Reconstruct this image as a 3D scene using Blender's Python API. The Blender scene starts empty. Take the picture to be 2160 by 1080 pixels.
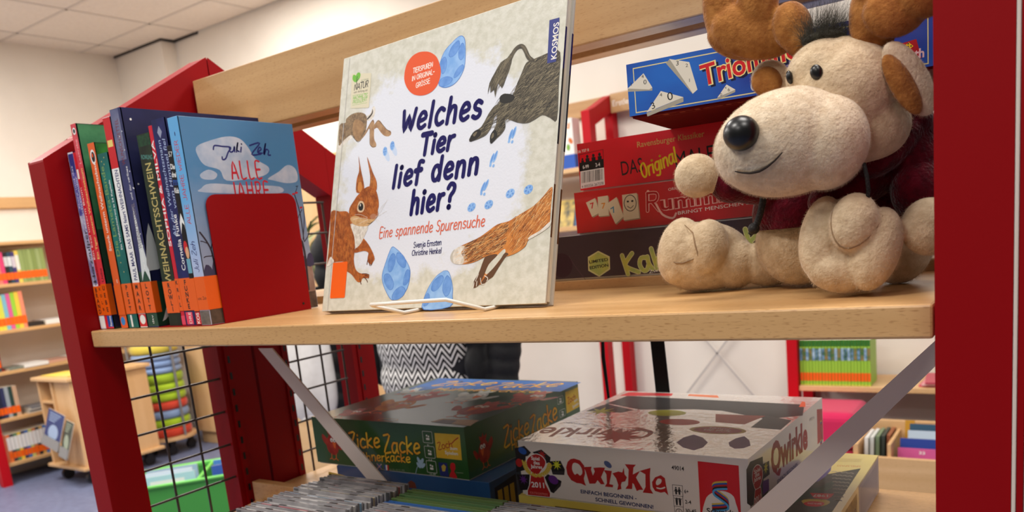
import bpy, bmesh, math, random
from mathutils import Matrix, Vector
from mathutils.geometry import tessellate_polygon
from mathutils import noise as mnoise
random.seed(7)
scene = bpy.context.scene
COL = scene.collection
rad = math.radians

# ---------------------------------------------------------------- camera
cam_data = bpy.data.cameras.new('camera')
cam = bpy.data.objects.new('camera', cam_data)
COL.objects.link(cam)
CAM_R = ((0.824277, 0.557306, -0.099886),
         (0.017517, -0.201436, -0.979345),
         (-0.565916, 0.805502, -0.175801))
cam.matrix_world = Matrix(((CAM_R[0][0], -CAM_R[1][0], -CAM_R[2][0], 1.06346),
                           (CAM_R[0][1], -CAM_R[1][1], -CAM_R[2][1], -0.55098),
                           (CAM_R[0][2], -CAM_R[1][2], -CAM_R[2][2], 0.06661),
                           (0, 0, 0, 1)))
cam_data.sensor_width = 36.0
cam_data.lens = 27.83935
cam_data.shift_y = 0.12062
cam_data.clip_start = 0.02
cam_data.clip_end = 60
cam_data.dof.use_dof = True
cam_data.dof.focus_distance = 0.68
cam_data.dof.aperture_fstop = 10.0
scene.camera = cam

# ---------------------------------------------------------------- light and exposure
scene.view_settings.view_transform = 'Standard'
scene.view_settings.look = 'None'
scene.view_settings.gamma = 1.0
scene.view_settings.use_curve_mapping = False
scene.view_settings.exposure = 0.1
world = bpy.data.worlds.new('ambient fill')
scene.world = world
world.use_nodes = True
world.node_tree.nodes['Background'].inputs[0].default_value = (1.0, 0.955, 0.91, 1)
world.node_tree.nodes['Background'].inputs[1].default_value = 0.13  # even warm ambient fill added to lift the whole room


def room_area_light(x, y, power, sx=0.56, sy=0.5):
    l = bpy.data.lights.new('ceiling and fill light', 'AREA')
    l.shape = 'RECTANGLE'
    l.size = sx
    l.size_y = sy
    l.energy = power
    l.color = (1.0, 0.955, 0.89)
    o = bpy.data.objects.new('ceiling_and_fill_light', l)
    o.location = (x, y, 1.525)
    COL.objects.link(o)


for lx, ly, lp in ((-0.66, 0.75, 20), (-2.34, 2.1, 24), (0.5, 1.3, 15), (-2.34, 0.25, 40), (1.0, 0.25, 14), (-0.8, 1.5, 12),
                   (1.7, 1.4, 14), (0.05, -0.95, 24), (1.58, -0.75, 12), (-2.7, -1.0, 22), (0.6, -2.2, 16), (-3.48, 0.75, 34)):  # unseen ceiling lights; front and far left ones added to brighten book and wall
    room_area_light(lx, ly, lp)

# ---------------------------------------------------------------- materials
MATS = {}


def lin(c):
    return tuple(((v / 255.0) / 12.92 if v / 255.0 <= 0.04045 else ((v / 255.0 + 0.055) / 1.055) ** 2.4) for v in c)


def mat(name, rgb, rough=0.5, var=None, scale=(20, 20, 20), amount=0.5, detail=3.0, bump=0.0, bscale=200.0,
        coat=0.0, metal=0.0, spec=0.5, sheen=0.0, lohi=(0.35, 0.65), cr=0.08):
    """one procedural surface; rgb is sRGB 0-255, var a second sRGB colour mottled in by noise"""
    if name in MATS:
        return MATS[name]
    m = bpy.data.materials.new(name)
    m.use_nodes = True
    nt = m.node_tree
    b = nt.nodes['Principled BSDF']
    b.inputs['Base Color'].default_value = (*lin(rgb), 1)
    b.inputs['Roughness'].default_value = rough
    b.inputs['Metallic'].default_value = metal
    b.inputs['Specular IOR Level'].default_value = spec
    b.inputs['Coat Weight'].default_value = coat
    b.inputs['Coat Roughness'].default_value = cr
    if sheen:
        b.inputs['Sheen Weight'].default_value = sheen
        b.inputs['Sheen Roughness'].default_value = 0.4
    tc = nt.nodes.new('ShaderNodeTexCoord')
    if var is not None:
        mp = nt.nodes.new('ShaderNodeMapping')
        mp.inputs['Scale'].default_value = scale
        nt.links.new(tc.outputs['Object'], mp.inputs[0])
        nz = nt.nodes.new('ShaderNodeTexNoise')
        nz.inputs['Scale'].default_value = 1.0
        nz.inputs['Detail'].default_value = detail
        nt.links.new(mp.outputs[0], nz.inputs['Vector'])
        rp = nt.nodes.new('ShaderNodeValToRGB')
        rp.color_ramp.elements[0].position = lohi[0]
        rp.color_ramp.elements[1].position = lohi[1]
        rp.color_ramp.elements[0].color = (*lin(rgb), 1)
        c2 = tuple(a + (b_ - a) * amount for a, b_ in zip(lin(rgb), lin(var)))
        rp.color_ramp.elements[1].color = (*c2, 1)
        nt.links.new(nz.outputs[0], rp.inputs[0])
        nt.links.new(rp.outputs[0], b.inputs['Base Color'])
    if bump:
        nz2 = nt.nodes.new('ShaderNodeTexNoise')
        nz2.inputs['Scale'].default_value = bscale
        nz2.inputs['Detail'].default_value = 4
        nt.links.new(tc.outputs['Object'], nz2.inputs['Vector'])
        bp = nt.nodes.new('ShaderNodeBump')
        bp.inputs['Strength'].default_value = bump
        bp.inputs['Distance'].default_value = 0.002
        nt.links.new(nz2.outputs[0], bp.inputs['Height'])
        nt.links.new(bp.outputs[0], b.inputs['Normal'])
        if coat:
            nt.links.new(bp.outputs[0], b.inputs['Coat Normal'])
    MATS[name] = m
    return m


def beech(name, light, dark, fleck, axis='x', rough=0.38, big=1.0):
    """beech wood: long soft bands and short dark rays along one axis"""
    m = bpy.data.materials.new(name)
    m.use_nodes = True
    nt = m.node_tree
    b = nt.nodes['Principled BSDF']
    b.inputs['Roughness'].default_value = rough
    tc = nt.nodes.new('ShaderNodeTexCoord')

    def noise(sl, sc, det, dist=0.0):
        mp = nt.nodes.new('ShaderNodeMapping')
        mp.inputs['Scale'].default_value = {'x': (sl, sc, sc), 'y': (sc, sl, sc), 'z': (sc, sc, sl)}[axis]
        nt.links.new(tc.outputs['Object'], mp.inputs[0])
        n = nt.nodes.new('ShaderNodeTexNoise')
        n.inputs['Scale'].default_value = 1
        n.inputs['Detail'].default_value = det
        n.inputs['Distortion'].default_value = dist
        nt.links.new(mp.outputs[0], n.inputs['Vector'])
        return n
    n1 = noise(1.6 / big, 34 / big, 3, 0.6)
    r1 = nt.nodes.new('ShaderNodeValToRGB')
    r1.color_ramp.elements[0].position = 0.33
    r1.color_ramp.elements[1].position = 0.68
    r1.color_ramp.elements[0].color = (*lin(dark), 1)
    r1.color_ramp.elements[1].color = (*lin(light), 1)
    nt.links.new(n1.outputs[0], r1.inputs[0])
    n2 = noise(150 / big, 900 / big, 1)
    r2 = nt.nodes.new('ShaderNodeValToRGB')
    r2.color_ramp.elements[0].position = 0.57
    r2.color_ramp.elements[1].position = 0.74
    r2.color_ramp.elements[0].color = (0, 0, 0, 1)
    r2.color_ramp.elements[1].color = (0.62, 0.62, 0.62, 1)
    nt.links.new(n2.outputs[0], r2.inputs[0])
    mx = nt.nodes.new('ShaderNodeMix')
    mx.data_type = 'RGBA'
    mx.inputs[7].default_value = (*lin(fleck), 1)
    nt.links.new(r2.outputs[0], mx.inputs[0])
    nt.links.new(r1.outputs[0], mx.inputs[6])
    nt.links.new(mx.outputs[2], b.inputs['Base Color'])
    MATS[name] = m
    return m


# ---------------------------------------------------------------- mesh builder
class MB:
    def __init__(s):
        s.v, s.f, s.mi, s.sm, s.mats = [], [], [], [], []

    def k(s, m):
        if m not in s.mats:
            s.mats.append(m)
        return s.mats.index(m)

    def face(s, pts, m, smooth=False):
        i = len(s.v)
        s.v.extend([tuple(p) for p in pts])
        s.f.append(tuple(range(i, i + len(pts))))
        s.mi.append(s.k(m))
        s.sm.append(smooth)

    def mesh(s, vs, fs, m, smooth=False):
        i = len(s.v)
        s.v.extend([tuple(p) for p in vs])
        k = s.k(m)
        for q in fs:
            s.f.append(tuple(a + i for a in q))
            s.mi.append(k)
            s.sm.append(smooth)

    def box(s, x0, x1, y0, y1, z0, z1, m, T=None, faces=None):
        """faces: optional dict of side -> material, sides -x +x -y +y -z +z"""
        c = [(x, y, z) for z in (z0, z1) for y in (y0, y1) for x in (x0, x1)]
        if T is not None:
            c = [tuple(T @ Vector(p)) for p in c]
        q = {'-z': (0, 2, 3, 1), '+z': (4, 5, 7, 6), '-y': (0, 1, 5, 4), '+y': (2, 6, 7, 3), '-x': (0, 4, 6, 2), '+x': (1, 3, 7, 5)}
        i = len(s.v)
        s.v.extend(c)
        for n, f in q.items():
            mm = (faces or {}).get(n, m)
            if mm is None:
                continue
            s.f.append(tuple(a + i for a in f))
            s.mi.append(s.k(mm))
            s.sm.append(False)

    def prism(s, poly, ex, m, mcap=None):
        """poly: list of 3D points, ex: extrusion vector"""
        ex = Vector(ex)
        p = [Vector(a) for a in poly]
        n = len(p)
        s.mesh(p + [a + ex for a in p], [(i, (i + 1) % n, (i + 1) % n + n, i + n) for i in range(n)], m)
        s.mesh(p, [tuple(range(n))[::-1]], mcap or m)
        s.mesh([a + ex for a in p], [tuple(range(n))], mcap or m)

    def tube(s, pts, r, m, n=8, closed=False, cap=True):
        pts = [Vector(p) for p in pts]
        rs = r if isinstance(r, (list, tuple)) else [r] * len(pts)
        rings = []
        up = None
        N = len(pts)
        for i, p in enumerate(pts):
            if closed:
                t = (pts[(i + 1) % N] - pts[i - 1]).normalized()
            else:
                t = (pts[min(i + 1, N - 1)] - pts[max(i - 1, 0)]).normalized()
            if up is None:
                up = t.orthogonal().normalized()
            a = (up - t * up.dot(t))
            a = a.normalized() if a.length > 1e-6 else t.orthogonal().normalized()
            up = a
            b = t.cross(a)
            rings.append([p + (a * math.cos(2 * math.pi * j / n) + b * math.sin(2 * math.pi * j / n)) * rs[i] for j in range(n)])
        vs = [q for g in rings for q in g]
        fs = []
        for i in range(N if closed else N - 1):
            i2 = (i + 1) % N
            for j in range(n):
                fs.append((i * n + j, i * n + (j + 1) % n, i2 * n + (j + 1) % n, i2 * n + j))
        s.mesh(vs, fs, m, True)
        if cap and not closed:
            s.mesh(rings[0], [tuple(range(n))[::-1]], m)
            s.mesh(rings[-1], [tuple(range(n))], m)

    def cyl(s, a, b, r, m, n=20, r2=None):
        s.tube([a, b], [r, r if r2 is None else r2], m, n)

    def ell(s, c, ax, m, nu=24, nv=14):
        """ellipsoid: centre and three semi-axis vectors"""
        c = Vector(c)
        A = [Vector(a) for a in ax]
        vs, fs = [], []
        for i in range(nv + 1):
            th = math.pi * i / nv
            for j in range(nu):
                ph = 2 * math.pi * j / nu
                vs.append(c + A[0] * (math.sin(th) * math.cos(ph)) + A[1] * (math.sin(th) * math.sin(ph)) + A[2] * math.cos(th))
        for i in range(nv):
            for j in range(nu):
                q = (i * nu + j, i * nu + (j + 1) % nu, (i + 1) * nu + (j + 1) % nu, (i + 1) * nu + j)
                fs.append(q)
        flip = A[0].cross(A[1]).dot(A[2]) > 0
        s.mesh(vs, [q[::-1] if flip else q for q in fs], m, True)

    def sphere(s, c, r, m, nu=20, nv=12):
        s.ell(c, ((r, 0, 0), (0, r, 0), (0, 0, r)), m, nu, nv)

    def build(s, name, parent=None, bevel=0.0, label=None, cat=None, group=None, kind=None, loc=None, merge=False, seg=2):
        me = bpy.data.meshes.new(name)
        vs = s.v
        if loc is not None:
            vs = [(p[0] - loc[0], p[1] - loc[1], p[2] - loc[2]) for p in vs]
        me.from_pydata(vs, [], s.f)
        for m in s.mats:
            me.materials.append(m)
        me.polygons.foreach_set('material_index', s.mi)
        me.polygons.foreach_set('use_smooth', s.sm)
        me.update()
        if merge:
            bm = bmesh.new()
            bm.from_mesh(me)
            bmesh.ops.remove_doubles(bm, verts=bm.verts, dist=1e-6)
            bm.to_mesh(me)
            bm.free()
        o = bpy.data.objects.new(name, me)
        COL.objects.link(o)
        if loc is not None:
            o.location = loc
        if parent is not None:
            o.parent = parent
            if loc is None:
                o.matrix_parent_inverse = PINV.get(parent.name, Matrix())
            else:
                o.location = Vector(loc) - Vector(parent.location)
        if bevel:
            b = o.modifiers.new('edge', 'BEVEL')
            b.width = bevel
            b.segments = seg
            b.limit_method = 'ANGLE'
            b.angle_limit = rad(50)
        tag(o, label, cat, group, kind)
        return o


PINV = {}


def tag(o, label=None, cat=None, group=None, kind=None):
    if label:
        o['label'] = label
    if cat:
        o['category'] = cat
    if group:
        o['group'] = group
    if kind:
        o['kind'] = kind
    return o


def thing(name, label, cat, loc=(0, 0, 0), group=None):
    """an Empty at the thing's base; its parts are built in world coordinates and parented to it"""
    o = bpy.data.objects.new(name, None)
    o.empty_display_size = 0.02
    o.location = loc
    COL.objects.link(o)
    PINV[o.name] = Matrix.Translation(-Vector(loc))
    return tag(o, label, cat, group)


# ---------------------------------------------------------------- print on surfaces
class Plane:
    """a flat printed face: origin, unit axes u and v, outward normal n; print is given in millimetres"""
    STEP = 0.000002

    def __init__(s, o, u, v, n=None):
        s.o, s.u, s.v = Vector(o), Vector(u), Vector(v)
        s.n = Vector(n) if n else s.u.cross(s.v).normalized()
        s.lvl = 1

    def p(s, x, y, d=0.0):
        return s.o + s.u * (x / 1000) + s.v * (y / 1000) + s.n * d

    def up(s):
        s.lvl += 1
        return s.lvl * s.STEP


def pairs(a):
    return [(a[i], a[i + 1]) for i in range(0, len(a), 2)]


def spline(pts, closed=False, n=4):
    out = []
    N = len(pts)
    rng = range(N if closed else N - 1)
    for i in rng:
        if closed:
            p0, p1, p2, p3 = pts[i - 1], pts[i], pts[(i + 1) % N], pts[(i + 2) % N]
        else:
            p0, p1, p2, p3 = pts[max(i - 1, 0)], pts[i], pts[i + 1], pts[min(i + 2, N - 1)]
        for k in range(n):
            t = k / n
            out.append(tuple(0.5 * (2 * p1[d] + (p2[d] - p0[d]) * t + (2 * p0[d] - 5 * p1[d] + 4 * p2[d] - p3[d]) * t * t
                                    + (3 * p1[d] - p0[d] - 3 * p2[d] + p3[d]) * t ** 3) for d in (0, 1)))
    if not closed:
        out.append(tuple(pts[-1]))
    return out


def poly(m, pl, pts, ma, smooth=0, d=None):
    """filled printed shape; pts flat list of mm, smooth > 0 rounds it with a spline"""
    pts = pairs(pts) if not isinstance(pts[0], (tuple, list)) else pts
    if smooth:
        pts = spline(pts, True, smooth)
    d = pl.up() if d is None else d
    w = [pl.p(x, y, d) for x, y in pts]
    tris = tessellate_polygon([[Vector((x, y, 0)) for x, y in pts]])
    area = sum(pts[i - 1][0] * pts[i][1] - pts[i][0] * pts[i - 1][1] for i in range(len(pts)))
    vs = list(w)
    fs = []
    for t in tris:
        a, b, c = (pts[i] for i in t)
        cr = (b[0] - a[0]) * (c[1] - a[1]) - (b[1] - a[1]) * (c[0] - a[0])
        fs.append(tuple(t) if cr > 0 else tuple(t[::-1]))
    m.mesh(vs, fs, ma)
    return d


def rect(m, pl, x0, y0, x1, y1, ma, r=0.0):
    if r <= 0:
        return poly(m, pl, [(x0, y0), (x1, y0), (x1, y1), (x0, y1)], ma)
    pts = []
    for cx, cy, a0 in ((x1 - r, y0 + r, -90), (x1 - r, y1 - r, 0), (x0 + r, y1 - r, 90), (x0 + r, y0 + r, 180)):
        for k in range(5):
            a = rad(a0 + 22.5 * k)
            pts.append((cx + r * math.cos(a), cy + r * math.sin(a)))
    return poly(m, pl, pts, ma)


def oval(m, pl, x, y, a, b, ma, ang=0.0, n=22, d=None):
    c, s_ = math.cos(rad(ang)), math.sin(rad(ang))
    return poly(m, pl, [(x + a * math.cos(t) * c - b * math.sin(t) * s_, y + a * math.cos(t) * s_ + b * math.sin(t) * c)
                        for t in (2 * math.pi * i / n for i in range(n))], ma, d=d)


def stroke(m, pl, pts, w, ma, smooth=3, d=None, taper=False):
    """round pen line, w in mm"""
    pts = pairs(pts) if not isinstance(pts[0], (tuple, list)) else list(pts)
    if smooth and len(pts) > 2:
        pts = spline(pts, False, smooth)
    d = pl.up() if d is None else d
    N = len(pts)
    L, Rr = [], []
    for i, (x, y) in enumerate(pts):
        a, b = pts[max(i - 1, 0)], pts[min(i + 1, N - 1)]
        tx, ty = b[0] - a[0], b[1] - a[1]
        q = math.hypot(tx, ty) or 1
        hw = w / 2
        if taper:
            hw *= 1 - 0.85 * i / max(N - 1, 1)
        L.append((x - ty / q * hw, y + tx / q * hw))
        Rr.append((x + ty / q * hw, y - tx / q * hw))
    vs = [pl.p(*p, d) for p in L] + [pl.p(*p, d) for p in Rr]
    m.mesh(vs, [(i + N, i + 1 + N, i + 1, i) for i in range(N - 1)], ma)
    if w > 0.5 and not taper:
        for x, y in (pts[0], pts[-1]):
            m.mesh([pl.p(x + w / 2 * math.cos(a), y + w / 2 * math.sin(a), d + 0.0000007) for a in (math.pi * k / 5 for k in range(10))], [tuple(range(10))], ma)
    return d


# printed type: the built-in font turned to mesh once per string
_TXT = {}


def type_mesh(s, bold):
    key = (s, bold)
    if key not in _TXT:
        cu = bpy.data.curves.new('type', 'FONT')
        cu.body = s
        cu.size = 1
        cu.offset = bold
        cu.resolution_u = 3
        o = bpy.data.objects.new('type', cu)
        COL.objects.link(o)
        dg = bpy.context.evaluated_depsgraph_get()
        me = bpy.data.meshes.new_from_object(o.evaluated_get(dg))
        vs = [(v.co.x / 0.73, v.co.y / 0.73) for v in me.vertices]
        fs = []
        for p in me.polygons:
            i = list(p.vertices)
            ar = sum(vs[i[k - 1]][0] * vs[i[k]][1] - vs[i[k]][0] * vs[i[k - 1]][1] for k in range(len(i)))
            fs.append(tuple(i) if ar > 0 else tuple(i[::-1]))
        bpy.data.objects.remove(o)
        bpy.data.curves.remove(cu)
        bpy.data.meshes.remove(me)
        _TXT[key] = (vs, fs)
    return _TXT[key]


def put(pl, x, y, a, sx, sy, shear, d):
    c, s_ = math.cos(a), math.sin(a)
    return lambda q: pl.p(x + (q[0] * sx + q[1] * sy * shear) * c - q[1] * sy * s_, y + (q[0] * sx + q[1] * sy * shear) * s_ + q[1] * sy * c, d)


def typ(m, pl, s, base, h, ma, bold=0.0, shear=0.0, w=None, wave=None):
    """printed line of type; base = [x0, y0, x1, y1] baseline in mm (or [x, y] with w None), h cap height mm"""
    vs, fs = type_mesh(s, bold)
    x0, y0 = base[0], base[1]
    W = max(v[0] for v in vs) - min(v[0] for v in vs)
    mn = min(v[0] for v in vs)
    if len(base) >= 4:
        L = math.hypot(base[2] - x0, base[3] - y0)
        a = math.atan2(base[3] - y0, base[2] - x0)
        sx = min(L / W, h * 1.15) if len(s) == 1 else L / W
    else:
        a = 0
        sx = h if w is None else w / W
    d = pl.up()
    g = put(pl, x0, y0, a, sx, h, shear, d)
    m.mesh([g((v[0] - mn, v[1])) for v in vs], fs, ma)
    return d


# hand lettering: pen strokes per letter, in tenths of the capital height
PEN = {
    'a': (5.4, '4.2,6 1.8,6.4 .4,3.6 1,.5 2.6,.3 4.1,3;4.4,6.4 4.1,3 4.9,.1'), 'b': (5.2, '.6,10 .5,0;.5,3 1.6,6 3.8,6 4.6,3.4 3.6,.4 1.6,0 .6,1'),
    'c': (4.6, '4.2,5.6 2.4,6.5 .6,4.6 .5,1.8 2,.1 4.2,.9'), 'd': (5.4, '4.3,3.4 3.4,6 1.4,6 .4,3.2 1.2,.4 3,.3 4.3,2.6;4.8,10 4.3,0'),
    'e': (4.8, '.6,3 4.2,4 3.6,6.2 1.8,6.3 .5,4 .6,1.4 2.2,.1 4.3,1'), 'f': (3.8, '4,9.6 2.4,10 1.6,8.4 1.2,0;0,6 3.2,6.2'),
    'g': (5.2, '4.4,6 1.8,6.4 .4,3.8 1.4,1 3.4,1.4 4.4,4;4.6,6.3 4.2,-1 3,-3 .6,-2.4'), 'h': (5.2, '.8,10 .4,0;.5,3 2,6.1 3.8,6 4.2,4 4.2,0'),
    'i': (1.8, '.9,6 .6,0;1,8.6 1,8.7'), 'j': (2.6, '1.9,6 1.6,-1.4 .2,-2.8;2,8.6 2,8.7'), 'k': (4.8, '.7,10 .5,0;4,6.2 .7,3 4.2,0'),
    'l': (1.8, '1,10 .6,0'), 'm': (7.6, '.6,6.2 .5,0;.6,4 2,6.2 3.5,6 3.7,0;3.7,4 5.2,6.2 6.7,6 6.9,0'), 'n': (5.2, '.7,6.3 .5,0;.6,3.6 2,6.2 3.8,6.1 4.3,4 4.2,0'),
    'o': (5.2, '2.6,6.4 .7,5.2 .5,1.8 2,.1 4,.9 4.6,4 3.6,6.1 2.4,6.4'), 'p': (5.2, '.7,6.2 .5,-3;.6,3.4 2,6.2 4,5.8 4.6,3 3.2,.2 .7,.9'),
    'r': (3.8, '.8,6.2 .5,0;.6,3.4 1.8,5.8 3.6,6.2'), 's': (4.4, '4,5.6 2.2,6.5 .8,5.2 1.4,3.6 3.6,2.6 3.6,.8 2,0 .4,.8'),
    't': (3.6, '1.8,8.6 1.4,1 2.4,0 3.4,.6;0,6.2 3.4,6.3'), 'u': (5.2, '.6,6.2 .5,1.4 1.8,0 3.6,1 4.4,4;4.6,6.3 4.4,0'), 'v': (4.8, '.4,6.2 2.2,0 4.6,6.3'),
    'w': (6.8, '.3,6.4 1.6,0 3.4,5.4 4.9,0 6.6,6.6'), 'x': (4.6, '.4,6.2 4.2,0;4.2,6.2 .4,0'), 'y': (4.8, '.4,6.2 2.4,.8;4.6,6.3 1.6,-2.8'), 'z': (4.6, '.4,6.2 4.2,6.2 .3,0 4.4,0'),
    'A': (6, '.2,0 3,10 5.8,0;1.2,3.4 4.9,3.4'), 'B': (5.6, '.7,10 .6,0;.7,10 4,9.6 4,6 .7,5.2 4.6,4.6 4.6,.6 .6,0'), 'C': (5.6, '5.2,8.8 3,10 .8,7 .7,3 2.4,0 5,1'),
    'D': (6, '.7,10 .6,0;.6,10 4,9 5.4,5 4,1 .6,0'), 'E': (5, '4.6,10 .7,10 .6,0 4.6,0;.7,5.2 4,5.2'), 'F': (4.8, '4.8,10 .7,10 .6,0;.7,5.2 3.8,5.2'),
    'G': (6, '5.2,8.6 3,10 .8,7 .7,3 2.4,0 5,.8 5.2,4.4 3.4,4.4'), 'H': (6, '.7,10 .6,0;5.3,10 5.2,0;.6,5.2 5.2,5.2'), 'I': (1.8, '1,10 .8,0'), 'J': (4.6, '4,10 3.8,2 2.4,0 .4,1.4'),
    'K': (5.4, '.7,10 .6,0;5,10 .7,4.6 5.2,0'), 'L': (4.8, '.8,10 .6,0 4.6,0'), 'M': (7.4, '.5,0 .9,10 3.7,3 6.5,10 6.9,0'), 'N': (6.2, '.6,0 .7,10 5.4,0 5.5,10'),
    'O': (6.2, '3,10 .9,8 .7,3 2.6,0 4.6,1 5.5,5 4.4,9.2 3,10'), 'P': (5.4, '.7,10 .6,0;.6,10 4.2,9.8 4.8,6.6 3.6,4.6 .6,4.6'), 'R': (5.6, '.7,10 .6,0;.6,10 4.2,9.8 4.6,6.8 3.4,5 .7,5;2.4,5 5,0'),
    'S': (5.2, '4.8,9 2.8,10 .9,8.4 1.6,6 4.2,4.4 4.4,1.4 2.6,0 .4,1.2'), 'T': (5.4, '0,10 5.4,10;2.8,10 2.5,0'), 'U': (5.8, '.7,10 .6,2.6 2.4,0 4.6,1 5.2,4 5.2,10'), 'V': (5.6, '.3,10 2.8,0 5.5,10'),
    'W': (7.4, '.3,8.6 1.8,0 3.7,6.4 5.4,0 7.1,8.7'), 'Z': (5.4, '.5,10 5,10 .3,0 5.2,0'), '?': (5, '.6,8.4 2,10 4.2,9.2 4.2,7 2.4,5 2.2,3;2,.4 2,.5'), '-': (3.4, '.5,4 3,4.1'),
    '!': (2, '1,10 .9,3;.8,.4 .8,.5'), '.': (1.6, '.7,.3 .7,.4'), ' ': (2.9, ''), 'q': (5.2, '4.4,6 1.8,6.4 .4,3.8 1.4,1 3.4,1.4 4.4,4;4.6,6.3 4.4,-3'),
    '&': (5.6, '5,0 1.4,7 1.6,9.4 3,9.6 3.2,7.6 .8,3.4 1,.8 2.6,0 4.8,3.4'),
}
_PEN = {}


def glyph(c):
    if c not in _PEN:
        w, s = PEN[c]
        _PEN[c] = (w / 10, [[tuple(float(q) / 10 for q in p.split(',')) for p in st.split()] for st in s.split(';') if st])
    return _PEN[c]


def pen(m, pl, s, base, h, w, ma, shear=0.0, wob=0.0, gap=0.06):
    """hand-lettered line along base [x0,y0,x1,y1] in mm"""
    ddict = {'Ö': 'O', 'ä': 'a', 'ü': 'u', 'ö': 'o', 'Ü': 'U', 'Ä': 'A'}
    tot = sum(glyph(ddict.get(c, c))[0] + gap for c in s) - gap
    L = math.hypot(base[2] - base[0], base[3] - base[1])
    a = math.atan2(base[3] - base[1], base[2] - base[0])
    sx = L / tot
    d = pl.up()
    x = 0.0
    rng = random.Random(len(s) * 31 + int(h * 10))
    for c in s:
        gw, sts = glyph(ddict.get(c, c))
        dy = rng.uniform(-wob, wob)
        hs = 1 + rng.uniform(-wob, wob)
        if c in ddict:
            sts = sts + [[(gw * .3, 1.18 if c.isupper() else .85), (gw * .3, 1.2 if c.isupper() else .87)], [(gw * .7, 1.18 if c.isupper() else .85), (gw * .7, 1.2 if c.isupper() else .87)]]
        for si, st in enumerate(sts):
            pts = []
            for gx, gy in st:
                px, py = (x + gx) * sx + gy * h * shear, (gy * hs + dy) * h
                pts.append((base[0] + px * math.cos(a) - py * math.sin(a), base[1] + px * math.sin(a) + py * math.cos(a)))
            stroke(m, pl, pts, w * (1.25 if len(st) == 2 and abs(st[0][1] - st[1][1]) < .03 else 1), ma, 3, d + si * 0.0000008)
        x += gw + gap
    return d


def rotz(c, deg):
    return Matrix.Translation(Vector(c)) @ Matrix.Rotation(rad(deg), 4, 'Z')

# ---------------------------------------------------------------- palette
RED = mat('red lacquered steel', (146, 2, 9), 0.5, bump=0.03, bscale=900, spec=0.16)
REDB = mat('red lacquered steel far', (184, 12, 26), 0.45, spec=0.2)
WOOD = beech('beech board along the shelf', (216, 172, 118), (198, 152, 97), (160, 112, 64), 'x', 0.34)
WOODP = beech('beech plank above the shelf', (200, 160, 112), (178, 136, 88), (166, 122, 76), 'x', 0.4)
WOODY = beech('beech board front to back', (214, 172, 120), (198, 154, 102), (170, 124, 76), 'y', 0.4)
WOODF = beech('beech furniture veneer', (224, 184, 136), (211, 168, 118), (196, 150, 100), 'z', 0.42, 2.0)
WOODFX = beech('beech furniture boards', (222, 182, 134), (208, 166, 116), (192, 148, 98), 'x', 0.42, 2.0)
WIRE = mat('dark steel wire', (92, 86, 82), 0.3, metal=0.6)
BRACE = mat("grey painted steel strip", (240, 230, 224), 0.5)
WALL = mat('white plaster wall', (236, 229, 218), 0.9, (226, 218, 206), (3, 3, 3), 0.6, bump=0.25, bscale=160)
CEIL = mat('white mineral ceiling tile', (226, 219, 212), 0.95, (214, 206, 199), (60, 60, 60), 0.5)
CGRID = mat('ceiling grid bar', (205, 198, 192), 0.6)
FLOOR = mat('blue grey linoleum', (112, 120, 150), 0.42, (96, 103, 132), (30, 30, 30), 0.8, 6)
BLACK = mat('black plastic', (12, 12, 13), 0.35)
WHITE = mat('white paper', (236, 234, 228), 0.7)
INK = mat('black print', (22, 20, 22), 0.5)
PAPERW = mat('white print', (238, 236, 230), 0.45)
ORANGE = mat('orange spine sticker', (240, 98, 20), 0.35)
PAGES = mat('book pages', (226, 218, 200), 0.8, (205, 195, 175), (20, 900, 20), 0.6)

# ---------------------------------------------------------------- setting
FZ = -1.06
WX, WY, CZ = -4.25, 2.82, 1.54
m = MB()
m.face([(WX, -3, FZ), (3.2, -3, FZ), (3.2, WY, FZ), (WX, WY, FZ)], FLOOR)
m.build('floor', kind='structure')
m = MB()
m.box(WX, 3.2, -3, WY - 0.012, CZ, CZ + 0.02, CEIL)
gx = WX + 0.22
while gx < 3.2:
    m.box(gx - 0.009, gx + 0.009, -3, WY - 0.012, CZ - 0.003, CZ, CGRID)
    gx += 0.572
gy = -2.95
while gy < WY:
    m.box(WX, 3.2, gy - 0.009, gy + 0.009, CZ - 0.003, CZ, CGRID)
    gy += 0.495
m.build('ceiling', kind='structure')
m = MB()
m.box(WX - 0.1, WX, -3, WY + 0.1, FZ, CZ + 0.1, WALL)
m.build('wall_left', kind='structure')
m = MB()
m.box(WX, 3.2, WY, WY + 0.1, FZ, CZ + 0.1, WALL)
m.build('wall_back', kind='structure')
m = MB()
m.box(WX, -3.71, 2.725, WY, FZ, CZ - 0.012, WALL)
m.build('wall_column', kind='structure')
DARK = mat('dark strip for shaded gap', (52, 48, 46), 0.8)  # dark strips stand in for the shade in the ceiling edge gap
m = MB()
m.box(WX, -3.70, 2.715, 2.724, CZ - 0.012, CZ, DARK)
m.box(-3.708, -3.695, 2.715, WY - 0.001, CZ - 0.012, CZ, DARK)
m.box(-3.70, -3.45, WY - 0.012, WY - 0.001, CZ - 0.014, CZ + 0.02, DARK)
m.build('gap_shade_strip', kind='structure')
m = MB()
m.box(WX, WX + 0.022, 0.2, 2.724, 0.548, 0.615, WOODY)
m.build('trim_2', bevel=0.003, kind='structure')
m = MB()
m.box(-3.7, -0.62, WY - 0.024, WY, 0.572, 0.645, WOODP)
m.build('trim_3', bevel=0.003, kind='structure')

# ---------------------------------------------------------------- the shelving unit in front
def post(x0, x1, y0, y1, z0, z1, z1b=None, ma=None):
    """upright of box steel; z1b: height of its top at the back edge when cut on the slope"""
    mm = MB()
    z1b = z1 if z1b is None else z1b
    mm.prism([(x0, y0, z0), (x0, y1, z0), (x0, y1, z1b), (x0, y0, z1)], (x1 - x0, 0, 0), ma or RED)
    return mm


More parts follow.
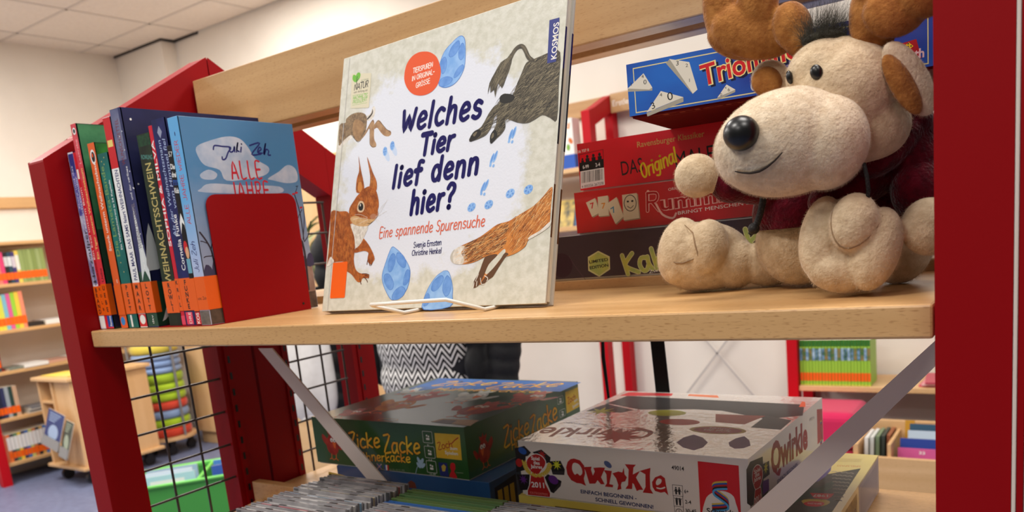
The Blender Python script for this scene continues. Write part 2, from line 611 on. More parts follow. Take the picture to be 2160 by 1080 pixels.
def frame(x0, x1, label):
    t = thing('shelf_end_frame', label, 'shelf frame', ((x0 + x1) / 2, 0.255, FZ))
    post(x0, x1, -0.015, 0.04, FZ, 0.224, 0.256).build('front_post', t, 0.003)
    post(x0 + .001, x1 - .001, 0.19, 0.252, FZ, 0.335).build('center_post', t, 0.003)
    post(x0 + .001, x1 - .001, 0.258, 0.32, FZ, 0.335).build('center_post', t, 0.003)
    post(x0, x1, 0.47, 0.525, FZ, 0.256, 0.224).build('rear_post', t, 0.003)
    for ya, yb, za, zb in ((0.0405, 0.254, 0.2565, 0.38), (0.4695, 0.256, 0.2565, 0.38)):
        mm = MB()
        mm.prism([(x0, ya, za), (x0, yb, zb), (x0, yb, zb - 0.085), (x0, ya, za - 0.085)], (x1 - x0, 0, 0), RED)
        mm.build('top_rail', t, 0.003)
    # slotted strips on the posts that carry the shelves
    xs = x1 if x0 < 0.5 else x0
    for y in (0.2, 0.31, 0.482):
        mm = MB()
        mm.box(xs - 0.0015, xs + 0.0015, y, y + 0.012, FZ + 0.1, 0.15, RED)
        for k in range(24):
            z = -0.42 + k * 0.026
            mm.box(xs - 0.0019, xs + 0.0019, y + 0.004, y + 0.008, z, z + 0.011, BLACK)
        mm.build('slotted_strip', t)
    xm = (x0 + x1) / 2 + (0.012 if x0 < 0.5 else -0.012)
    for ys in ((0.036, 0.088, 0.141, 0.193), (0.32, 0.352, 0.405, 0.457)):
        mm = MB()
        z = 0.161
        while z > -0.62:
            mm.tube([(xm, ys[0] if ys[0] > .1 else .038, z), (xm, ys[-1], z)], 0.0019, WIRE, 8)
            z -= 0.053
        for y in ys[(0 if ys[0] > .1 else 1):]:
            mm.tube([(xm - 0.0036, y, -0.62), (xm - 0.0036, y, 0.163)], 0.0019, WIRE, 8)
        mm.build('wire_grid', t)
    return t


frame(-0.045, -0.005, 'red steel gabled end frame with wire grid at the left end of the beech shelf')
frame(1.0025, 1.0425, 'red steel end frame close by, beside the plush moose')
t = thing('neighbour_post', 'narrow dark red post with pale edge strips at the right picture edge', 'post', (1.047, 0.0, FZ))
post(1.0453, 1.0486, -0.017, 0.035, FZ, 0.22).build('post', t, 0.0006)
EDGE = mat('pale edge strip', (226, 214, 202), 0.4)
m = MB()
m.box(1.0428, 1.0450, -0.016, 0.034, FZ, 0.215, EDGE)
m.build('edge_strip', t, 0.0004)
m = MB()
m.box(1.0489, 1.064, -0.016, 0.034, FZ, 0.215, EDGE)
m.build('edge_strip', t, 0.0004)


def board(name, x0, x1, y0, y1, z0, z1, ma, label, cat, group=None, bevel=0.0016):
    mm = MB()
    mm.box(x0, x1, y0, y1, z0, z1, ma)
    return mm.build(name, None, bevel, label, cat, group)


board('shelf_board', 0, 1.0, 0, 0.245, -0.022, 0, WOOD, 'long beech shelf board that the books and the plush moose stand on', 'shelf', bevel=0.0018)
board('shelf_board', 0, 1.0, 0.2465, 0.505, -0.011, 0.011, WOODP, 'beech board behind the long shelf, under the upper stack of game boxes', 'shelf')
board('shelf_board', 0, 1.0, 0.2175, 0.505, -0.319, -0.297, WOOD, 'pale lower beech board under the big square game boxes', 'shelf')
board('sign_plank', 0.0, 1.0, 0.22, 0.2505, 0.2545, 0.341, WOODP, 'wide beech plank spanning the top of the unit behind the books', 'plank')
board('sign_plank', 0.0, 1.0, 0.2745, 0.3, 0.2545, 0.341, WOODP, 'second beech plank seen only from below, behind the wide one', 'plank')

# crossed steel strips behind the front half
for pts, lab in (([(0.089, -0.057), (0.1195, -0.057), (0.345, -0.27), (0.308, -0.27)], 'grey steel brace strip slanting down across the green chicken game box'),
                 ([(0.984, -0.0495), (0.998, -0.0495), (0.998, -0.0555), (0.8425, -0.228), (0.79, -0.284), (0.7545, -0.284)], 'grey steel brace strip slanting up to the red post at right')):
    m = MB()
    m.prism([(x, 0.1935, z) for x, z in pts], (0, 0.0025, 0), BRACE)
    m.build('brace_strip', None, 0.0004, lab, 'brace')

# measured frames of the printed faces (origin, u, v), boxes (corner, turn, width, depth, height) and spines (x0, x1, front, height)
FR = {
    'cov': ((0.35800, 0.08600, 0.00400), (0.99821, -0.05983, 0.00000), (0.01685, 0.28118, 0.95951)),
    'zeh': ((0.24300, 0.01650, 0.00100), (0.00000, 1.00000, 0.00000), (0.00000, 0.00000, 1.00000)),
    'zsp': ((0.22400, 0.01650, 0.00100), (1.00000, 0.00000, 0.00000), (0.00000, 0.00000, 1.00000)),
}
BOX = {
    'qwirkle': ((0.5215, 0.2195, -0.2482), -1.2, 0.286, 0.285, 0.0705),
    'yellow': ((0.515, 0.2185, -0.2968), 0, 0.366, 0.272, 0.0485),
    'chicken': ((0.1525, 0.2195, -0.2361), -0.8, 0.29, 0.289, 0.0715),
    'blue': ((0.193, 0.2185, -0.2968), 0, 0.278, 0.268, 0.0605),
    'purple': ((0.573, 0.2475, 0.0112), 1.5, 0.3, 0.2, 0.05),
    'numbers': ((0.6075, 0.2575, 0.0614), 6, 0.27, 0.2, 0.0475),
    'red': ((0.612, 0.2655, 0.1091), 6.5, 0.27, 0.2, 0.0535),
    'triangles': ((0.7355, 0.1465, 0.1628), 7.5, 0.25, 0.24, 0.0475),
}
SPINE = {
    1: (-0.003, 0.0098, 0.017, 0.231),
    2: (0.0101, 0.0163, 0.017, 0.2295),
    3: (0.0166, 0.0292, 0.017, 0.2635),
    4: (0.0478, 0.0635, 0.017, 0.235),
    5: (0.0665, 0.0885, 0.017, 0.2195),
    6: (0.0925, 0.1085, 0.017, 0.259),
    7: (0.111, 0.1335, 0.017, 0.2655),
    8: (0.1515, 0.1775, 0.021, 0.23),
    9: (0.178, 0.1855, 0.021, 0.2365),
    10: (0.186, 0.2115, 0.021, 0.2415),
    11: (0.2135, 0.223, 0.017, 0.2085),
}



def plane(name):
    return Plane(*FR[name])


def frame_matrix(name):
    o, u, v = (Vector(a) for a in FR[name])
    n = u.cross(v)
    return Matrix(((u.x, v.x, n.x, o.x), (u.y, v.y, n.y, o.y), (u.z, v.z, n.z, o.z), (0, 0, 0, 1)))


def inside(p, pts):
    c = False
    for i in range(len(pts)):
        (x1, y1), (x2, y2) = pts[i - 1], pts[i]
        if (y1 > p[1]) != (y2 > p[1]) and p[0] < (x2 - x1) * (p[1] - y1) / (y2 - y1) + x1:
            c = not c
    return c


def clamp(p, x0, x1, y0, y1):
    if isinstance(p[0], (tuple, list)):
        return [(min(max(a, x0), x1), min(max(b, y0), y1)) for a, b in p]
    return [min(max(q, x0), x1) if i % 2 == 0 else min(max(q, y0), y1) for i, q in enumerate(p)]


def hairs(m, pl, pts, ang, n, ln, w, cols, spread=18, bend=0.0, seed=1):
    """short printed fur strokes inside a shape"""
    pts = spline(pairs(pts), True, 3)
    r = random.Random(seed)
    x0, x1 = min(p[0] for p in pts), max(p[0] for p in pts)
    y0, y1 = min(p[1] for p in pts), max(p[1] for p in pts)
    d = pl.up()
    k = 0
    while k < n * 2:
        p = (r.uniform(x0, x1), r.uniform(y0, y1))
        if not inside(p, pts):
            continue
        k += 1
        a = rad(ang(p[0], p[1]) if callable(ang) else ang) + rad(r.gauss(0, spread))
        L = ln * r.uniform(.6, 1.3)
        q = (p[0] + L * math.cos(a), p[1] + L * math.sin(a))
        if not inside(q, pts):
            continue
        mid = ((p[0] + q[0]) / 2 + bend * math.sin(a), (p[1] + q[1]) / 2 - bend * math.cos(a))
        stroke(m, pl, [p, mid, q], w * r.uniform(.35, .75), r.choice(cols), 0, d + r.random() * 0.000004, True)
    pl.lvl += 2


GL = dict(rough=0.5, coat=0.22, cr=0.1, spec=0.25)


def ink(name, rgb, var=None, scale=(300, 300, 300), amount=1.0, **kw):
    a = dict(GL)
    a.update(kw)
    return mat(name, rgb, var=var, scale=scale, amount=amount, **a)


def cover_paper(pl):
    """picture book cover: white field with a mottled cream border printed round it"""
    mm = bpy.data.materials.new('white and cream cover print')
    mm.use_nodes = True
    nt = mm.node_tree
    b = nt.nodes['Principled BSDF']
    b.inputs['Roughness'].default_value = 0.5
    b.inputs['Specular IOR Level'].default_value = 0.25
    b.inputs['Coat Weight'].default_value = 0.7
    b.inputs['Coat Roughness'].default_value = 0.1
    N, L = nt.nodes.new, nt.links.new
    tc = N('ShaderNodeTexCoord')
    sub = N('ShaderNodeVectorMath')
    sub.operation = 'SUBTRACT'
    sub.inputs[1].default_value = pl.o + pl.u * 0.150 + pl.v * 0.150
    L(tc.outputs['Object'], sub.inputs[0])

    def math_(op, a, b_=None):
        n = N('ShaderNodeMath')
        n.operation = op
        for i, q in enumerate((a, b_)):
            if q is None:
                continue
            if isinstance(q, (int, float)):
                n.inputs[i].default_value = q
            else:
                L(q, n.inputs[i])
        return n.outputs[0]
    res = []
    for ax, r_ in ((pl.u, 0.142), (pl.v, 0.122)):
        dt = N('ShaderNodeVectorMath')
        dt.operation = 'DOT_PRODUCT'
        L(sub.outputs[0], dt.inputs[0])
        dt.inputs[1].default_value = ax / r_
        res.append(math_('POWER', math_('ABSOLUTE', dt.outputs['Value']), 2.6))
    dist = math_('ADD', res[0], res[1])
    nz = N('ShaderNodeTexNoise')
    nz.inputs['Scale'].default_value = 28
    nz.inputs['Detail'].default_value = 8
    nz.inputs['Roughness'].default_value = 0.7
    L(tc.outputs['Object'], nz.inputs['Vector'])
    tot = math_('ADD', dist, math_('MULTIPLY', math_('SUBTRACT', nz.outputs[0], 0.5), 1.6))
    rp = N('ShaderNodeValToRGB')
    rp.color_ramp.elements[0].position = 0.72
    rp.color_ramp.elements[1].position = 1.0
    L(tot, rp.inputs[0])
    nz2 = N('ShaderNodeTexNoise')
    nz2.inputs['Scale'].default_value = 130
    nz2.inputs['Detail'].default_value = 6
    L(tc.outputs['Object'], nz2.inputs['Vector'])
    rc = N('ShaderNodeValToRGB')
    rc.color_ramp.elements[0].position = 0.36
    rc.color_ramp.elements[1].position = 0.62
    rc.color_ramp.elements[0].color = (*lin((202, 200, 184)), 1)
    rc.color_ramp.elements[1].color = (*lin((217, 215, 202)), 1)
    L(nz2.outputs[0], rc.inputs[0])
    mx = N('ShaderNodeMix')
    mx.data_type = 'RGBA'
    mx.inputs[6].default_value = (*lin((224, 227, 236)), 1)
    L(rp.outputs[0], mx.inputs[0])
    L(rc.outputs[0], mx.inputs[7])
    L(mx.outputs[2], b.inputs['Base Color'])
    bp = N('ShaderNodeBump')
    bp.inputs['Strength'].default_value = 0.07
    bp.inputs['Distance'].default_value = 0.002
    nz3 = N('ShaderNodeTexNoise')
    nz3.inputs['Scale'].default_value = 420
    L(tc.outputs['Object'], nz3.inputs['Vector'])
    L(nz3.outputs[0], bp.inputs['Height'])
    L(bp.outputs[0], b.inputs['Normal'])
    L(bp.outputs[0], b.inputs['Coat Normal'])
    return mm


pl = plane('cov')
T = frame_matrix('cov')
book = thing('picture_book', 'large picture book about animal tracks leaning on a white wire stand', 'book', FR['cov'][0])
CW, CH, CT = 0.3178, 0.3023, 0.014
PAPER = cover_paper(pl)
NAVY = ink('navy title ink', (24, 19, 86), spec=0.1, coat=0.08)
ORG = ink('orange badge ink', (226, 86, 40))
ORT = ink('orange subtitle ink', (218, 100, 70))
BL1 = ink('pale blue paw print', (150, 190, 236), (120, 168, 226), (90, 90, 90))
BL2 = ink('blue paw print pad', (112, 158, 222), (92, 140, 210), (120, 120, 120))
BL3 = ink('dark blue print edge', (70, 120, 196))
CREAMI = ink('white badge ink', (238, 232, 222))
FOIL = mat('clear foil edge', (196, 192, 184), 0.15, coat=0.8)
m = MB()
# boards: front, back, spine
m.box(0, CW, 0, CH, -0.0028, 0, FOIL, T, {'+z': PAPER})
m.box(0, CW, 0, CH, -CT, -CT + 0.0028, FOIL, T)
m.box(-0.0022, 0.0008, 0, CH, -CT, 0, FOIL, T, {'-x': PAPER, '+z': PAPER})


def fill(pts, ma, s=3):
    return poly(m, pl, pts, ma, s)


# --- hare running off the left edge
HB = ink('hare brown', (150, 124, 90), (104, 82, 58), (260, 260, 260))
HL = ink('hare leg tan', (184, 146, 106), (150, 112, 78), (160, 160, 160))
HD = ink('dark outline print', (58, 46, 38))
HW = ink('white fur print', (232, 226, 216), (206, 196, 182), (200, 200, 200))
fill([1,191.7,4,201.7,11.3,203.1,23.2,206.5,26.6,203.1,14.4,198.4], HW)
fill([46.4,223.6,53,225.7,56.3,232.9,59.1,233.1,61.1,229.9,61.1,224.3,57.1,218.8,48.7,218.3], HW)
fill([48.4,220.8,51.4,223.1,55.3,226.1,56.4,230.8,57.6,226.5,54.8,222.5,49.5,219.5], HD)
fill([60.9,210.5,66.8,215.8,71.2,214.1,75.9,209.3,83,202.8,89.7,199.4,90.6,195.5,86.3,194,79.7,196,74.2,200.1,66.9,207.1,62.4,206.2], HL)
hb = [0.4,221.3,10.8,222.4,11.5,226.8,20.1,230.8,32.8,231,43.6,227.4,47.8,222.1,48.8,213.7,46.9,202.3,37.2,196,29.4,200.2,23.3,206.1,11,201.8,2.1,197]
fill(hb, HB)
hairs(m, pl, hb, -70, 260, 4.5, 0.5, [HD, HL, HB], 25, seed=3)
fill([38.2,195.8,45,202.6,56.4,217,60.8,215.9,62,207.9,63.3,195.4,67.5,188.9,67.3,185.1,61.7,185.3,57.5,188.9,56,193.5,54,208.3,47.9,202.1], HL)
fill([28.4,223.5,41.1,218,44.6,209.2,38.8,198.7,34.1,197.8,27,205.5,24.5,215.9], ink('hare flank', (168, 130, 88), (140, 106, 72), (200, 200, 200)))
for p in ([39.1,195.7,49.8,205.9,56.7,216.6,60.4,214.7], [62.1,210.8,67.4,215.1,76.1,208.7,83,202.5,89.3,198.9], [54.6,209.2,56.3,193,58,188.5,62.1,185.6,67.2,185.8], [23.3,206.1,34.2,196.4,39.1,195.7]):
    stroke(m, pl, p, 0.5, HD)

# --- blue hare tracks and small tracks
for c in ([83.3,177.6], [94.4,182.2]):
    oval(m, pl, c[0] + 3.5, c[1] - 5, 3.2, 8.5, ink('faint blue trail', (196, 212, 236)), 32)
    oval(m, pl, c[0], c[1], 3.6, 5.4, BL1, 10)
    for dx, dy in ((-1.2, 2.6), (1.2, 2.8), (-1.5, -.6), (1.2, -.4), (0, -3)):
        oval(m, pl, c[0] + dx, c[1] + dy, 1.0, 1.2, BL2, 0)
for c, a in (([263.6,166.9], -18), ([242.2,146.2], -20), ([233.2,118.8], -24)):
    for sx in (-1, 1):
        oval(m, pl, c[0] + sx * 2.0, c[1] + 1 + sx, 1.9, 6.2, BL1, a)
        oval(m, pl, c[0] + sx * 1.9, c[1] + 1.6 + sx, 1.0, 4.4, BL2, a)
    oval(m, pl, c[0] - 3.5, c[1] - 6, 1.5, 1.7, BL1, a)
    oval(m, pl, c[0] + .5, c[1] - 7, 1.5, 1.7, BL1, a)
for c, a in (([266.5,108.8], 24), ([288.3,110], 24), ([218.1,100.3], 26), ([240.4,100.6], 24)):
    oval(m, pl, c[0], c[1], 5.6, 4.3, BL1, a)
    for k in range(5):
        q = rad(a + 36 + 72 * k)
        oval(m, pl, c[0] + 3.3 * math.cos(q), c[1] + 2.6 * math.sin(q), 1.4, 1.0, BL2, math.degrees(q))

# --- big wolf-like paw prints
for out, pads in (
    ([180.4,284.5,186.6,284.5,191,279.5,192.9,270.2,193.8,259.6,193.4,249,187.8,238.9,178.7,233.3,166.8,233,158.1,238.4,157.8,249.4,157.3,261.4,162.5,273,171.8,279.9],
     ([182.7,280.3,184.4,273.6,179.9,266.6,173,264.5,169.5,267.8,171.9,275.1,178.1,279.6], [187.4,276.8,191.4,272,192,262.6,188.2,258.1,183.9,261.8,183.3,270.9],
      [163.5,267.1,167.4,262.5,167.4,253.4,163.7,248.7,160.3,251.9,158.5,262.9], [190.8,253.1,192.1,248.1,185.6,242,180.2,240.7,179.5,244.2,184.3,250.6],
      [171.1,244.5,177.7,240.7,175.2,236.4,166.2,234.3,158.7,236.9,159.7,242.9,165.1,244.8])),
    ([107.5,68.4,113,66.7,124,59.1,135,47.3,139,38,137.6,24.3,130.8,14.6,117.3,9.4,109.6,12.5,98.9,26,95.2,37.8,99.5,52.4,103.8,63],
     ([110.2,61.1,114.6,57.2,114,48.3,109.9,41.3,105.4,41.3,103.4,49.2,105.5,57.8], [117.3,61.6,125.8,57.9,131.5,50.1,130.5,44.5,125.3,44.8,117.7,50.9,115.1,57.9],
      [100.3,38.8,107,38.2,114.3,29.6,114.4,22.4,108.8,20.9,101.7,27.3,98.3,34.3], [135.6,41.9,138.5,38.6,138.1,29.9,133.5,25.2,129.2,26.3,130.3,36.2,132.7,41.2],
      [127.7,24,133.5,20.5,132,14.6,123.7,9.9,115.2,10.1,114.2,15.5,119.9,21.8])),
    ([188.4,37.8,194.8,35.6,201,21.8,202.1,11,200,0,162.8,-2.1,161.7,9.7,168.5,23.2,176.9,32.4,183.8,36.2],
     ([186,32.8,187.7,27.8,181.9,19.6,174.9,16.6,171.2,19.5,173.7,27.1,180.6,32.2], [193.4,32.4,198.2,27.3,199.5,18.9,196.4,12.3,192,11.1,187.6,16.9,187.8,25.1,190.6,31.2],
      [166.7,15.3,170.1,12.1,169.1,3.9,162.6,1.3,161.6,5.5,162.6,11.3]))):
    fill(out, BL3)
    cx_, cy_ = sum(out[0::2]) / (len(out) // 2), sum(out[1::2]) / (len(out) // 2)
    fill([q for a in pairs(out) for q in (cx_ + (a[0] - cx_) * .965, cy_ + (a[1] - cy_) * .975)], BL1)
    for p in pads:
        cx_, cy_ = sum(p[0::2]) / (len(p) // 2), sum(p[1::2]) / (len(p) // 2)
        fill(p, BL3)
        fill([q for a in pairs(p) for q in (cx_ + (a[0] - cx_) * .93, cy_ + (a[1] - cy_) * .95)], BL2)

# --- orange badge and text
fill([129.9,280.5,141.2,277.3,151.5,270,157.9,259.1,160.1,250.1,157.9,240.5,151.7,233.9,142.1,230.9,130.7,231.7,119.6,235.9,111,243.5,105.6,252.5,104.3,260.4,106.2,270.4,112.3,277.6,120.6,280.7], ORG, 4)
pen(m, pl, 'TIERSPUREN', [117.9,259.1,147.2,259.9], 5.3, 0.75, CREAMI, 0.0, 0.03)
pen(m, pl, 'IN ORIGINAL-', [117.1,250.5,150.6,251.8], 5.3, 0.75, CREAMI, 0.0, 0.03)
pen(m, pl, 'GRÖSSE', [124.1,241.5,145,242.9], 5.3, 0.75, CREAMI, 0.0, 0.03)

# --- quality label top left
fill([14.8,280.3,48.5,274.1,49.4,272.6,50.1,233.8,48.8,233.4,18.2,238.3], ink('beige label print', (216, 208, 180)), 0)
GRN = ink('leaf green print', (110, 180, 60))
fill([17.2,277.4,19.5,278.3,22.7,276.6,24.8,279.2,28.7,278.8,30.6,276,30,272.4,27.4,269.9,24.7,268.2,20.7,269.3,17.2,273.1], GRN)
stroke(m, pl, [25.6,265,24.6,270.9,25.4,274.7], 1.0, INK)
stroke(m, pl, [25,269.8,28,271.5], 0.6, INK)
typ(m, pl, 'KOSMOS', [33.1,267.4,45.1,266.6], 2.3, mat('grey green print', (120, 130, 100), 0.5))
pen(m, pl, 'NATUR', [21.5,259.1,45.7,258.6], 7.4, 1.0, ink('dark grey print', (46, 44, 46)), 0.05)
pen(m, pl, 'von Anfang an', [21.4,255.5,45.3,253.7], 2.6, 0.35, HD)
stroke(m, pl, [19.8,253.1,46.1,251.3], 0.3, GRN, 0)
pen(m, pl, 'NACHHALTIG', [20.9,247.9,46.2,246.7], 4.2, 0.5, GRN)
pen(m, pl, 'PRODUZIERT', [21.1,242.8,45.8,242.1], 4.2, 0.5, GRN)
stroke(m, pl, [20.7,241.5,46.1,239.8], 0.3, GRN, 0)

# --- title
pen(m, pl, 'Welches', [106.6,195.4,220.8,192.6], 26.5, 5.0, NAVY, 0.06, 0.015, 0.16)
pen(m, pl, 'Tier', [139.6,164.7,186.6,164.8], 22, 4.9, NAVY, 0.07, 0.0, 0.12)
pen(m, pl, 'lief denn', [100.3,134.4,223,134.1], 24.5, 5.0, NAVY, 0.05, 0.015, 0.16)
pen(m, pl, 'hier?', [131.8,101.8,193.7,103], 25, 5.1, NAVY, 0.05, 0.0, 0.16)
pen(m, pl, 'Eine spannende Spurensuche', [85.7,79.8,237.1,79.4], 11.6, 1.3, ORT, 0.05, 0.02, 0.10)
pen(m, pl, 'Svenja Ernsten', [140.4,64.8,180.8,64.9], 5.8, 0.75, NAVY, 0.0, 0.02)
pen(m, pl, 'Christine Henkel', [139,56.4,181.7,56.3], 5.8, 0.75, NAVY, 0.0, 0.02)

# --- squirrel
SQ = ink('squirrel red brown', (184, 102, 44), (142, 72, 30), (170, 170, 170))
SQD = ink('squirrel dark brown', (96, 48, 22))
SQL = ink('squirrel light fur', (206, 134, 66))
fill([41,136.2,39.8,152,42.8,162,39.2,179,45.7,161.6,51.8,147,53.6,136.5], SQ)
fill([63,136.7,62.8,150.8,54.2,175.6,65.4,157.2,73.9,144.2,74.1,134], SQ)
hairs(m, pl, [41,136.2,39.8,152,42.8,162,38.3,181.8,45.7,161.6,51.8,147,52.4,138.3], 92, 60, 12, 0.6, [SQD, SQL], 5, seed=5)
hairs(m, pl, [64.3,138.3,62.8,150.8,53.5,177.8,65.4,157.2,73.9,144.2,73.2,135.8], 100, 60, 12, 0.6, [SQD, SQL], 5, seed=6)
fill([43.2,138.6,43.3,146.3,47.7,147.5,50.6,140.3,47.7,135.4], SQL)
tor = [-0.8,117.9,14.9,116.7,28.5,115,34.6,106.8,39.3,97.9,44.4,86.1,46.8,70.7,46.5,58.7,50.6,47.6,58.8,42,70.8,40.5,74.5,38.2,73.6,35.6,64,36.1,61.8,32,55.2,32.6,44.7,41.3,34,47,32.8,56.2,11,57.1,0.6,53.1,0.6,67.9,0.4,92.9]
fill(tor, SQ)
fill([58.9,81.9,68.8,74.2,77.4,64.1,81.2,57,79.5,53.9,75.8,50.9,71.4,53.2,69.5,58.4,70,64.3,61.9,67,47.4,65.9,47.7,70.7,55.7,77.9], SQ)
hairs(m, pl, tor, -78, 420, 7, 0.6, [SQD, SQL, SQD, SQ], 16, seed=7)
fill([35.5,99.8,47,97.2,65.8,95.4,60,81.8,54.7,74.7,47.6,71.6,44.1,84.6], HW)
hairs(m, pl, [38.2,99.5,47,97.2,64.9,95.4,60,81.8,54.7,74.7,47.6,71.6,44.1,84.6], -80, 60, 6, 0.5, [ink('grey fur line', (150, 138, 122)), HW], 14, seed=8)
fill([0.2,53.1,4.4,63.7,10,61,11.4,57.2], HW)
head = [31.6,119,38.7,127.4,42.7,131.6,48.9,135.7,55.5,139.5,64.1,140.5,72.9,135.9,78.4,126.3,80.8,117.1,79.8,111,81.3,106.1,77.1,101.8,71.9,98.4,62.8,95,47.1,97.1,36.6,101.7,31.9,110.1]
fill(head, SQ)
hairs(m, pl, head, lambda x, y: -70, 260, 5, 0.5, [SQD, SQL, SQ], 30, seed=9)
fill([39.5,100.2,34.6,106.8,43.3,109,55,104.8,68.4,102.6,77,102.4,71.9,98.4,62.8,95,49.3,96.5], ink('squirrel pale cheek', (214, 176, 128), (190, 146, 96), (200, 200, 200)))
fill([50.2,125.2,54.4,123.6,57.2,118.7,56.9,114.2,53.6,111.9,48.7,112.4,45.2,115.1,45.4,120.9,47.2,124.4], ink('eye ring print', (214, 184, 150)))
fill([50.9,123,54.3,120.6,55.2,116.8,53.4,114,49.3,114.4,47,117.1,47.2,120.7], INK)
e = [49.9,120.4]
oval(m, pl, e[0], e[1], 1.0, 1.6, HW)
fill([67.6,105.7,72,108.2,77.8,106.7,79,104,74.9,102,70.6,102.4], ink('squirrel nose', (176, 120, 90)))
stroke(m, pl, [64.1,98.5,69,97.5,73.1,99.5], 0.6, HD)
for p in ([76.8,103.9,84.7,109.3,93.8,121.6], [77.3,103.5,89.2,107.4,94.2,109.1], [77,102.7,85.7,97.4,88.7,93.4], [76.2,102.4,82.5,96.2,84.5,93.1], [63.8,104.7,52.2,109.3,42,110.3], [63.9,103.6,50.4,105.5,39.3,104.8], [65.1,102.3,55.5,100.2,46.9,98], [79.1,106.6,86.1,115.1,92,118.9]):
    stroke(m, pl, p, 0.3, HW, 3)
for p in ([70.5,57.1,69.6,53.5,69.5,51.3], [74.2,55.1,73.8,51,74.9,49.8], [77.1,55.8,77.6,52,76.5,50.1], [59.6,35.7,60.9,32.4,62.6,29.3], [65.5,37.4,70.7,34.1,72.8,31.2], [67.9,39.2,72.9,37.7,74,35.6], [62.9,40.9,69.5,40.6,74.4,39.1]):
    stroke(m, pl, p, 1.0, SQD)

# --- boar
BO = ink('boar dark bristle', (66, 60, 50), (98, 90, 74), (120, 120, 120))
BOD = ink('boar black', (34, 32, 30))
BOL = ink('boar light bristle', (152, 140, 112))
BOM = ink('boar mid bristle', (112, 102, 82))
boar = [274.1,235.9,281.1,237.5,291.6,239,301.9,240.1,313.8,237.7,315,207.4,315.8,173.1,307.6,176,298.6,180.3,290.1,177.6,280.7,175.5,268.6,178.2,253.6,184.6,254.4,176.4,251.1,171,244.1,166.2,237,162.3,235.6,170.5,241.4,178.3,242.6,189.3,239.8,190.7,236.9,180.9,233.3,175.2,226.9,171,208.4,168.9,212.3,177.4,222.9,181.8,231.4,193.7,238.5,200.3,245.2,201.8,244.5,208.5,250.7,210.5,260.3,207.5,264.9,217.6,269.5,226.8]
fill(boar, BO)
stroke(m, pl, [282.1,236.4,276.5,241.2,272,249.1,267.9,253.9,262.5,254.5,257.3,250.7,253.5,243.7], 4.4, BO)
stroke(m, pl, [280.1,238.3,275.1,244.2,270.4,251.8,266.5,254.8], 1.0, BOM)
tuft = [255.4,251.1,255.4,239.4,250.1,225.2,246,216.7,240.5,222.6,238.4,208.6,235.9,217.2,231.6,215,230.5,222.8,228.3,214.1,229.1,224.9,235.1,234.4,241.9,243.6,250.3,246.5]
fill(tuft, BO, 2)
hairs(m, pl, tuft, 238, 110, 14, 0.6, [BOD, BOM, BOL], 9, seed=11)
hairs(m, pl, boar, lambda x, y: 215, 1000, 10, 0.8, [BOD, BOM, BOM, BOD, BOL], 14, 0.6, seed=12)
fill([245.9,202.2,244.5,208.2,250.8,210,259.5,207.7,263.6,203.6,257.3,199.8], BOD)
fill([208.4,168.9,212.3,177.4,220.4,179.7,223.3,174.1,217.2,169.8], BOD)
fill([237,162.3,235.6,170.5,240.8,176,244.9,169.8,241.9,165], BOD)
fill([212.5,175.1,215.5,177.2,218.2,177.2,215.1,173.1], BOM)
fill([237.5,167.2,237.5,171,239.6,172.9,240.4,169], BOM)
fill([298.6,272.3,310.1,272,310.5,262.9,309.9,229.4,299.7,229.9], ink('publisher blue label', (52, 60, 128)), 0)
typ(m, pl, 'KOSMOS', [310.1,232.5,310.1,267.9], 6.6, CREAMI, 0.012)

# --- fox
FO = ink('fox orange', (208, 132, 60), (180, 104, 44), (110, 110, 110))
FOD = ink('fox dark brown', (96, 64, 40))
FOL = ink('fox light fur', (230, 186, 124))
fox = [316.2,109.2,316.2,93.2,316.3,75.9,312.9,73.3,302.7,66.1,293.2,61.5,289.8,55.1,280,49.7,271.1,47.3,266.1,46.1,258.2,35.8,253,28.3,246.9,25.2,241.7,21.1,236.4,21,229.3,18.1,229.1,24.8,234.5,32.4,239.3,44.7,242.2,48.6,227.1,43.9,212.6,42.7,199.7,44.6,194.7,50.4,197.5,57.1,206.5,61.3,228.9,67.6,240.6,72.9,253.9,79.6,267.4,81.4,282.2,87.4,296.5,93.5,306.8,101.4]
fill(fox, FO)
fill([242.9,33.5,247,40.8,256.9,49,264.6,54.5,266.1,50.7,259.4,43.4,252.2,36.1,245.1,30.9], PAPER)
fill([239.3,44.7,242.2,48.6,250.8,50.2,256.9,49,247,40.8,241.8,30.4,236.4,21,229.3,18.1,229.1,24.8,234.5,32.4], FOD)
fill([265.7,50.7,270.5,48.9,266.2,45.8,258.2,35.5,253,28.3,246.9,25.2,241.7,21.1,238,21.8,245.2,30.3,252.2,36.1,259.8,43.4], FOD)
hairs(m, pl, [242.2,48.6,227.1,43.9,212.6,42.7,201.7,45.5,198.5,55.4,206.5,61.3,228.9,67.6,240.6,72.9,253.9,79.6,267.5,80.7,268.6,69,264.1,55.5], 205, 460, 10, 0.8, [FOD, FOL, FOD, SQD, FO], 9, seed=13)
hairs(m, pl, [316.2,108.8,316.2,93.2,316.3,75.9,312.9,73.3,302.7,66.1,293.2,61.5,289.8,55.1,280,49.7,270.9,48.8,267.6,79.9,282.2,87.4,296.5,93.5,306.8,101.4], 228, 420, 8, 0.7, [SQD, FOL, FO, FO], 9, seed=14)
fill([194.7,50.4,197.5,57.1,206.5,61.3,213.3,60.8,209.3,54.6,213.8,47.9,211.6,42.8,199.7,44.6], HW)
hairs(m, pl, [195.6,50.4,197.5,57.1,206.5,61.3,219.1,62,215.7,54.2,220.3,45.9,211.6,42.8,199.7,44.6], 200, 80, 6, 0.5, [HW, FOL, HW], 14, seed=15)
fill([316.2,76.2,316.6,72.1,306.3,66.4,293.5,61.5,294.4,64.4,306.1,69.1], HW)
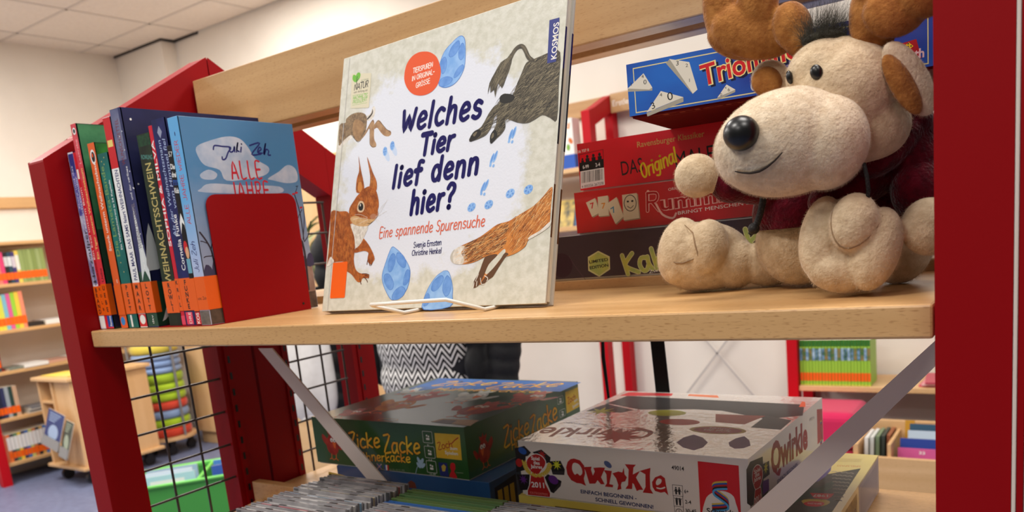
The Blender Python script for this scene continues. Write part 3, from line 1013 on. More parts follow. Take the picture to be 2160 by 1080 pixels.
fill([194.7,50.4,197.5,57.1,200.4,58.2,197.6,52.2,200.1,44.6], ink('pale grey fur', (190, 184, 172)))
for p in ([229.6,23.2,228.9,18.1], [233.2,24.6,232.9,19.6], [237.4,27.5,239.2,21.5,242.9,21.3], [242.5,29.5,246.7,27.1,245.8,24.3], [234.5,31.6,231.1,24.7]):
    stroke(m, pl, p, 0.8, HW)
# dark print wrapped over the outer board edge
pe = Plane(pl.p(CW * 1000, 0), -pl.n, pl.v, pl.u)
for z0_, z1_, ma_ in ((222, 262, NAVY), (150, 222, BOD), (62, 112, FOD)):
    rect(m, pe, 0.1, z0_, 2.7, z1_, ma_)
    rect(m, pe, 11.3, z0_ - 4, 13.9, z1_ - 2, ma_)
# hinge groove
stroke(m, pl, [8.8,299.7,8,0.9], 0.8, ink('hinge line', (196, 192, 188)), 0)
m.build('cover', book, 0.0006)
m = MB()
m.box(0.003, CW - 0.003, 0.003, CH - 0.003, -CT + 0.003, -0.003, PAGES, T)
m.build('page_block', book)
m = MB()
rect(m, pl, *(lambda a: (a[0], a[3], a[2], a[1]))([10.8,56.6,36.6,14.9]), ORANGE, 1.5)
m.build('spine_sticker', book, label='orange sticker')

# --- wire display stand under it
WW = mat('white coated wire', (232, 228, 220), 0.35, coat=0.4)
t = thing('book_stand', 'white wire stand holding up the large animal tracks book', 'stand', (0.5, 0.08, 0))
lip = [(0.4843, 0.0340, 0.0138), (0.5854, 0.0340, 0.0151)]
feet = [(0.5106, 0.0560, 0.0022), (0.6135, 0.0560, 0.0027)]
m = MB()
a0, b0 = Vector(lip[0]), Vector(lip[1])
a1, b1 = Vector(feet[0]), Vector(feet[1])
a1.z = b1.z = 0.0021
m.tube([a1 + Vector((0, .004, 0)), a1, a0.lerp(a1, .1), a0 + Vector((.002, .001, 0)), a0.lerp(b0, .03), a0.lerp(b0, .5), b0.lerp(a0, .03), b0, b0.lerp(b1, .1), b1, b1 + Vector((0, .004, 0))], 0.0019, WW, 10)
m.build('lip_wire', t)
for q in (a1, b1):
    m = MB()
    m.tube([q, q + Vector((.001, .03, 0)), q + Vector((.002, .10, 0)), q + Vector((.002, .125, .03)), q + Vector((.002, .145, .1))], 0.0019, WW, 8)
    m.build('leg_wire', t)
m = MB()
m.tube([a1 + Vector((.002, .145, .1)), b1 + Vector((.002, .145, .1))], 0.0019, WW, 8)
m.build('back_wire', t)

# ---------------------------------------------------------------- row of books with the bookend
def spine_plane(k):
    x0, x1, y, h = SPINE[k]
    return Plane((x0, y, 0.001), (1, 0, 0), (0, 0, 1))


def stacked(m, pl, s, x, y, h, ma, step):
    for i, c in enumerate(s):
        vs, fs = type_mesh(c, 0.035)
        w = (max(v[0] for v in vs) - min(v[0] for v in vs)) * h
        typ(m, pl, c, [x - w / 2, y - i * step], h, ma, 0.035)


def spine_book(k, name, label, sp, cover, depth, prints, word, board=0.002, wrap=0.004, stick=(18, 57), side=None):
    x0, x1, y, h = SPINE[k]
    w = x1 - x0
    z0 = 0.001
    t = thing(name, label, 'book', ((x0 + x1) / 2, y + depth / 2, z0), 'books beside the red bookend')
    m = MB()
    b = min(board, w * .2)
    m.box(x0, x0 + b, y, y + depth, z0, z0 + h, cover)
    m.box(x1 - b, x1, y, y + depth, z0, z0 + h, cover)
    m.box(x0, x1, y - 0.0003, y + 0.0016, z0, z0 + h, cover, None, {'-y': sp})
    pl = spine_plane(k)
    pl.o.y -= 0.0003
    prints(m, pl, w * 1000, h * 1000)
    if side:
        sp_ = Plane((x1, y, z0), (0, 1, 0), (0, 0, 1))
        side(m, sp_, depth * 1000, h * 1000)
    m.build('cover', t, 0.0006)
    m = MB()
    m.box(x0 + b, x1 - b, y + 0.0016, y + depth - 0.003, z0 + 0.003, z0 + h - 0.003, PAGES)
    m.build('page_block', t)
    if word is not None:
        m = MB()
        a, c = stick[0] / 1000 + z0, stick[1] / 1000 + z0
        m.box(x0 + 0.0002, x1 + 0.0002, y - 0.0009, y - 0.0006, a, c, ORANGE)
        m.box(x1 + 0.00005, x1 + 0.00035, y - 0.0007, y + wrap, a, c, ORANGE)
        p2 = spine_plane(k)
        p2.o.y -= 0.0009
        if word:
            hh = min(6.0, w * 640)
            st = (stick[1] - stick[0] - 3) / max(len(word), 1)
            stacked(m, p2, word, w * 500, stick[1] - 2 - hh, hh, INK, st)
        m.build('spine_sticker', t, label='orange sticker with black letters')
    return t


def two_tone(name, top, low, z, soft=0.02, var=None):
    """print whose colour changes at a height"""
    mm = bpy.data.materials.new(name)
    mm.use_nodes = True
    nt = mm.node_tree
    b = nt.nodes['Principled BSDF']
    b.inputs['Roughness'].default_value = 0.3
    b.inputs['Coat Weight'].default_value = 0.5
    b.inputs['Coat Roughness'].default_value = 0.12
    tc = nt.nodes.new('ShaderNodeTexCoord')
    sx = nt.nodes.new('ShaderNodeSeparateXYZ')
    nt.links.new(tc.outputs['Object'], sx.inputs[0])
    nz = nt.nodes.new('ShaderNodeTexNoise')
    nz.inputs['Scale'].default_value = 60
    nt.links.new(tc.outputs['Object'], nz.inputs['Vector'])
    ad = nt.nodes.new('ShaderNodeMath')
    ad.operation = 'MULTIPLY_ADD'
    ad.inputs[1].default_value = 0.03
    nt.links.new(nz.outputs[0], ad.inputs[0])
    nt.links.new(sx.outputs[2], ad.inputs[2])
    mr = nt.nodes.new('ShaderNodeMapRange')
    mr.inputs[1].default_value = z - soft + .015
    mr.inputs[2].default_value = z + soft + .015
    nt.links.new(ad.outputs[0], mr.inputs[0])
    mx = nt.nodes.new('ShaderNodeMix')
    mx.data_type = 'RGBA'
    mx.inputs[6].default_value = (*lin(low), 1)
    mx.inputs[7].default_value = (*lin(top), 1)
    nt.links.new(mr.outputs[0], mx.inputs[0])
    nt.links.new(mx.outputs[2], b.inputs['Base Color'])
    return mm


YEL = ink('warm yellow print', (238, 214, 120))
REDI = ink('bright red print', (206, 34, 42))
BLUI = ink('mid blue print', (36, 84, 170))
WH = ink('gloss white print', (238, 238, 236))


def pr1(m, pl, w, h):
    rect(m, pl, 0.4, 150, w - .3, h - 2, ink('lilac mottled print', (120, 118, 190), (70, 70, 150), (120, 120, 120)))
    rect(m, pl, 0.4, 205, w - .3, h - 2, ink('deep blue print', (48, 56, 130)))
    rect(m, pl, .4, 60, w - .3, 150, ink('pale lilac mottled print', (206, 206, 226), (120, 116, 170), (90, 90, 60)))
    rect(m, pl, .4, 2, w - .3, 17, WH)
    typ(m, pl, 'Flora und das', [w * .42, 160, w * .42, 214], 3.0, WH)
    typ(m, pl, 'Weihnachtswunder', [w * .86, 122, w * .86, 200], 4.2, WH)
    typ(m, pl, 'Herzgulper', [w * .80, 62, w * .80, 132], 7.5, ink('slate print', (60, 66, 70)), 0.02)
    typ(m, pl, 'Brandt', [w * .75, 58.5, w * .75, 84], 4.6, INK)


spine_book(1, 'hardcover_book', 'blue and lilac mottled book spine, first in the row against the red post', ink('spine white lilac', (222, 220, 230)), ink('cover lilac', (96, 96, 170)), 0.15, pr1, 'BRAND')


def pr2(m, pl, w, h):
    typ(m, pl, 'Ein Esel unterm Baum', [w * .8, 92, w * .8, 185], 4.0, CREAMI)
    typ(m, pl, 'FERDINAND', [w * .8, 58, w * .8, 90], 3.4, INK, 0.02)
    rect(m, pl, 1, 196, w - 1, 208, CREAMI)


spine_book(2, 'hardcover_book', 'thin red book squeezed in second place, beside the lilac mottled one', ink('spine signal red', (214, 36, 48)), ink('cover signal red', (200, 30, 40)), 0.14, pr2, 'KOLB')


def pr3(m, pl, w, h):
    rect(m, pl, .3, h - 70, w - .3, h - .5, ink('pinkish red print', (226, 84, 96), (208, 62, 74), (100, 100, 100)))
    rect(m, pl, 0, 2, w, 17, BLUI)
    typ(m, pl, 'Ravens', [w * .75, 3, w * .75, 17], 5, WH, 0.02)
    typ(m, pl, 'Ein Tiger unterm Weihnachtsbaum', [w * .72, 92, w * .72, 208], 4.8, YEL, 0.012)
    typ(m, pl, 'Uebe', [w * .72, 62, w * .72, 80], 4.6, INK, 0.01)
    typ(m, pl, 'Leserabe', [w * .7, 214, w * .7, 244], 4.2, ink('pale pink print', (240, 190, 190)))
    oval(m, pl, w * .5, h - 9, 4, 4.4, WH)
    oval(m, pl, w * .5, h - 9, 2.4, 2.6, INK)


def sd3(m, pl, w, h):
    rect(m, pl, 2, 130, w - 4, h - 1, ink('green cover print', (74, 138, 92), (58, 116, 76), (50, 50, 50)))
    rect(m, pl, 2, 1, w - 4, 60, ink('navy cover print', (30, 30, 60)))
    poly(m, pl, [(20, 130), (26, 160), (30, 195), (34, 205), (38, 190), (46, 160), (60, 130)], ink('dark fir print', (24, 60, 40)))
    typ(m, pl, 'Leserabe', [10, 214], 6, REDI, w=60)


spine_book(3, 'hardcover_book', 'tall pinkish red spine with a green cover, about a tiger under the tree', ink('spine rose red', (222, 56, 66)), ink('cover dark green', (44, 70, 52)), 0.155, pr3, 'UEBE', wrap=0.007, stick=(18, 59), side=sd3)


def pr4(m, pl, w, h):
    typ(m, pl, 'Stunk unterm Weihnachtsbaum', [w * .68, 100, w * .68, 216], 6.0, CREAMI, 0.012)
    oval(m, pl, w * .5, h - 17, 5.6, 9, WH)
    oval(m, pl, w * .52, h - 17, 4, 6.4, INK)
    oval(m, pl, w * .45, h - 15, 1.8, 2.6, ORG)
    typ(m, pl, 'm', [w * .7, 59, w * .7, 66], 4, CREAMI)
    oval(m, pl, w * .4, 9, 5.0, 5.6, ink('sky blue mark', (60, 140, 210)))


def sd4(m, pl, w, h):
    rect(m, pl, 1, h - 60, w - 3, h - 1, ink('leaf green cover', (60, 134, 52), (40, 96, 40), (60, 60, 60)))


spine_book(4, 'hardcover_book', 'bright orange spine with a round animal badge at its top', ink('spine orange', (232, 98, 40)), ink('cover moss green', (44, 66, 40)), 0.15, pr4, '', stick=(17, 56), side=sd4)


def pr5(m, pl, w, h):
    rect(m, pl, w * .28, 1, w * .46, 16.5, WH)
    typ(m, pl, 'Die Lametta-Bande', [w * .42, 92, w * .42, 204], 8.2, ink('olive green foil print', (122, 158, 92)), 0.01)
    typ(m, pl, 'Ein Weihnachtskrimi in 24 Kapiteln', [w * .80, 100, w * .80, 186], 3.9, WH, 0.01)
    for a, b in ((.3, 210), (.6, 214), (.5, 206), (.5, 72), (.35, 84)):
        oval(m, pl, w * a, b, .9, .9, ink('gold fleck', (190, 180, 110)))


spine_book(5, 'hardcover_book', 'teal green book with a lettered spine, right of the orange one', ink('spine teal', (22, 118, 108), (14, 96, 90), (40, 40, 40)), ink('cover teal', (16, 100, 96)), 0.145, pr5, 'PEST')


def pr6(m, pl, w, h):
    rect(m, pl, 0, 198, w, h - .5, REDI)
    rect(m, pl, 0, 1, w, 17, REDI)
    oval(m, pl, w * .5, 10, w * .38, 6, WH)
    rect(m, pl, w * .1, 224, w * .8, 232, YEL)
    typ(m, pl, 'PAUL MAAR  DAS SAMS feiert WEIHNACHTEN', [w * .78, 60, w * .78, 196], 7.4, ink('dark blue type', (34, 44, 110)), 0.02)


spine_book(6, 'hardcover_book', 'white spine with dark blue capitals and red ends, right of the teal book', WH, ink('cover grey blue', (70, 80, 120)), 0.15, pr6, 'MAAR')


def pr7(m, pl, w, h):
    rect(m, pl, 0, h - 60, w * .8, h - .6, ink('grey blue sky print', (118, 122, 150), (84, 90, 130), (40, 40, 40)))
    rect(m, pl, 0, 1, w, 70, ink('dark fir green spine print', (34, 74, 56)))
    poly(m, pl, [(w * .4, 92), (w * .55, 150), (w * .75, 110), (w, 80), (w, 56), (w * .6, 72), (w * .2, 58)], ink('snow print', (216, 222, 220)), 2)
    typ(m, pl, 'WUNSCHZETTEL', [w * .62, h - 66, w * .62, h - 12], 7.4, ink('dark red print', (120, 36, 40)))
    typ(m, pl, 'und der verflixte', [w * .72, h - 108, w * .72, h - 68], 4.4, WH)
    typ(m, pl, 'WEIHNACHTSTEUFEL', [w * .75, 98, w * .75, h - 112], 7.4, ink('grey shade type', (120, 110, 120)), 0.01)
    typ(m, pl, 'Der kleine', [w * .72, 70, w * .72, 96], 4.4, WH)
    typ(m, pl, 'dtv', [w * .62, 4, w * .62, 15], 4.2, WH)
    r = random.Random(3)
    for _ in range(14):
        oval(m, pl, r.uniform(w * .5, w), r.uniform(90, h - 5), .8, .9, WH, n=8)


def sd7(m, pl, w, h):
    r = random.Random(5)
    for _ in range(60):
        q = r.uniform(.5, 1.6)
        oval(m, pl, r.uniform(4, w - 4), r.uniform(70, h - 3), q, q, WH, n=10)
    rect(m, pl, 0, 1, w, 56, ink('dark green cover foot', (30, 66, 48)))
    poly(m, pl, [(6, 6), (16, 26), (22, 64), (30, 48), (26, 30), (18, 14)], ink('snow print', (216, 222, 220)), 2)
    poly(m, pl, [(0, 90), (10, 128), (16, 92), (24, 76), (0, 70)], ink('snow print', (216, 222, 220)), 2)


spine_book(7, 'picture_book', 'tallest book, navy with white snow dots and a snowy fir on its foot', ink('spine night blue', (62, 68, 116), (44, 48, 92), (30, 30, 12)), ink('cover night blue', (26, 30, 68), (36, 40, 84), (20, 20, 20)), 0.205, pr7, 'LOTT', wrap=0.0075, side=sd7)


def pr8(m, pl, w, h):
    typ(m, pl, 'ROWLING', [2, h - 28, w - 2, h - 31], 5.4, ink('teal type', (90, 160, 150)))
    typ(m, pl, 'WEIHNACHTSSCHWEIN', [w * .74, 52, w * .74, 196], 12.5, ink('gold type', (196, 178, 110)), 0.012)
    rect(m, pl, 0, h - 14, w, h - 1, ink('dark ivy print', (30, 74, 44), (20, 44, 30), (200, 200, 200)))
    for z in (16, 22):
        stroke(m, pl, [(2, z), (w * .5, z + 2), (w - 2, z)], .8, ink('silver line', (190, 190, 190)))


spine_book(8, 'hardcover_book', 'dark green spine with big gold capitals, set back beside the snow dotted book', ink('spine bottle green', (36, 52, 32), (24, 30, 22), (60, 60, 20)), ink('cover bottle green', (26, 36, 28)), 0.145, pr8, 'ROWLI', wrap=.008, stick=(16, 55))


def pr9(m, pl, w, h):
    typ(m, pl, 'SOPHIA & MILVA', [w * .8, 96, w * .8, 220], 5.6, WH, 0.015)
    rect(m, pl, 0, 1, w, 12, ink('pink print', (230, 70, 100)))


spine_book(9, 'hardcover_book', 'thin red spine with white capitals, between the gold lettered and the navy book', ink('spine crimson', (206, 30, 52)), ink('cover crimson', (180, 24, 44)), 0.14, pr9, 'KRIL')


def pr10(m, pl, w, h):
    poly(m, pl, [(w * .5, h - 8), (w * .68, h - 15), (w * .5, h - 22), (w * .32, h - 15)], ink('silver mark', (150, 156, 180)))
    typ(m, pl, 'Als der Weihnachtsmann', [w * .46, 106, w * .46, h - 24], 6.2, ink('pale blue type', (170, 186, 220)), 0.004, 0.2)
    typ(m, pl, 'vom Himmel fiel', [w * .82, 138, w * .82, h - 24], 6.2, ink('pale blue type', (170, 186, 220)), 0.004, 0.2)
    typ(m, pl, 'Cornelia Funke', [w * .70, 66, w * .70, 132], 7.6, WH, 0.012)
    rect(m, pl, w * .1, 1, w * .62, 16, ink('pink print', (230, 70, 100)))
    typ(m, pl, 'DRE', [w * .5, 2, w * .5, 16], 5.4, WH)


spine_book(10, 'hardcover_book', 'navy blue spine with a silver diamond, white and pale blue lettering', ink('spine navy', (32, 38, 100), (24, 28, 76), (60, 60, 60)), ink('cover navy', (26, 30, 80)), 0.15, pr10, 'FUNKE', wrap=.007)


def pr11(m, pl, w, h):
    typ(m, pl, '57', [1, h - 12, w - 1.5, h - 13], 6, WH)
    for i, (s, c) in enumerate((('Die', WH), ('drei', WH), ('???', BLUI), ('Kids', WH))):
        typ(m, pl, s, [.6, h - 26 - 9 * i, w - .6, h - 27 - 9 * i], 6, c, 0.03)
    poly(m, pl, [(0, 108), (w * .5, 122), (w * .9, 118), (w, 112), (w, 122), (w * .5, 132), (0, 122)], WH)
    oval(m, pl, w * .4, 92, w * .4, 8, REDI)
    oval(m, pl, w * .55, 86, w * .36, 7, ink('skin print', (226, 170, 130)))
    rect(m, pl, 1, 62, w - 1, 79, ink('sky print', (110, 170, 190)))
    rect(m, pl, 0, 1, w, 16, REDI)
    typ(m, pl, 'KOS', [w * .75, 2, w * .75, 15], 5.5, WH, 0.02)


spine_book(11, 'paperback_book', 'black spine with a red capped figure, pressed against the pale blue winter book', ink('spine black', (20, 18, 22)), ink('cover black', (26, 24, 30)), 0.135, pr11, '', stick=(17, 56))

# --- the pale blue winter book at the end, its cover turned to us
pl = plane('zeh')
ps = plane('zsp')
t = thing('novel', 'blue winter novel with clouds and bare trees, right end of the row against the bookend', 'book', (0.2335, 0.1, 0.001), 'books beside the red bookend')
ZW, ZD, ZH = 0.019, 0.166, 0.2375
SKY = two_tone('winter sky print', (70, 128, 176), (172, 178, 200), 0.105, 0.075)
SPS = two_tone('winter spine print', (104, 178, 232), (206, 206, 232), 0.09, 0.06)
m = MB()
x0, y0, z0 = 0.224, 0.0165, 0.001
m.box(x0, x0 + .002, y0, y0 + ZD, z0, z0 + ZH, SKY)
m.box(x0 + ZW - .002, x0 + ZW, y0, y0 + ZD, z0, z0 + ZH, SKY)
m.box(x0, x0 + ZW, y0 - .0003, y0 + .0018, z0, z0 + ZH, SKY, None, {'-y': SPS})
ps.o.y -= .0003
CLOUD = ink('cloud print', (190, 198, 214), (160, 178, 204), (60, 60, 60))
for c in ([18,203.3,32.7,210.2,61.3,217.4,79.7,216,90.3,207,99.5,192.6,117.7,182.7,112.8,173.9,89.2,168.7,52.6,166.1,45,178.3,26.4,183.3,19.2,192.2],
          [17.7,173.2,30,178.6,40.6,173.9,34.8,167.5,20.1,168], [114.4,168.7,132.7,177.2,148.7,185.8,160.9,180.7,161.4,166.2,143.6,163,120.6,166.7],
          [16.4,157.5,29.8,162.7,71.5,160.6,129.8,158.8,124.1,149.9,19.9,152.6]):
    poly(m, pl, c, CLOUD, 4)
GRD = ink('winter ground print', (168, 142, 132), (140, 112, 100), (50, 50, 50))
rect(m, pl, 0.5, 0.5, ZD * 1000 - .5, 58, GRD)
rect(m, pl, 0.5, 0.5, ZD * 1000 - .5, 22, ink('dark winter soil', (104, 86, 74), (70, 58, 52), (70, 70, 70)))
HZ = ink('far wood print', (66, 62, 92))
for i in range(14):
    poly(m, pl, [(i * 12, 56), (i * 12 + 5, 70 + (i * 7) % 9), (i * 12 + 12, 66 + (i * 5) % 6), (i * 12 + 13, 56)], HZ, 2)
SCR = ink('navy script', (34, 40, 110))
for s in ([40.8,201.9,43.4,206.3,53.8,205.7,65.5,204.9,60.8,199.1,55.8,191.6,51.4,190.6,51.4,193.5], [63.7,205.1,63.9,199.7,68.3,200.8,71.1,206.3,70.5,199.9],
          [73,199.9,77,211.4,73.8,202.9,76.7,200.5], [80.8,205.6,79.1,200.1], [81.8,209.6,82.1,209.4],
          [93.7,208.1,109.6,211.7,94.8,197.6,109,198.4], [105,200.9,110.4,204.1,108,206.6,104.2,200.3,111.1,199.5], [113.1,199.6,118.7,212,113.7,197.5,118.2,204.3,121.5,202.4,119.9,197.7,123.5,197.5]):
    stroke(m, pl, s, 1.9, SCR, 4)
CRI = ink('crimson lettering', (196, 36, 52))
pen(m, pl, 'ALLE', [60.8,168.1,105.4,169.7], 20, 2.2, CRI, 0, .02, .25)
pen(m, pl, 'JAHRE', [55.5,143.8,113,144.3], 20, 2.2, CRI, 0, .02, .2)
pen(m, pl, 'WIEDER', [55.3,120.6,115.2,121], 20, 2.2, CRI, 0, .02, .2)
BRK = ink('tree print', (52, 46, 56))
for s, w_ in (([153.7,25,156.1,68.8,154.3,87.6], 3.4), ([154.3,87.6,145.2,112.6,143,145.4], 1.7), ([157.8,89.1,157.9,123.5,153.1,148.5], 1.7), ([156.7,90.8,164,117.9,165.4,132.6], 1.3),
              ([158.2,87.4,167.2,96.3,173.7,113.1], 1.3), ([153.8,91,145,96.9,142.6,103], 1.1), ([149.4,104.9,153.3,118.3,161.8,128.9], 1.0), ([153.1,148.5,159.5,158.1,156.8,158.7,161.1,159.2], .9),
              ([17.1,58,15.8,84.3,10.9,97.3,4.4,107.4], 2.2), ([15.2,86.8,20.3,98.7,21.6,108.4], 1.4), ([13.1,93.8,6.8,96.6,3.6,97.3], 1.1), ([15.4,79.4,7.5,79.5,4.4,78.3], 1.1)):
    stroke(m, pl, s, w_, BRK)
for c in ([151.4,149.1], [146,111.5], [160.9,131.6], [150.1,123.8], [156.6,150.6], [146.7,124.4]):
    oval(m, pl, c[0], c[1], 2.6, 1.3, CRI, 10)
rect(m, ps, .5, .5, ZW * 1000 - .5, 17, ink('grey photo print', (120, 112, 106), (80, 74, 70), (90, 90, 90)))
pen(m, ps, 'ALLE JAHRE WIEDER', [12.5, 118, 12.5, 212], 6.6, 0.8, CRI, 0, .02)
pen(m, ps, 'Juli Zeh', [12.5, 62, 12.5, 98], 8, 0.9, SCR, 0.2)
oval(m, ps, 10, 219, .8, 2.5, SCR)
m.build('cover', t, 0.0006)
m = MB()
m.box(x0 + .002, x0 + ZW - .002, y0 + .0018, y0 + ZD - .003, z0 + .003, z0 + ZH - .003, PAGES)
m.build('page_block', t)
m = MB()
m.box(x0 + .0004, x0 + ZW + .0003, y0 - .0009, y0 - .0006, z0 + .018, z0 + .057, ORANGE)
m.box(x0 + ZW + .0001, x0 + ZW + .0004, y0 - .0006, y0 + .019, z0 + .018, z0 + .057, ORANGE)
ps.o.y -= .0006
typ(m, ps, 'unc', [2, 30], 4, INK, w=7)
typ(m, ps, 'Zeh', [11, 30], 4, INK, w=7)
m.build('spine_sticker', t, label='orange sticker with black letters')

# --- bookend
t = thing('bookend', 'plain red metal bookend plate standing in front of the winter novel', 'bookend', (0.246, 0.1, 0))
m = MB()
bx, ya, yb, zt, r_ = 0.2445, 0.0335, 0.1675, 0.151, 0.014
prof = [(ya, 0.0)] + [(ya + r_ - r_ * math.cos(a), zt - r_ + r_ * math.sin(a)) for a in (rad(15 * k) for k in range(7))] + \
       [(yb - r_ + r_ * math.sin(a), zt - r_ + r_ * math.cos(a)) for a in (rad(15 * k) for k in range(7))] + [(yb, 0.0)]
m.prism([(bx, y, z) for y, z in prof], (0.0014, 0, 0), RED)
m.build('plate', t, 0.0004)
m = MB()
m.box(0.135, 0.2459, 0.0145, 0.16, 0.0001, 0.0009, RED)
m.build('base_tongue', t)
m = MB()
p = [(0.2478, 0.1600, 0.0077)]
m.cyl((bx + .0012, yb - .012, .009), (bx + .0019, yb - .012, .009), 0.0016, BLACK)
m.build('rivet', t)

# ---------------------------------------------------------------- game boxes
def face(key, side):
    o, deg, w, d, h = BOX[key]
    o = Vector(o)
    u = Vector((math.cos(rad(deg)), math.sin(rad(deg)), 0))
    v = Vector((-u.y, u.x, 0))
    up = Vector((0, 0, 1))
    if side == 'front':
        return Plane(o, u, up)
    if side == 'right':
        return Plane(o + u * w, v, up)
    if side == 'left':
        return Plane(o + v * d, -v, up)
    if side == 'under':
        return Plane(o + v * d, u, -v)
    return Plane(o + up * h, u, v)


def box_T(key):
    o, deg, w, d, h = BOX[key]
    return Matrix.Translation(Vector(o)) @ Matrix.Rotation(rad(deg), 4, 'Z')


def game(key, label, body, group=None, faces=None, tray=None):
    o, deg, w, d, h = BOX[key]
    t = thing('board_game_box', label, 'game box', box_T(key) @ Vector((w / 2, d / 2, 0)), group)
    m = MB()
    m.box(0, w, 0, d, 0.002, h, body, box_T(key), faces)
    b = MB()
    b.box(0.0022, w - 0.0022, 0.0022, d - 0.0022, 0, 0.02, tray or WHITE, box_T(key))
    b.build('base_tray', t)
    return t, m


# --- white box with the red jester lettering
QWH = mat('glossy white box print', (226, 218, 212), 0.22, coat=0.7, cr=0.06)
QTOP = mat('rippled foil on the white lid', (214, 206, 200), 0.12, coat=1.0, cr=0.03, bump=0.3, bscale=110, spec=0.8)
TIL = ink('black tile print', (30, 26, 30))
QRED = ink('red game lettering', (176, 34, 34))
QNV = ink('navy small type', (34, 46, 100))
GOLD = ink('gold laurel print', (206, 178, 72))
PUR = ink('purple tile mark', (96, 42, 130))
LIM = ink('lime tile mark', (206, 210, 50))
t, m = game('qwirkle', 'white square game box with red lettering and tiles, front right on the lower board', QWH, 'big square game boxes', {'+z': QTOP})
pl = face('qwirkle', 'front')


def star(pl, m, c, r1, r2, n, ma, ang=10):
    poly(m, pl, [(c[0] + (r1 if k % 2 == 0 else r2) * math.cos(rad(ang + 180 * k / n)), c[1] + (r1 if k % 2 == 0 else r2) * math.sin(rad(ang + 180 * k / n))) for k in range(2 * n)], ma)


def f0(p, ma):
    return poly(m, pl, p, ma, 0)


TIS = ink('tile side print', (52, 46, 50))
for p in ([-6.1,60,8.9,64.2,18,56.3,12.7,51.6,-5.4,47.2], [-6.8,47.6,9.6,51.4,6.8,33.3,-6.9,29.2], [20.2,57.1,33.6,61.4,45.9,52.5,44.5,46.8,36.9,43.7], [42.9,47.5,59.5,49.5,64.5,39.2,63.1,32.2,46.6,31.3],
          [-6.5,26.4,12.9,28.3,9.1,8.1,-4,5.9], [34.5,26.7,39.7,31.1,58.4,24.2,56.4,17.8,45.5,7.6,41.4,8.9], [9.5,-0.4,37,0,31.9,-4.5,13.3,-5.4]):
    f0(p, TIL)
for p in ([47,35.2,63.6,37,63.1,32.2,46.6,31.3], [58.2,24.2,56.4,17.8,45.5,7.6,46.2,12.1]):
    f0(p, TIS)
for c, a, b, ma in (([5.4,57.6], 6.2, 4.2, BLUI), ([-1.4,41.8], 5.0, 5.4, QRED), ([46.8,24.7], 7, 5.4, PUR)):
    oval(m, pl, c[0], c[1], a, b, ma, -20)
star(pl, m, [33.7,54.8], 6.5, 2.6, 8, QRED)
star(pl, m, [53.7,44], 7.0, 2.6, 8, LIM)
star(pl, m, [2.5,20.8], 7.0, 2.6, 8, PUR)


def pawn(pl, m, head, body, lines, year, foot, sc=1.0):
    poly(m, pl, head, WH, 3)
    c = (sum(head[0::2]) / (len(head) // 2), sum(head[1::2]) / (len(head) // 2))
    poly(m, pl, [q for a in pairs(head) for q in (c[0] + (a[0] - c[0]) * .94, c[1] + (a[1] - c[1]) * .94)], QRED, 3)
    poly(m, pl, body, WH)
    c2 = (sum(body[0::2]) / (len(body) // 2), sum(body[1::2]) / (len(body) // 2))
    poly(m, pl, [q for a in pairs(body) for q in (c2[0] + (a[0] - c2[0]) * .94, c2[1] + (a[1] - c2[1]) * .95)], QRED)
    for s, b in lines:
        typ(m, pl, s, b, 4.6 * sc, WH, 0.02)
    typ(m, pl, *year, 7.0 * sc, WH, 0.02)
    typ(m, pl, *foot, 3.2 * sc, ink('pink small type', (226, 130, 120)))


pawn(pl, m, [25,55.8,33.8,53.4,38.7,47.1,36.5,40.3,31.1,34.9,26.2,29.6,18.4,28.8,13.9,33.3,9.5,39.1,9.8,45.9,15.3,51.9],
     [14.2,29.7,34.1,28.5,35.1,19.4,41.5,6.4,40.4,1.4,5.9,0.7,6.3,6.5,11.1,15.7],
     (('Spiel', [17.4,47.4,29.5,47.2]), ('des', [20.2,42,29.2,41.8]), ('Jahres', [15.3,36.9,32.3,37])),
     ('2011', [13.9,12.3,32.7,12.8]), ('KRITIKERPREIS', [10.5,3.2,36.7,3.4]))
for sgn, pts in ((1, [6.3,42.5,7.7,35.2,12,29.4,21.6,26.1]), (-1, [43.4,42.1,40.2,35.8,34.8,30.4,25.5,26.4])):
    stroke(m, pl, pts, 1.0, GOLD)
    sp_ = spline(pairs(pts), False, 3)
    for i in range(0, len(sp_)):
        for k in (-1, 1):
            oval(m, pl, sp_[i][0] + k * 1.7, sp_[i][1] + 1.4, 2.7, 1.25, GOLD, 60 if k * sgn > 0 else 120, 10)
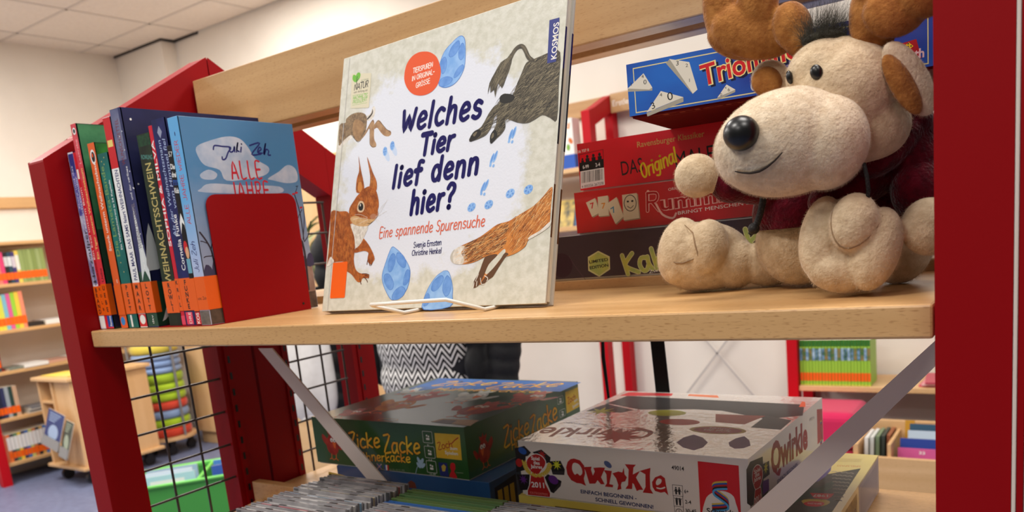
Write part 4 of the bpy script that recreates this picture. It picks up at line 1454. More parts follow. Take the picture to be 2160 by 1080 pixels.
for p in ([78.6,54,86.6,52.4,91.7,46.4,92.1,37,89.7,30.7,90.3,26.3,91.9,21.7,85.1,24,79.3,24,72.2,26.8,67.5,33.5,66.6,41.8,69.4,49.1,73.7,52.8],
          [91,44.6,101.5,46.1,100.3,42.5,102.3,35.4,105.3,40.6,103.7,44.9,112.7,46.2,119.3,46.3,117.5,42.9,112.9,34.4,117,26.4,111.9,25.9,108,30.4,104.7,25.9,96.7,25,95.4,30.3,93.1,39.5],
          [117.2,43.5,127.7,43.3,126.6,39.2,123.1,27.3,128.1,26.7,127.3,23.8,117,23.6,120.1,28.1,120.3,38.6],
          [128.2,40.5,136.1,43.5,141,42.8,143.4,48.9,143.7,40.8,146.4,37.6,143.8,32.6,139.5,31.3,138,27.7,138.3,23.1,132.7,21.1,134.7,27.3,132.5,35.1],
          [145,52.9,158.9,53.4,155.5,49.8,154.1,41.6,163.4,46.8,157.7,38.5,159.8,34.5,165.7,24.9,161.1,24.4,157.4,22.7,154.5,30.5,152.8,31.5,151.8,24.3,143.4,23.9,147.1,28.6,149.3,47],
          [162.9,46.5,176.4,51.4,175,42.7,174.4,27,177.6,21.7,164.7,21.7,168.7,28.6,169.7,43.3],
          [177,35.1,181.2,41,188.3,44.2,192.9,41.1,193.5,34.6,194.3,29.1,195.6,21.7,191.5,25.3,186.8,23.9,180,25.1,177.3,29.5]):
    f0(p, QRED)
poly(m, pl, [78.7,48.8,84.5,47.5,88,42.5,88.2,36.7,84.8,33.7,81.4,36,77.7,34.2,74.8,40.1,75.8,46.1], QWH, 3)
poly(m, pl, [181.6,35,184.3,39.7,188.6,39.3,187.9,35.3,183,31.9], QWH, 2)
stroke(m, pl, [182.6,29,187.2,28.6,191.9,30.5], 1.6, QWH)
c = [123.2,50.6]
oval(m, pl, c[0], c[1], 5.4, 3.4, ink('slate blue dot', (84, 96, 140)), -35)
typ(m, pl, 'EINFACH BEGONNEN -', [83.9,12.1,156.6,12.1], 4.6, QNV, 0.025)
typ(m, pl, 'SCHNELL GEWONNEN!', [103,4.5,176.5,3.9], 4.6, QNV, 0.025)
typ(m, pl, '49014', [201.5,51.8,215.8,51.5], 5.0, INK, 0.015)
for a, s, lb in (([200.9,21.9,212.9,34.8], '6+', [214.6,26.5,219.4,26.6]), ([201.3,9.8,212.5,22.6], '2-4', [214.8,14.7,221.7,14.9]), ([201.6,-2.6,212.4,10.7], '30-45', [214.5,4.6,227,5.1])):
    rect(m, pl, a[0], a[1], a[2], a[3], INK)
    rect(m, pl, a[0] + .5, a[1] + .5, a[2] - .5, a[3] - .5, QWH)
    cx_, cy_ = (a[0] + a[2]) / 2, (a[1] + a[3]) / 2
    if s == '30-45':
        oval(m, pl, cx_, cy_, 4, 4, INK)
        oval(m, pl, cx_, cy_, 3.3, 3.3, QWH)
        stroke(m, pl, [(cx_, cy_ + 2.6), (cx_, cy_), (cx_ + 1.8, cy_)], .6, INK, 0)
    else:
        for k in (-1.9, 1.9):
            oval(m, pl, cx_ + k, cy_ + 3.2, 1, 1, INK, n=10)
            poly(m, pl, [(cx_ + k - 1.4, cy_ + 2), (cx_ + k + 1.4, cy_ + 2), (cx_ + k + .9, cy_ - 4.4), (cx_ + k - .9, cy_ - 4.4)], INK)
            stroke(m, pl, [(cx_ + k - 2.4, cy_ + (-1 if s == '6+' else 3.5)), (cx_ + k, cy_ + 1.6), (cx_ + k + 2.4, cy_ + (-1 if s == '6+' else 3.5))], .7, INK, 0)
    typ(m, pl, s, lb, 4.4, INK, 0.015)
f0(clamp([231.9,63.8,276,62.8,275.8,7.5,231.4,1.8], 0, 286, 0.3, 70), REDI)
poly(m, pl, clamp(spline(pairs([235.5,-1.2,237.5,20.3,244.7,29.5,257,33.6,267.3,30.6,270.9,22.4,271.3,3.5]), True, 3), 0, 286, 0.3, 70), QWH, 0)
for i, ma in enumerate((GOLD, BLUI, QRED, INK, ink('light blue ribbon', (80, 160, 220)))):
    q = [261.9,43.8,249.2,41.5,247.8,36.3,254.8,31.3,261.7,26.2,261,20.9,245.7,17.7]
    stroke(m, pl, [v - (1.9 * i if j % 2 else 0) for j, v in enumerate(q)], 2.2, ma, 4)
typ(m, pl, 'Schmidt', [238.8,6.7,269.1,7.7], 6.4, INK, 0.02)
rect(m, pl, 0.4, 69.4, 285.6, 70.2, WH)

# lid top
pl = face('qwirkle', 'top')
poly(m, pl, [12.6,204.3,19.8,254,275.2,243,288.7,186.7,253.1,161.8,186.9,191.6,147.9,192.9,77.7,177.8], TIL)
poly(m, pl, [7.8,252.1,10.4,277.5,80.7,279.2,85,264.1], REDI)
poly(m, pl, [107.5,267.6,105.2,278.6,148,276.9,155.9,262.1], ink('orange print', (232, 120, 70)))
poly(m, pl, [272.2,229.3,267.6,259.7,272.4,256.8,280,230.8], ORG)
poly(m, pl, [6.4,156.8,14.1,201.6,70.3,173.7,60.3,156.2], TIS)
c = [27.5,159]
star(pl, m, c, 22, 8, 8, LIM)
c = [121.4,167.4]
oval(m, pl, c[0], c[1], 26, 16, LIM, 0)
c = [156.7,126.8]
oval(m, pl, c[0], c[1], 26, 15, ink('vermilion tile mark', (206, 58, 40)), 0)
f0([184.9,174,247.2,176.6,236.4,131.9,200,134.7], ink('orange red triangle', (196, 76, 48)))
f0([247.8,178.4,282.9,161.9,283.3,117.6,247.9,120.3], TIS)
poly(m, pl, [190.9,39.4,196.6,75.5,224.6,48.1,221.6,15.1], PUR, 2)
poly(m, pl, [246,53.6,253.6,82.4,272.6,47.7,260.9,32], PUR, 2)
c = [215.5,100.3]
oval(m, pl, c[0], c[1], 34, 17, GOLD, 0)
oval(m, pl, c[0], c[1], 29, 14, QRED, 0)
typ(m, pl, 'Spiel des', [c[0] + 16, c[1] + 1, c[0] - 16, c[1] + 1], 6, WH, 0.01)
typ(m, pl, 'Jahres', [c[0] + 13, c[1] + 9, c[0] - 13, c[1] + 9], 6, WH, 0.01)
typ(m, pl, 'Qwirkle', [146.2,85.5,-0.8,63.3], 44, ink('red lid lettering paled by reflection', (206, 120, 112)), 0.02)  # paler red carries the lid's reflection haze over the lettering
star(pl, m, [112.6,47.8], 30, 14, 9, ink('red burst', (206, 70, 56)))
typ(m, pl, 'EINFACH BEGONNEN - SCHNELL GEWONNEN!', [150.9,75.4,9.9,96.7], 6, QNV)

# right side
pl = face('qwirkle', 'right')
f0(clamp([258.7,60.9,313.1,55.6,306.9,14.7,257,15.1], 0, 284, 1, 70), ink('red side panel', (196, 70, 66)))
for i, ma in enumerate((GOLD, BLUI, QRED)):
    q = clamp([293.2,40.7,274,40.3,275.1,33.5,292.2,23.9,289.4,16.7,270.1,15.4], 200, 278, 12, 62)
    stroke(m, pl, [v - (2 * i if j % 2 else 0) for j, v in enumerate(q)], 2.4, ma, 4)
f0([-6.1,61.3,6.2,65.9,45.1,60.2,44,33.3,60.4,30.2,60.8,18.1,48.5,14.5,2.6,19.3,-8.7,26.3], TIS)
f0([44,52,65.1,49.8,65,34.3,43.6,35.5], TIL)
star(pl, m, [53.3,45.3], 8, 3, 8, LIM)
f0([42.1,33.8,61.8,30.4,60.8,18.1,39.5,19.1], PUR)
pawn(pl, m, [26,57.1,39.1,51,43.1,41.1,36.7,33.4,30,30.2,17.9,32,12.8,38.9,9.5,47.3,13.6,55.4], [16.5,32.5,34.7,30.3,37.5,13.8,35,4.9,7.1,8.4,12,22.4],
     (('Spiel', [15.8,49.5,35.5,47.7]), ('des', [18.2,45.1,31.8,43.5]), ('Jahres', [14,41.2,35.8,38.5])), ('2011', [12,17.7,33.4,16.3]), ('KRITIKERPREIS', [10.4,10.4,33.2,8.3]))
typ(m, pl, 'Qwirkle', [70.7,32.5,212.7,24.9], 34, QRED, 0.045)
typ(m, pl, 'EINFACH BEGONNEN', [89,15.6,167.3,13.5], 4.6, QNV, 0.02)
typ(m, pl, '49014', [222.2,53.5,244.9,51.6], 4.6, ink('grey small type', (130, 120, 120)))
m.build('lid', t, 0.0007)

# --- green box with the chickens
ZG = mat('glossy dark green box print', (44, 94, 44), 0.3, (34, 74, 36), (14, 14, 14), coat=0.6, cr=0.1)
ZTOP = mat('green lid print', (52, 82, 48), 0.28, (40, 66, 40), (10, 10, 10), coat=0.7, cr=0.12)
ZY = ink('yellow orange comic lettering', (250, 212, 66), (242, 160, 50), (60, 60, 60))
CHR = ink('red chicken print', (186, 62, 44), (150, 40, 34), (90, 90, 90))
CHO = ink('orange chicken print', (214, 142, 56), (186, 104, 44), (70, 70, 70))
CHW = ink('white chicken print', (206, 212, 206), (170, 180, 184), (90, 90, 90))
BEAK = ink('beak print', (226, 110, 50))
SKB = ink('sky blue lid print', (56, 112, 184), (48, 92, 160), (20, 20, 20))
t, m = game('chicken', 'green square game box with comic chickens, front left on the lower board', ZG, 'big square game boxes', {'+z': ZTOP})


def chick(pl, m, x, y, s, flip=1, bodyc=CHR, squash=1.0):
    def q(a):
        return [(x + flip * px * s, y + py * s * squash) for px, py in a]
    for a in ([(-14, 2), (-22, 12), (-20, 20), (-12, 14), (-6, 6)], [(12, 0), (20, 10), (24, 8), (18, -4)]):
        poly(m, pl, q(a), bodyc, 2)
    poly(m, pl, q([(-11, -8), (-14, 4), (-8, 16), (-2, 21), (4, 20), (10, 12), (13, 2), (9, -9), (0, -13)]), bodyc, 3)
    poly(m, pl, q([(-6, 19), (-9, 27), (-3, 24), (-1, 30), (3, 24), (8, 27), (5, 18)]), bodyc, 2)
    for ex in (-1, 5):
        c_ = q([(ex, 11)])[0]
        oval(m, pl, c_[0], c_[1], 3.0 * s, 3.4 * s * squash, WH)
        oval(m, pl, c_[0] + .5 * s, c_[1] - .8 * s, 1.1 * s, 1.3 * s * squash, INK, n=8)
    poly(m, pl, q([(0, 8), (8, 7), (5, -3), (2, 0)]), BEAK)
    for lx in (-5, 5):
        stroke(m, pl, q([(lx, -11), (lx - 1, -18), (lx - 5, -20)]), 1.4 * s, BEAK, 0)
        stroke(m, pl, q([(lx - 1, -18), (lx + 3, -21)]), 1.4 * s, BEAK, 0)


def zoch(pl, m, p, base, b2, b3, s):
    poly(m, pl, p, ink('amber label print', (232, 184, 50), (240, 206, 80), (30, 30, 30)))
    pen(m, pl, 'Zoch', base, 9 * s, 1.2 * s, QRED, 0.1, .06)
    typ(m, pl, 'zum', b2, 4.6 * s, WH, 0.02)
    typ(m, pl, 'Spielen', b3, 4.6 * s, WH, 0.02)


def tick(pl, m, a):
    rect(m, pl, a[0], a[1], a[2], a[3], WH, 1.6)
    rect(m, pl, a[0] + .5, a[1] + .5, a[2] - .5, a[3] - .5, ZG, 1.3)
    cx_, cy_ = (a[0] + a[2]) / 2, (a[1] + a[3]) / 2
    oval(m, pl, cx_ - 1.4, cy_ + 2, 1.4, 1.4, WH, n=10)
    oval(m, pl, cx_ + 1.8, cy_ + 1, 1.4, 1.4, WH, n=10)
    rect(m, pl, cx_ - 3, cy_ - 4, cx_ + 3, cy_ - 1, WH, .8)


pl = face('chicken', 'front')
c = [38.2,27.6]
chick(pl, m, c[0], c[1], .95, 1)
for dk in (1, 0):
    ma = ink('dark green drop print', (20, 40, 22)) if dk else ZY
    w_ = 4.8 if dk else 3.1
    pen(m, pl, 'Zicke', [74.5,28.5,136,34.7], 21, w_, ma, 0.12, 0.04)
    pen(m, pl, 'Zacke', [142.4,27,209.8,30.3], 23, w_, ma, 0.12, 0.05)
    pen(m, pl, 'Hühnerkacke', [83.2,11.5,190.1,16.5], 12.5, w_ * .68, ma, 0.06, 0.06)
zoch(pl, m, [239.3,61.2,282.2,61.6,280.9,27.3,238.2,27.4], [242.8,38.7,268,44.2], [263,40.2,275.3,40.3], [253.5,33.6,275.4,33.5], 1.0)
stroke(m, pl, [267.4,49.1,272.7,53.5,278.8,57.2], 1.4, QRED)
for a, s, b in (([217.8,46.6,235,62.8], '8+', [224.2,42.4,227.7,42.4]), ([218,25.8,235.9,42.3], '2-4', [223.3,21.8,229.2,22.1]), ([218.4,5.3,235.7,22.2], '15-20', [222.6,2,232.6,2.5])):
    tick(pl, m, a)
    typ(m, pl, s, b, 2.6, WH)
stroke(m, pl, [196.7,1.5,200.6,10.1,205.8,16.4], .9, ink('pale blue flower print', (170, 200, 226)))
for dx, dy, a in ((0, 0, 80), (-4, -3, 130), (4, -3, 40), (3, 3, 60), (-3, 4, 110)):
    c = [208.3,17.1]
    oval(m, pl, c[0] + dx, c[1] + dy, 5, 2.4, ink('pale blue flower print', (170, 200, 226)), a)
f0([240.1,21.2,255.1,21.5,255.7,2.4,240.8,2.8], ink('deep blue badge', (40, 50, 120)))
poly(m, pl, [244.6,16.3,249,19.2,252.6,16.3,249.9,9.6,245.3,9.2], GOLD)
poly(m, pl, [262,22.1,268.1,21.7,268.1,14,265.4,11,269.8,2.3,256.3,2.9,260.9,11.1,259.4,15.9], REDI, 2)
for k, ma in enumerate((INK, REDI, GOLD)):
    q = [112.2,7.9,120.7,7.7,120.3,5.2,112.4,5.5]
    poly(m, pl, [v - (2.0 * k if j % 2 else 0) for j, v in enumerate(q)], ma)
q = [125,9.5,133.4,9.3,133.3,1.5,124.3,2.1]
poly(m, pl, q, BLUI)
for a in ([0, 1, 4, 5], [2, 3, 6, 7]):
    stroke(m, pl, [(q[a[0]], q[a[1]]), (q[a[2]], q[a[3]])], 1.2, WH, 0)
    stroke(m, pl, [(q[a[0]], q[a[1]]), (q[a[2]], q[a[3]])], .5, REDI, 0)
q = [138.6,9.2,147.5,9,146.7,0.7,138.5,1.4]
for k, ma in enumerate((BLUI, WH, REDI)):
    poly(m, pl, [(q[0] + (q[2] - q[0]) * k / 3, q[1]), (q[0] + (q[2] - q[0]) * (k + 1) / 3, q[1]), (q[6] + (q[4] - q[6]) * (k + 1) / 3, q[7]), (q[6] + (q[4] - q[6]) * k / 3, q[7])], ma)
typ(m, pl, 'Art.-Nr.: 60 112 1800', [148.3,2.3,176.7,3], 2.6, ink('pale green small type', (160, 180, 150)))
typ(m, pl, 'Empfohlen', [269.1,9.1,280.8,9.3], 1.8, ink('pale green small type', (160, 180, 150)))
pl = face('chicken', 'right')
c = [36.4,26.5]
chick(pl, m, c[0], c[1], .95, -1)
for dk in (1, 0):
    ma = ink('dark green drop print', (20, 40, 22)) if dk else ZY
    w_ = 5.2 if dk else 3.3
    pen(m, pl, 'Zicke', [81,23.9,144,25.8], 25, w_, ma, 0.12, 0.04)
    pen(m, pl, 'Zacke', [148.9,20.3,221.5,29], 27, w_, ma, 0.12, 0.05)
    pen(m, pl, 'Hühnerkacke', [98.2,13.5,197.9,17], 12, w_ * .6, ma, 0.06, 0.06)
zoch(pl, m, clamp([249.5,62.9,291.9,62.8,291,31.3,248.5,29.8], 0, 288, 1, 70), [254.6,43.3,279.2,46.3], [273.5,41.5,284.5,42.5], [267.3,33.4,286.2,35.5], 1.0)
for a in ([225.8,48.6,242.5,60], [228.6,27.8,245.4,39]):
    tick(pl, m, a)
pl = face('chicken', 'top')
poly(m, pl, [17.6,164.2,8.2,287.5,299.7,283.3,302.8,215.8,164.7,209.1,66.1,204.6], SKB)
for dk in (1, 0):
    ma = ink('dark blue drop print', (30, 56, 110)) if dk else ZY
    w_ = 6.0 if dk else 4.2
    pen(m, pl, 'Zicke', [39.3,227.5,151.7,244.4], 34, w_, ma, 0.3, 0.04)
    pen(m, pl, 'Zacke', [158.6,223.2,275.5,247.6], 38, w_, ma, 0.3, 0.04)
    pen(m, pl, 'Hühnerkacke', [68.4,196.4,268.5,202.7], 20, w_ * .7, ma, 0.2, 0.05)
for c, s, fl, co in (([89.9,82.3], 2.1, 1, CHO), ([89.7,142.4], 1.7, -1, CHR), ([179.4,156.2], 1.8, 1, CHW), ([242.1,85.5], 2.0, -1, CHR), ([278.4,164.1], 1.8, 1, CHR), ([50.9,29.3], 1.2, 1, CHR), ([33.3,179], 1.1, 1, CHW)):
    chick(pl, m, c[0], c[1], s, fl, co, 1.0)
c = [147.4,10.3]
rect(m, pl, c[0] - 17, c[1] - 6, c[0] + 17, c[1] + 6, ZY, 6)
rect(m, pl, c[0] - 16, c[1] - 5, c[0] + 16, c[1] + 5, ZTOP, 5)
f0([221.6,15.2,225.8,33.2,286.6,37.2,294.1,8.6], ink('worn label print', (196, 176, 150)))
f0([228.7,13.7,231.8,28.3,255.6,29.5,259.9,10.3], ink('grey code label', (120, 116, 130)))
m.build('lid', t, 0.0007)

# --- blue box under it
t, m = game('blue', 'blue landscape game box lying under the green chicken box', mat('glossy blue box print', (44, 88, 140), 0.28, (34, 70, 120), (16, 16, 16), coat=0.6, cr=0.1), 'big square game boxes')
pl = face('blue', 'front')
q = [-18.9,49.3,15.7,46.1,15.9,36.5,-21.1,38.2]
poly(m, pl, q, GOLD)
typ(m, pl, 'BABEL', [-18.7,39.4,13.5,38.3], 7, INK, 0.03)
GRN2 = ink('dark hill print', (40, 70, 46), (30, 50, 36), (90, 90, 90))
r_ = random.Random(4)
for i in range(26):
    x = 12 + i * 10.2
    hh = r_.uniform(10, 26)
    poly(m, pl, [(x - 9, 0), (x - 4, hh * .7), (x, hh), (x + 5, hh * .6), (x + 9, 0)], GRN2, 2)
poly(m, pl, [135.2,39.4,137.7,46.8,144.4,51,151.2,48.1,153,40.4], ink('roof print', (120, 60, 44)))
pl = face('blue', 'right')
poly(m, pl, [(10, 6), (10, 50), (60, 54), (60, 8)], ink('navy panel', (24, 36, 64)))
for k in range(3):
    rect(m, pl, 16 + 14 * k, 14, 26 + 14 * k, 44, GOLD)
m.build('lid', t, 0.0007)

# --- yellow box under the white one
YB = mat('glossy yellow box print', (226, 206, 100), 0.3, (206, 180, 66), (12, 12, 12), coat=0.6, cr=0.1)
t, m = game('yellow', 'yellow landscape game box lying under the white box, its right end showing', YB, 'big square game boxes')
pl = face('yellow', 'front')
typ(m, pl, '26 424 1', [8, 34], 5.2, INK, 0.01, w=28)
rect(m, pl, 52, 4, 200, 40, ink('brown picture print', (96, 74, 50), (60, 56, 50), (40, 40, 40)))
rect(m, pl, 206, 4, 364, 46, YEL)
pl = face('yellow', 'top')
IMG = ink('dark road picture', (74, 70, 60), (52, 56, 44), (16, 60, 16))
poly(m, pl, clamp([270.6,24.4,301.7,155.6,356.6,212.9,361.8,58,342.8,16.6,244.2,-72.8], 8, 358, 8, 262), IMG)
poly(m, pl, [285.8,115.8,308.5,137.1,322.2,152.2,326,195.6,315.6,229.7,299.2,192.1,280.9,125.2], ink('violet picture', (110, 96, 150), (84, 74, 120), (30, 30, 30)), 2)
poly(m, pl, [300.7,62.7,310.4,112.7,325.8,128,336.3,156.4,341.5,132.8,329.2,104.8,315.1,70.6], ink('green picture', (58, 84, 60), (40, 60, 46), (50, 50, 50)), 2)
WAV = ink('pale ripple print', (150, 142, 124))
for k in range(9):
    y_ = 700 + k * 36
    a = pairs([328.4,192.3,352.6,191.3])
    b = pairs([355.4,80.5,360.5,82.1])
    l_ = (a[0][0] + (b[0][0] - a[0][0]) * k / 9, a[0][1] + (b[0][1] - a[0][1]) * k / 9)
    r2 = (a[1][0] + (b[1][0] - a[1][0]) * k / 9, a[1][1] + (b[1][1] - a[1][1]) * k / 9)
    stroke(m, pl, [(l_[0] + (r2[0] - l_[0]) * j / 8, l_[1] + (r2[1] - l_[1]) * j / 8 + (1.4 if j % 2 else -1.0)) for j in range(9)], 1.6, WAV, 3)
f0([322.8,108.9,347.7,114,347.2,102.1,344.7,93.1,330.9,93.6], REDI)
typ(m, pl, '1987', [342.3,108.2,327.1,104.8], 8, WH, 0.01)
poly(m, pl, [320.8,80.5,326.9,89,344.6,91.4,349.9,83.5,344.4,70.6,329.8,69], GOLD, 2)
poly(m, pl, [325,75.4,330.5,82.7,341.4,83.6,345.4,78.8,342.7,69.4,332.4,66.7,326.9,70], REDI, 3)
typ(m, pl, 'Spiel des Jahres', [342.3,79.4,328.4,76.8], 5, WH)
for k in range(3):
    q = [351.2,249.8,316.2,242.7]
    stroke(m, pl, [(q[0], q[1] - 5 * k), (q[2], q[3] - 5 * k)], .7, ink('brown small type', (150, 110, 60)), 0)
typ(m, pl, 'SPIELSPASS', [354.5,223.6,328.1,219.6], 7, ink('orange brown small type', (206, 140, 70)))
pl = face('yellow', 'right')
rect(m, pl, 150, 1, 271, 46, ink('pale grey side print', (196, 190, 196), (170, 166, 176), (30, 30, 30)))
rect(m, pl, 158, 6, 262, 41, ink('lilac grey panel', (172, 168, 180)))
rect(m, pl, 20, 5, 140, 42, ink('ochre picture', (206, 176, 80), (150, 120, 60), (50, 50, 50)))
pen(m, pl, 'achse', [60, 14, 132, 14], 20, 2.2, ink('brown brush type', (110, 84, 50)), .2)
m.build('lid', t, 0.0007)

# --- upper stack behind the plush moose
t, m = game('purple', 'dark purple limited edition game box, lowest of the stack beside the moose', mat('dark purple box print', (44, 28, 44), 0.34, (56, 34, 52), (10, 10, 10), coat=0.5, cr=0.15), 'stack of game boxes by the moose')
pl = face('purple', 'front')
HEXA = ink('lime gold badge print', (196, 196, 90), (150, 176, 110), (60, 60, 60))
hx = [-1084,564.6]
poly(m, pl, [64.2,30.9,77.7,23.6,77,9.4,62.7,1.8,49.6,9.6,50.5,25], ink('pale rim print', (206, 206, 150)))
poly(m, pl, [64,29.4,75.8,22.7,75.4,10.6,62.9,3.4,51.5,10.5,52.2,23.9], HEXA)
typ(m, pl, 'LIMITED', [51.6,17.5,75.5,19], 3.4, INK, 0.03)
typ(m, pl, 'EDITION', [51.6,11,75.5,12.7], 3.4, INK, 0.03)
for w_, ma in ((5.4, ink('pale rim print', (206, 206, 150))), (3.8, HEXA)):
    pen(m, pl, 'Kakerlakak', [96.7,1.9,247.1,21.3], 22, w_, ma, -0.14, 0.03, .08)
typ(m, pl, 'Zwei Spiele in einer Schachtel', [123.1,1.9,222.9,13.7], 3.6, CREAMI)
stroke(m, pl, [26.2,27.9,32.6,16.6,45,-0.4], .5, ink('plum line', (96, 66, 84)))
oval(m, pl, *[15.8,17.7], 14, 14, ink('plum disc', (54, 32, 48)))
m.build('lid', t, 0.0007)
t, m = game('numbers', 'red tile game box with cream number tiles, second from the bottom of its stack', mat('red box print', (206, 24, 28), 0.36, (188, 18, 22), (10, 10, 10), coat=0.5, cr=0.12), 'stack of game boxes by the moose')
pl = face('numbers', 'front')
CRT = ink('cream tile print', (226, 216, 190))
CRS = ink('tile shade print', (168, 152, 126))
for p, s, b, ma in (([13.7,35.4,25.3,39.2,29.3,22.5,19.7,18.9], '7', [19.3,28,24.4,28.9], REDI), ([28.4,40,40.7,40.3,40,18.6,27.8,18.7], '7', [32.2,26.7,37.1,26.7], ink('tile orange', (226, 150, 50))),
                    ([38.1,31.1,50.7,37.5,57.3,15.7,47.1,8.3], '7', [45.1,20.3,50.7,23.1], ink('tile blue', (70, 140, 180)))):
    poly(m, pl, [v - (1.2 if j % 2 else -1.2) for j, v in enumerate(p)], CRS)
    poly(m, pl, p, CRT)
    typ(m, pl, s, b, 6.4, ma, 0.02)
p = [57.4,39,74.5,39.2,75.4,12.2,57,11.3]
poly(m, pl, [v - (1.2 if j % 2 else -1.2) for j, v in enumerate(p)], CRS)
poly(m, pl, p, CRT)
c = [66.1,29.2]
oval(m, pl, c[0], c[1], 7.4, 9, INK)
oval(m, pl, c[0], c[1], 6.6, 8.2, CRT)
for k in (-1, 1):
    oval(m, pl, c[0] + 2.6 * k, c[1] + 2, 1.4, 1.1, INK, n=10)
stroke(m, pl, [(c[0] - 3.4, c[1] - 3), (c[0], c[1] - 5.4), (c[0] + 3.4, c[1] - 3)], .7, INK)
RUO = ink('rose outline type', (240, 190, 180))
stroke(m, pl, [85.8,18.9,87.3,39.4], 3.0, RUO, 0)
pen(m, pl, 'R', [83.5,18.6,99.6,18], 19, 3.6, RUO)
pen(m, pl, 'R', [83.5,18.6,99.6,18], 19, 2.4, ink('deep red type', (176, 24, 28)))
for bo, ma in ((0.05, RUO), (0.015, ink('deep red type', (176, 24, 28)))):
    typ(m, pl, 'ummikub', [100.4,17.9,214.2,21.8], 16, ma, bo)
stroke(m, pl, [95.5,24.9,101.6,13.4,112.6,8.2,116.8,12.9], 2.2, RUO)
typ(m, pl, 'ORIGINAL', [110,37.3,131.2,38.6], 3.0, CREAMI)
typ(m, pl, 'BRINGT MENSCHEN ZUSAMMEN', [118.9,11.1,231.3,15.8], 3.8, CREAMI)
m.build('lid', t, 0.0007)
t, m = game('red', 'bright red classic game box with a bar code, third from the bottom of its stack', mat('bright red box print', (226, 20, 40), 0.34, (206, 12, 32), (6, 6, 6), coat=0.5, cr=0.12), 'stack of game boxes by the moose', {'+z': WHITE})
pl = face('red', 'front')
typ(m, pl, '26 737 8', [0.3,43.5,14.1,44.2], 3.0, CREAMI, 0.015)
f0([1.4,41.7,31.2,43.7,30.3,23.4,0.6,23.2], mat('black print panel', (20, 18, 20), 0.4))
f0([2,41.1,30.5,43.3,30.3,33.4,1.8,32.6], ink('red panel print', (226, 20, 40)))
for c, s in (([5.4,33.9], .45), ([11.4,35.3], .62), ([18.8,35.4], .62), ([26.2,35.6], .62)):
    oval(m, pl, c[0], c[1] + 5 * s, 2.6 * s, 3.0 * s, INK)
    poly(m, pl, [(c[0] - 4 * s, c[1] + 2 * s), (c[0] + 4 * s, c[1] + 2 * s), (c[0] + 3 * s, c[1] - 16 * s), (c[0] - 3 * s, c[1] - 16 * s)], INK)
typ(m, pl, '6-99', [4.9,25.5,12.4,25.7], 4, WH, 0.02)
typ(m, pl, '2-4', [20.5,26,26,26.1], 4, WH, 0.02)
q = [1.6,23.1,30.4,23.9,29.7,5,0.4,3.9]
f0(q, WH)
r_ = random.Random(9)
x = 0.06
while x < .94:
    w_ = r_.choice((.008, .014, .022))
    a = (q[0] + (q[2] - q[0]) * x, q[1] + (q[3] - q[1]) * x - 1)
    b = (q[6] + (q[4] - q[6]) * x, q[7] + (q[5] - q[7]) * x + 6)
    dx = (q[2] - q[0]) * w_
    poly(m, pl, [b, (b[0] + dx, b[1]), (a[0] + dx, a[1]), a], INK)
    x += w_ + r_.choice((.012, .02, .03))
typ(m, pl, '4 005556 267378', [1.8,4.6,28.5,5.7], 3, INK)
typ(m, pl, 'Ravensburger Klassiker', [70.7,39.9,144.4,41], 6.4, ink('old gold type', (206, 170, 96)), 0.004)
typ(m, pl, 'DAS', [50.8,12.5,75.7,13.8], 16, INK, 0.0)
typ(m, pl, 'MALEFIZ', [112.1,12.9,178.4,17.2], 17, INK, 0.0)
typ(m, pl, 'SPIEL', [183.6,17.1,221.4,18.9], 17, INK, 0.0)
pen(m, pl, 'Original', [74,6.3,114.2,20.1], 15, 2.0, ink('canary type', (240, 214, 40)), 0.18, .02)
m.build('lid', t, 0.0007)
TRB = mat('royal blue box print', (34, 62, 158), 0.3, (36, 110, 206), (9, 9, 14), 0.9, coat=0.55, cr=0.12)
TRU = mat('dark red box underside', (110, 16, 24), 0.7, (90, 10, 18), (20, 20, 20), spec=0.15)
t, m = game('triangles', 'blue game box with white number triangles, top of its stack and jutting out', TRB, 'stack of game boxes by the moose', {'-z': TRU}, TRU)
pl = face('triangles', 'front')
o, deg, w, d, h = BOX['triangles']
W_, H_ = w * 1000, h * 1000
PY = ink('pale yellow border print', (226, 214, 150))
for a in ((6, 4, W_ - 6, 4.9), (6, H_ - 4.9, W_ - 6, H_ - 4), (6, 4, 6.8, H_ - 4), (W_ - 6.8, 4, W_ - 6, H_ - 4)):
    rect(m, pl, *a, PY)
TRW = ink('ivory triangle print', (226, 222, 208))
TRS = ink('ivory triangle side', (168, 164, 150))
for tri, side_, nums in (([-0.1,26.8,15.7,37.4,23,23.8,19.9,22.6], [-0.1,26.8,23,23.8,22.8,21.2,0.2,23.9], (('1', [3.5,28.5,6.4,28.8]), ('0', [15,27.8,18.8,27.6]), ('4', [13.5,33.4,16.3,33.3]))),
                         ([40.2,45.2,57.6,39.4,63.4,15.2,59.2,12.5], [36.7,42.3,40.6,45.3,60.3,16.6,59.1,12.1], (('3', [45.7,38.6,49.4,38.3]), ('1', [56.6,22.8,59.3,22.8]), ('2', [54.2,35.7,56.9,35.7]))),
                         ([16.1,3.2,30.5,19.5,50.6,10.9], [16,2.7,50.6,10.9,50.4,7,16.8,-0.5], (('3', [21.5,5,26.8,6.4]), ('0', [36.5,10.1,43,10.8]), ('4', [29.3,14.8,32.1,14.8]))),
                         ([80.3,5.6,88.7,15.2,96,9.7], [80.3,5.3,96,9.7,95.7,7.7,81,3.7], (('0', [83,6.4,85.2,6.9]), ('6', [89.7,9.1,92.3,9.5]), ('4', [87.2,11.6,88.9,11.8])))):
    f0(side_, TRS)
    f0(tri, TRW)
    for s, b in nums:
        typ(m, pl, s, b, math.hypot(b[2] - b[0], b[3] - b[1]) * 1.1, INK, 0.0)
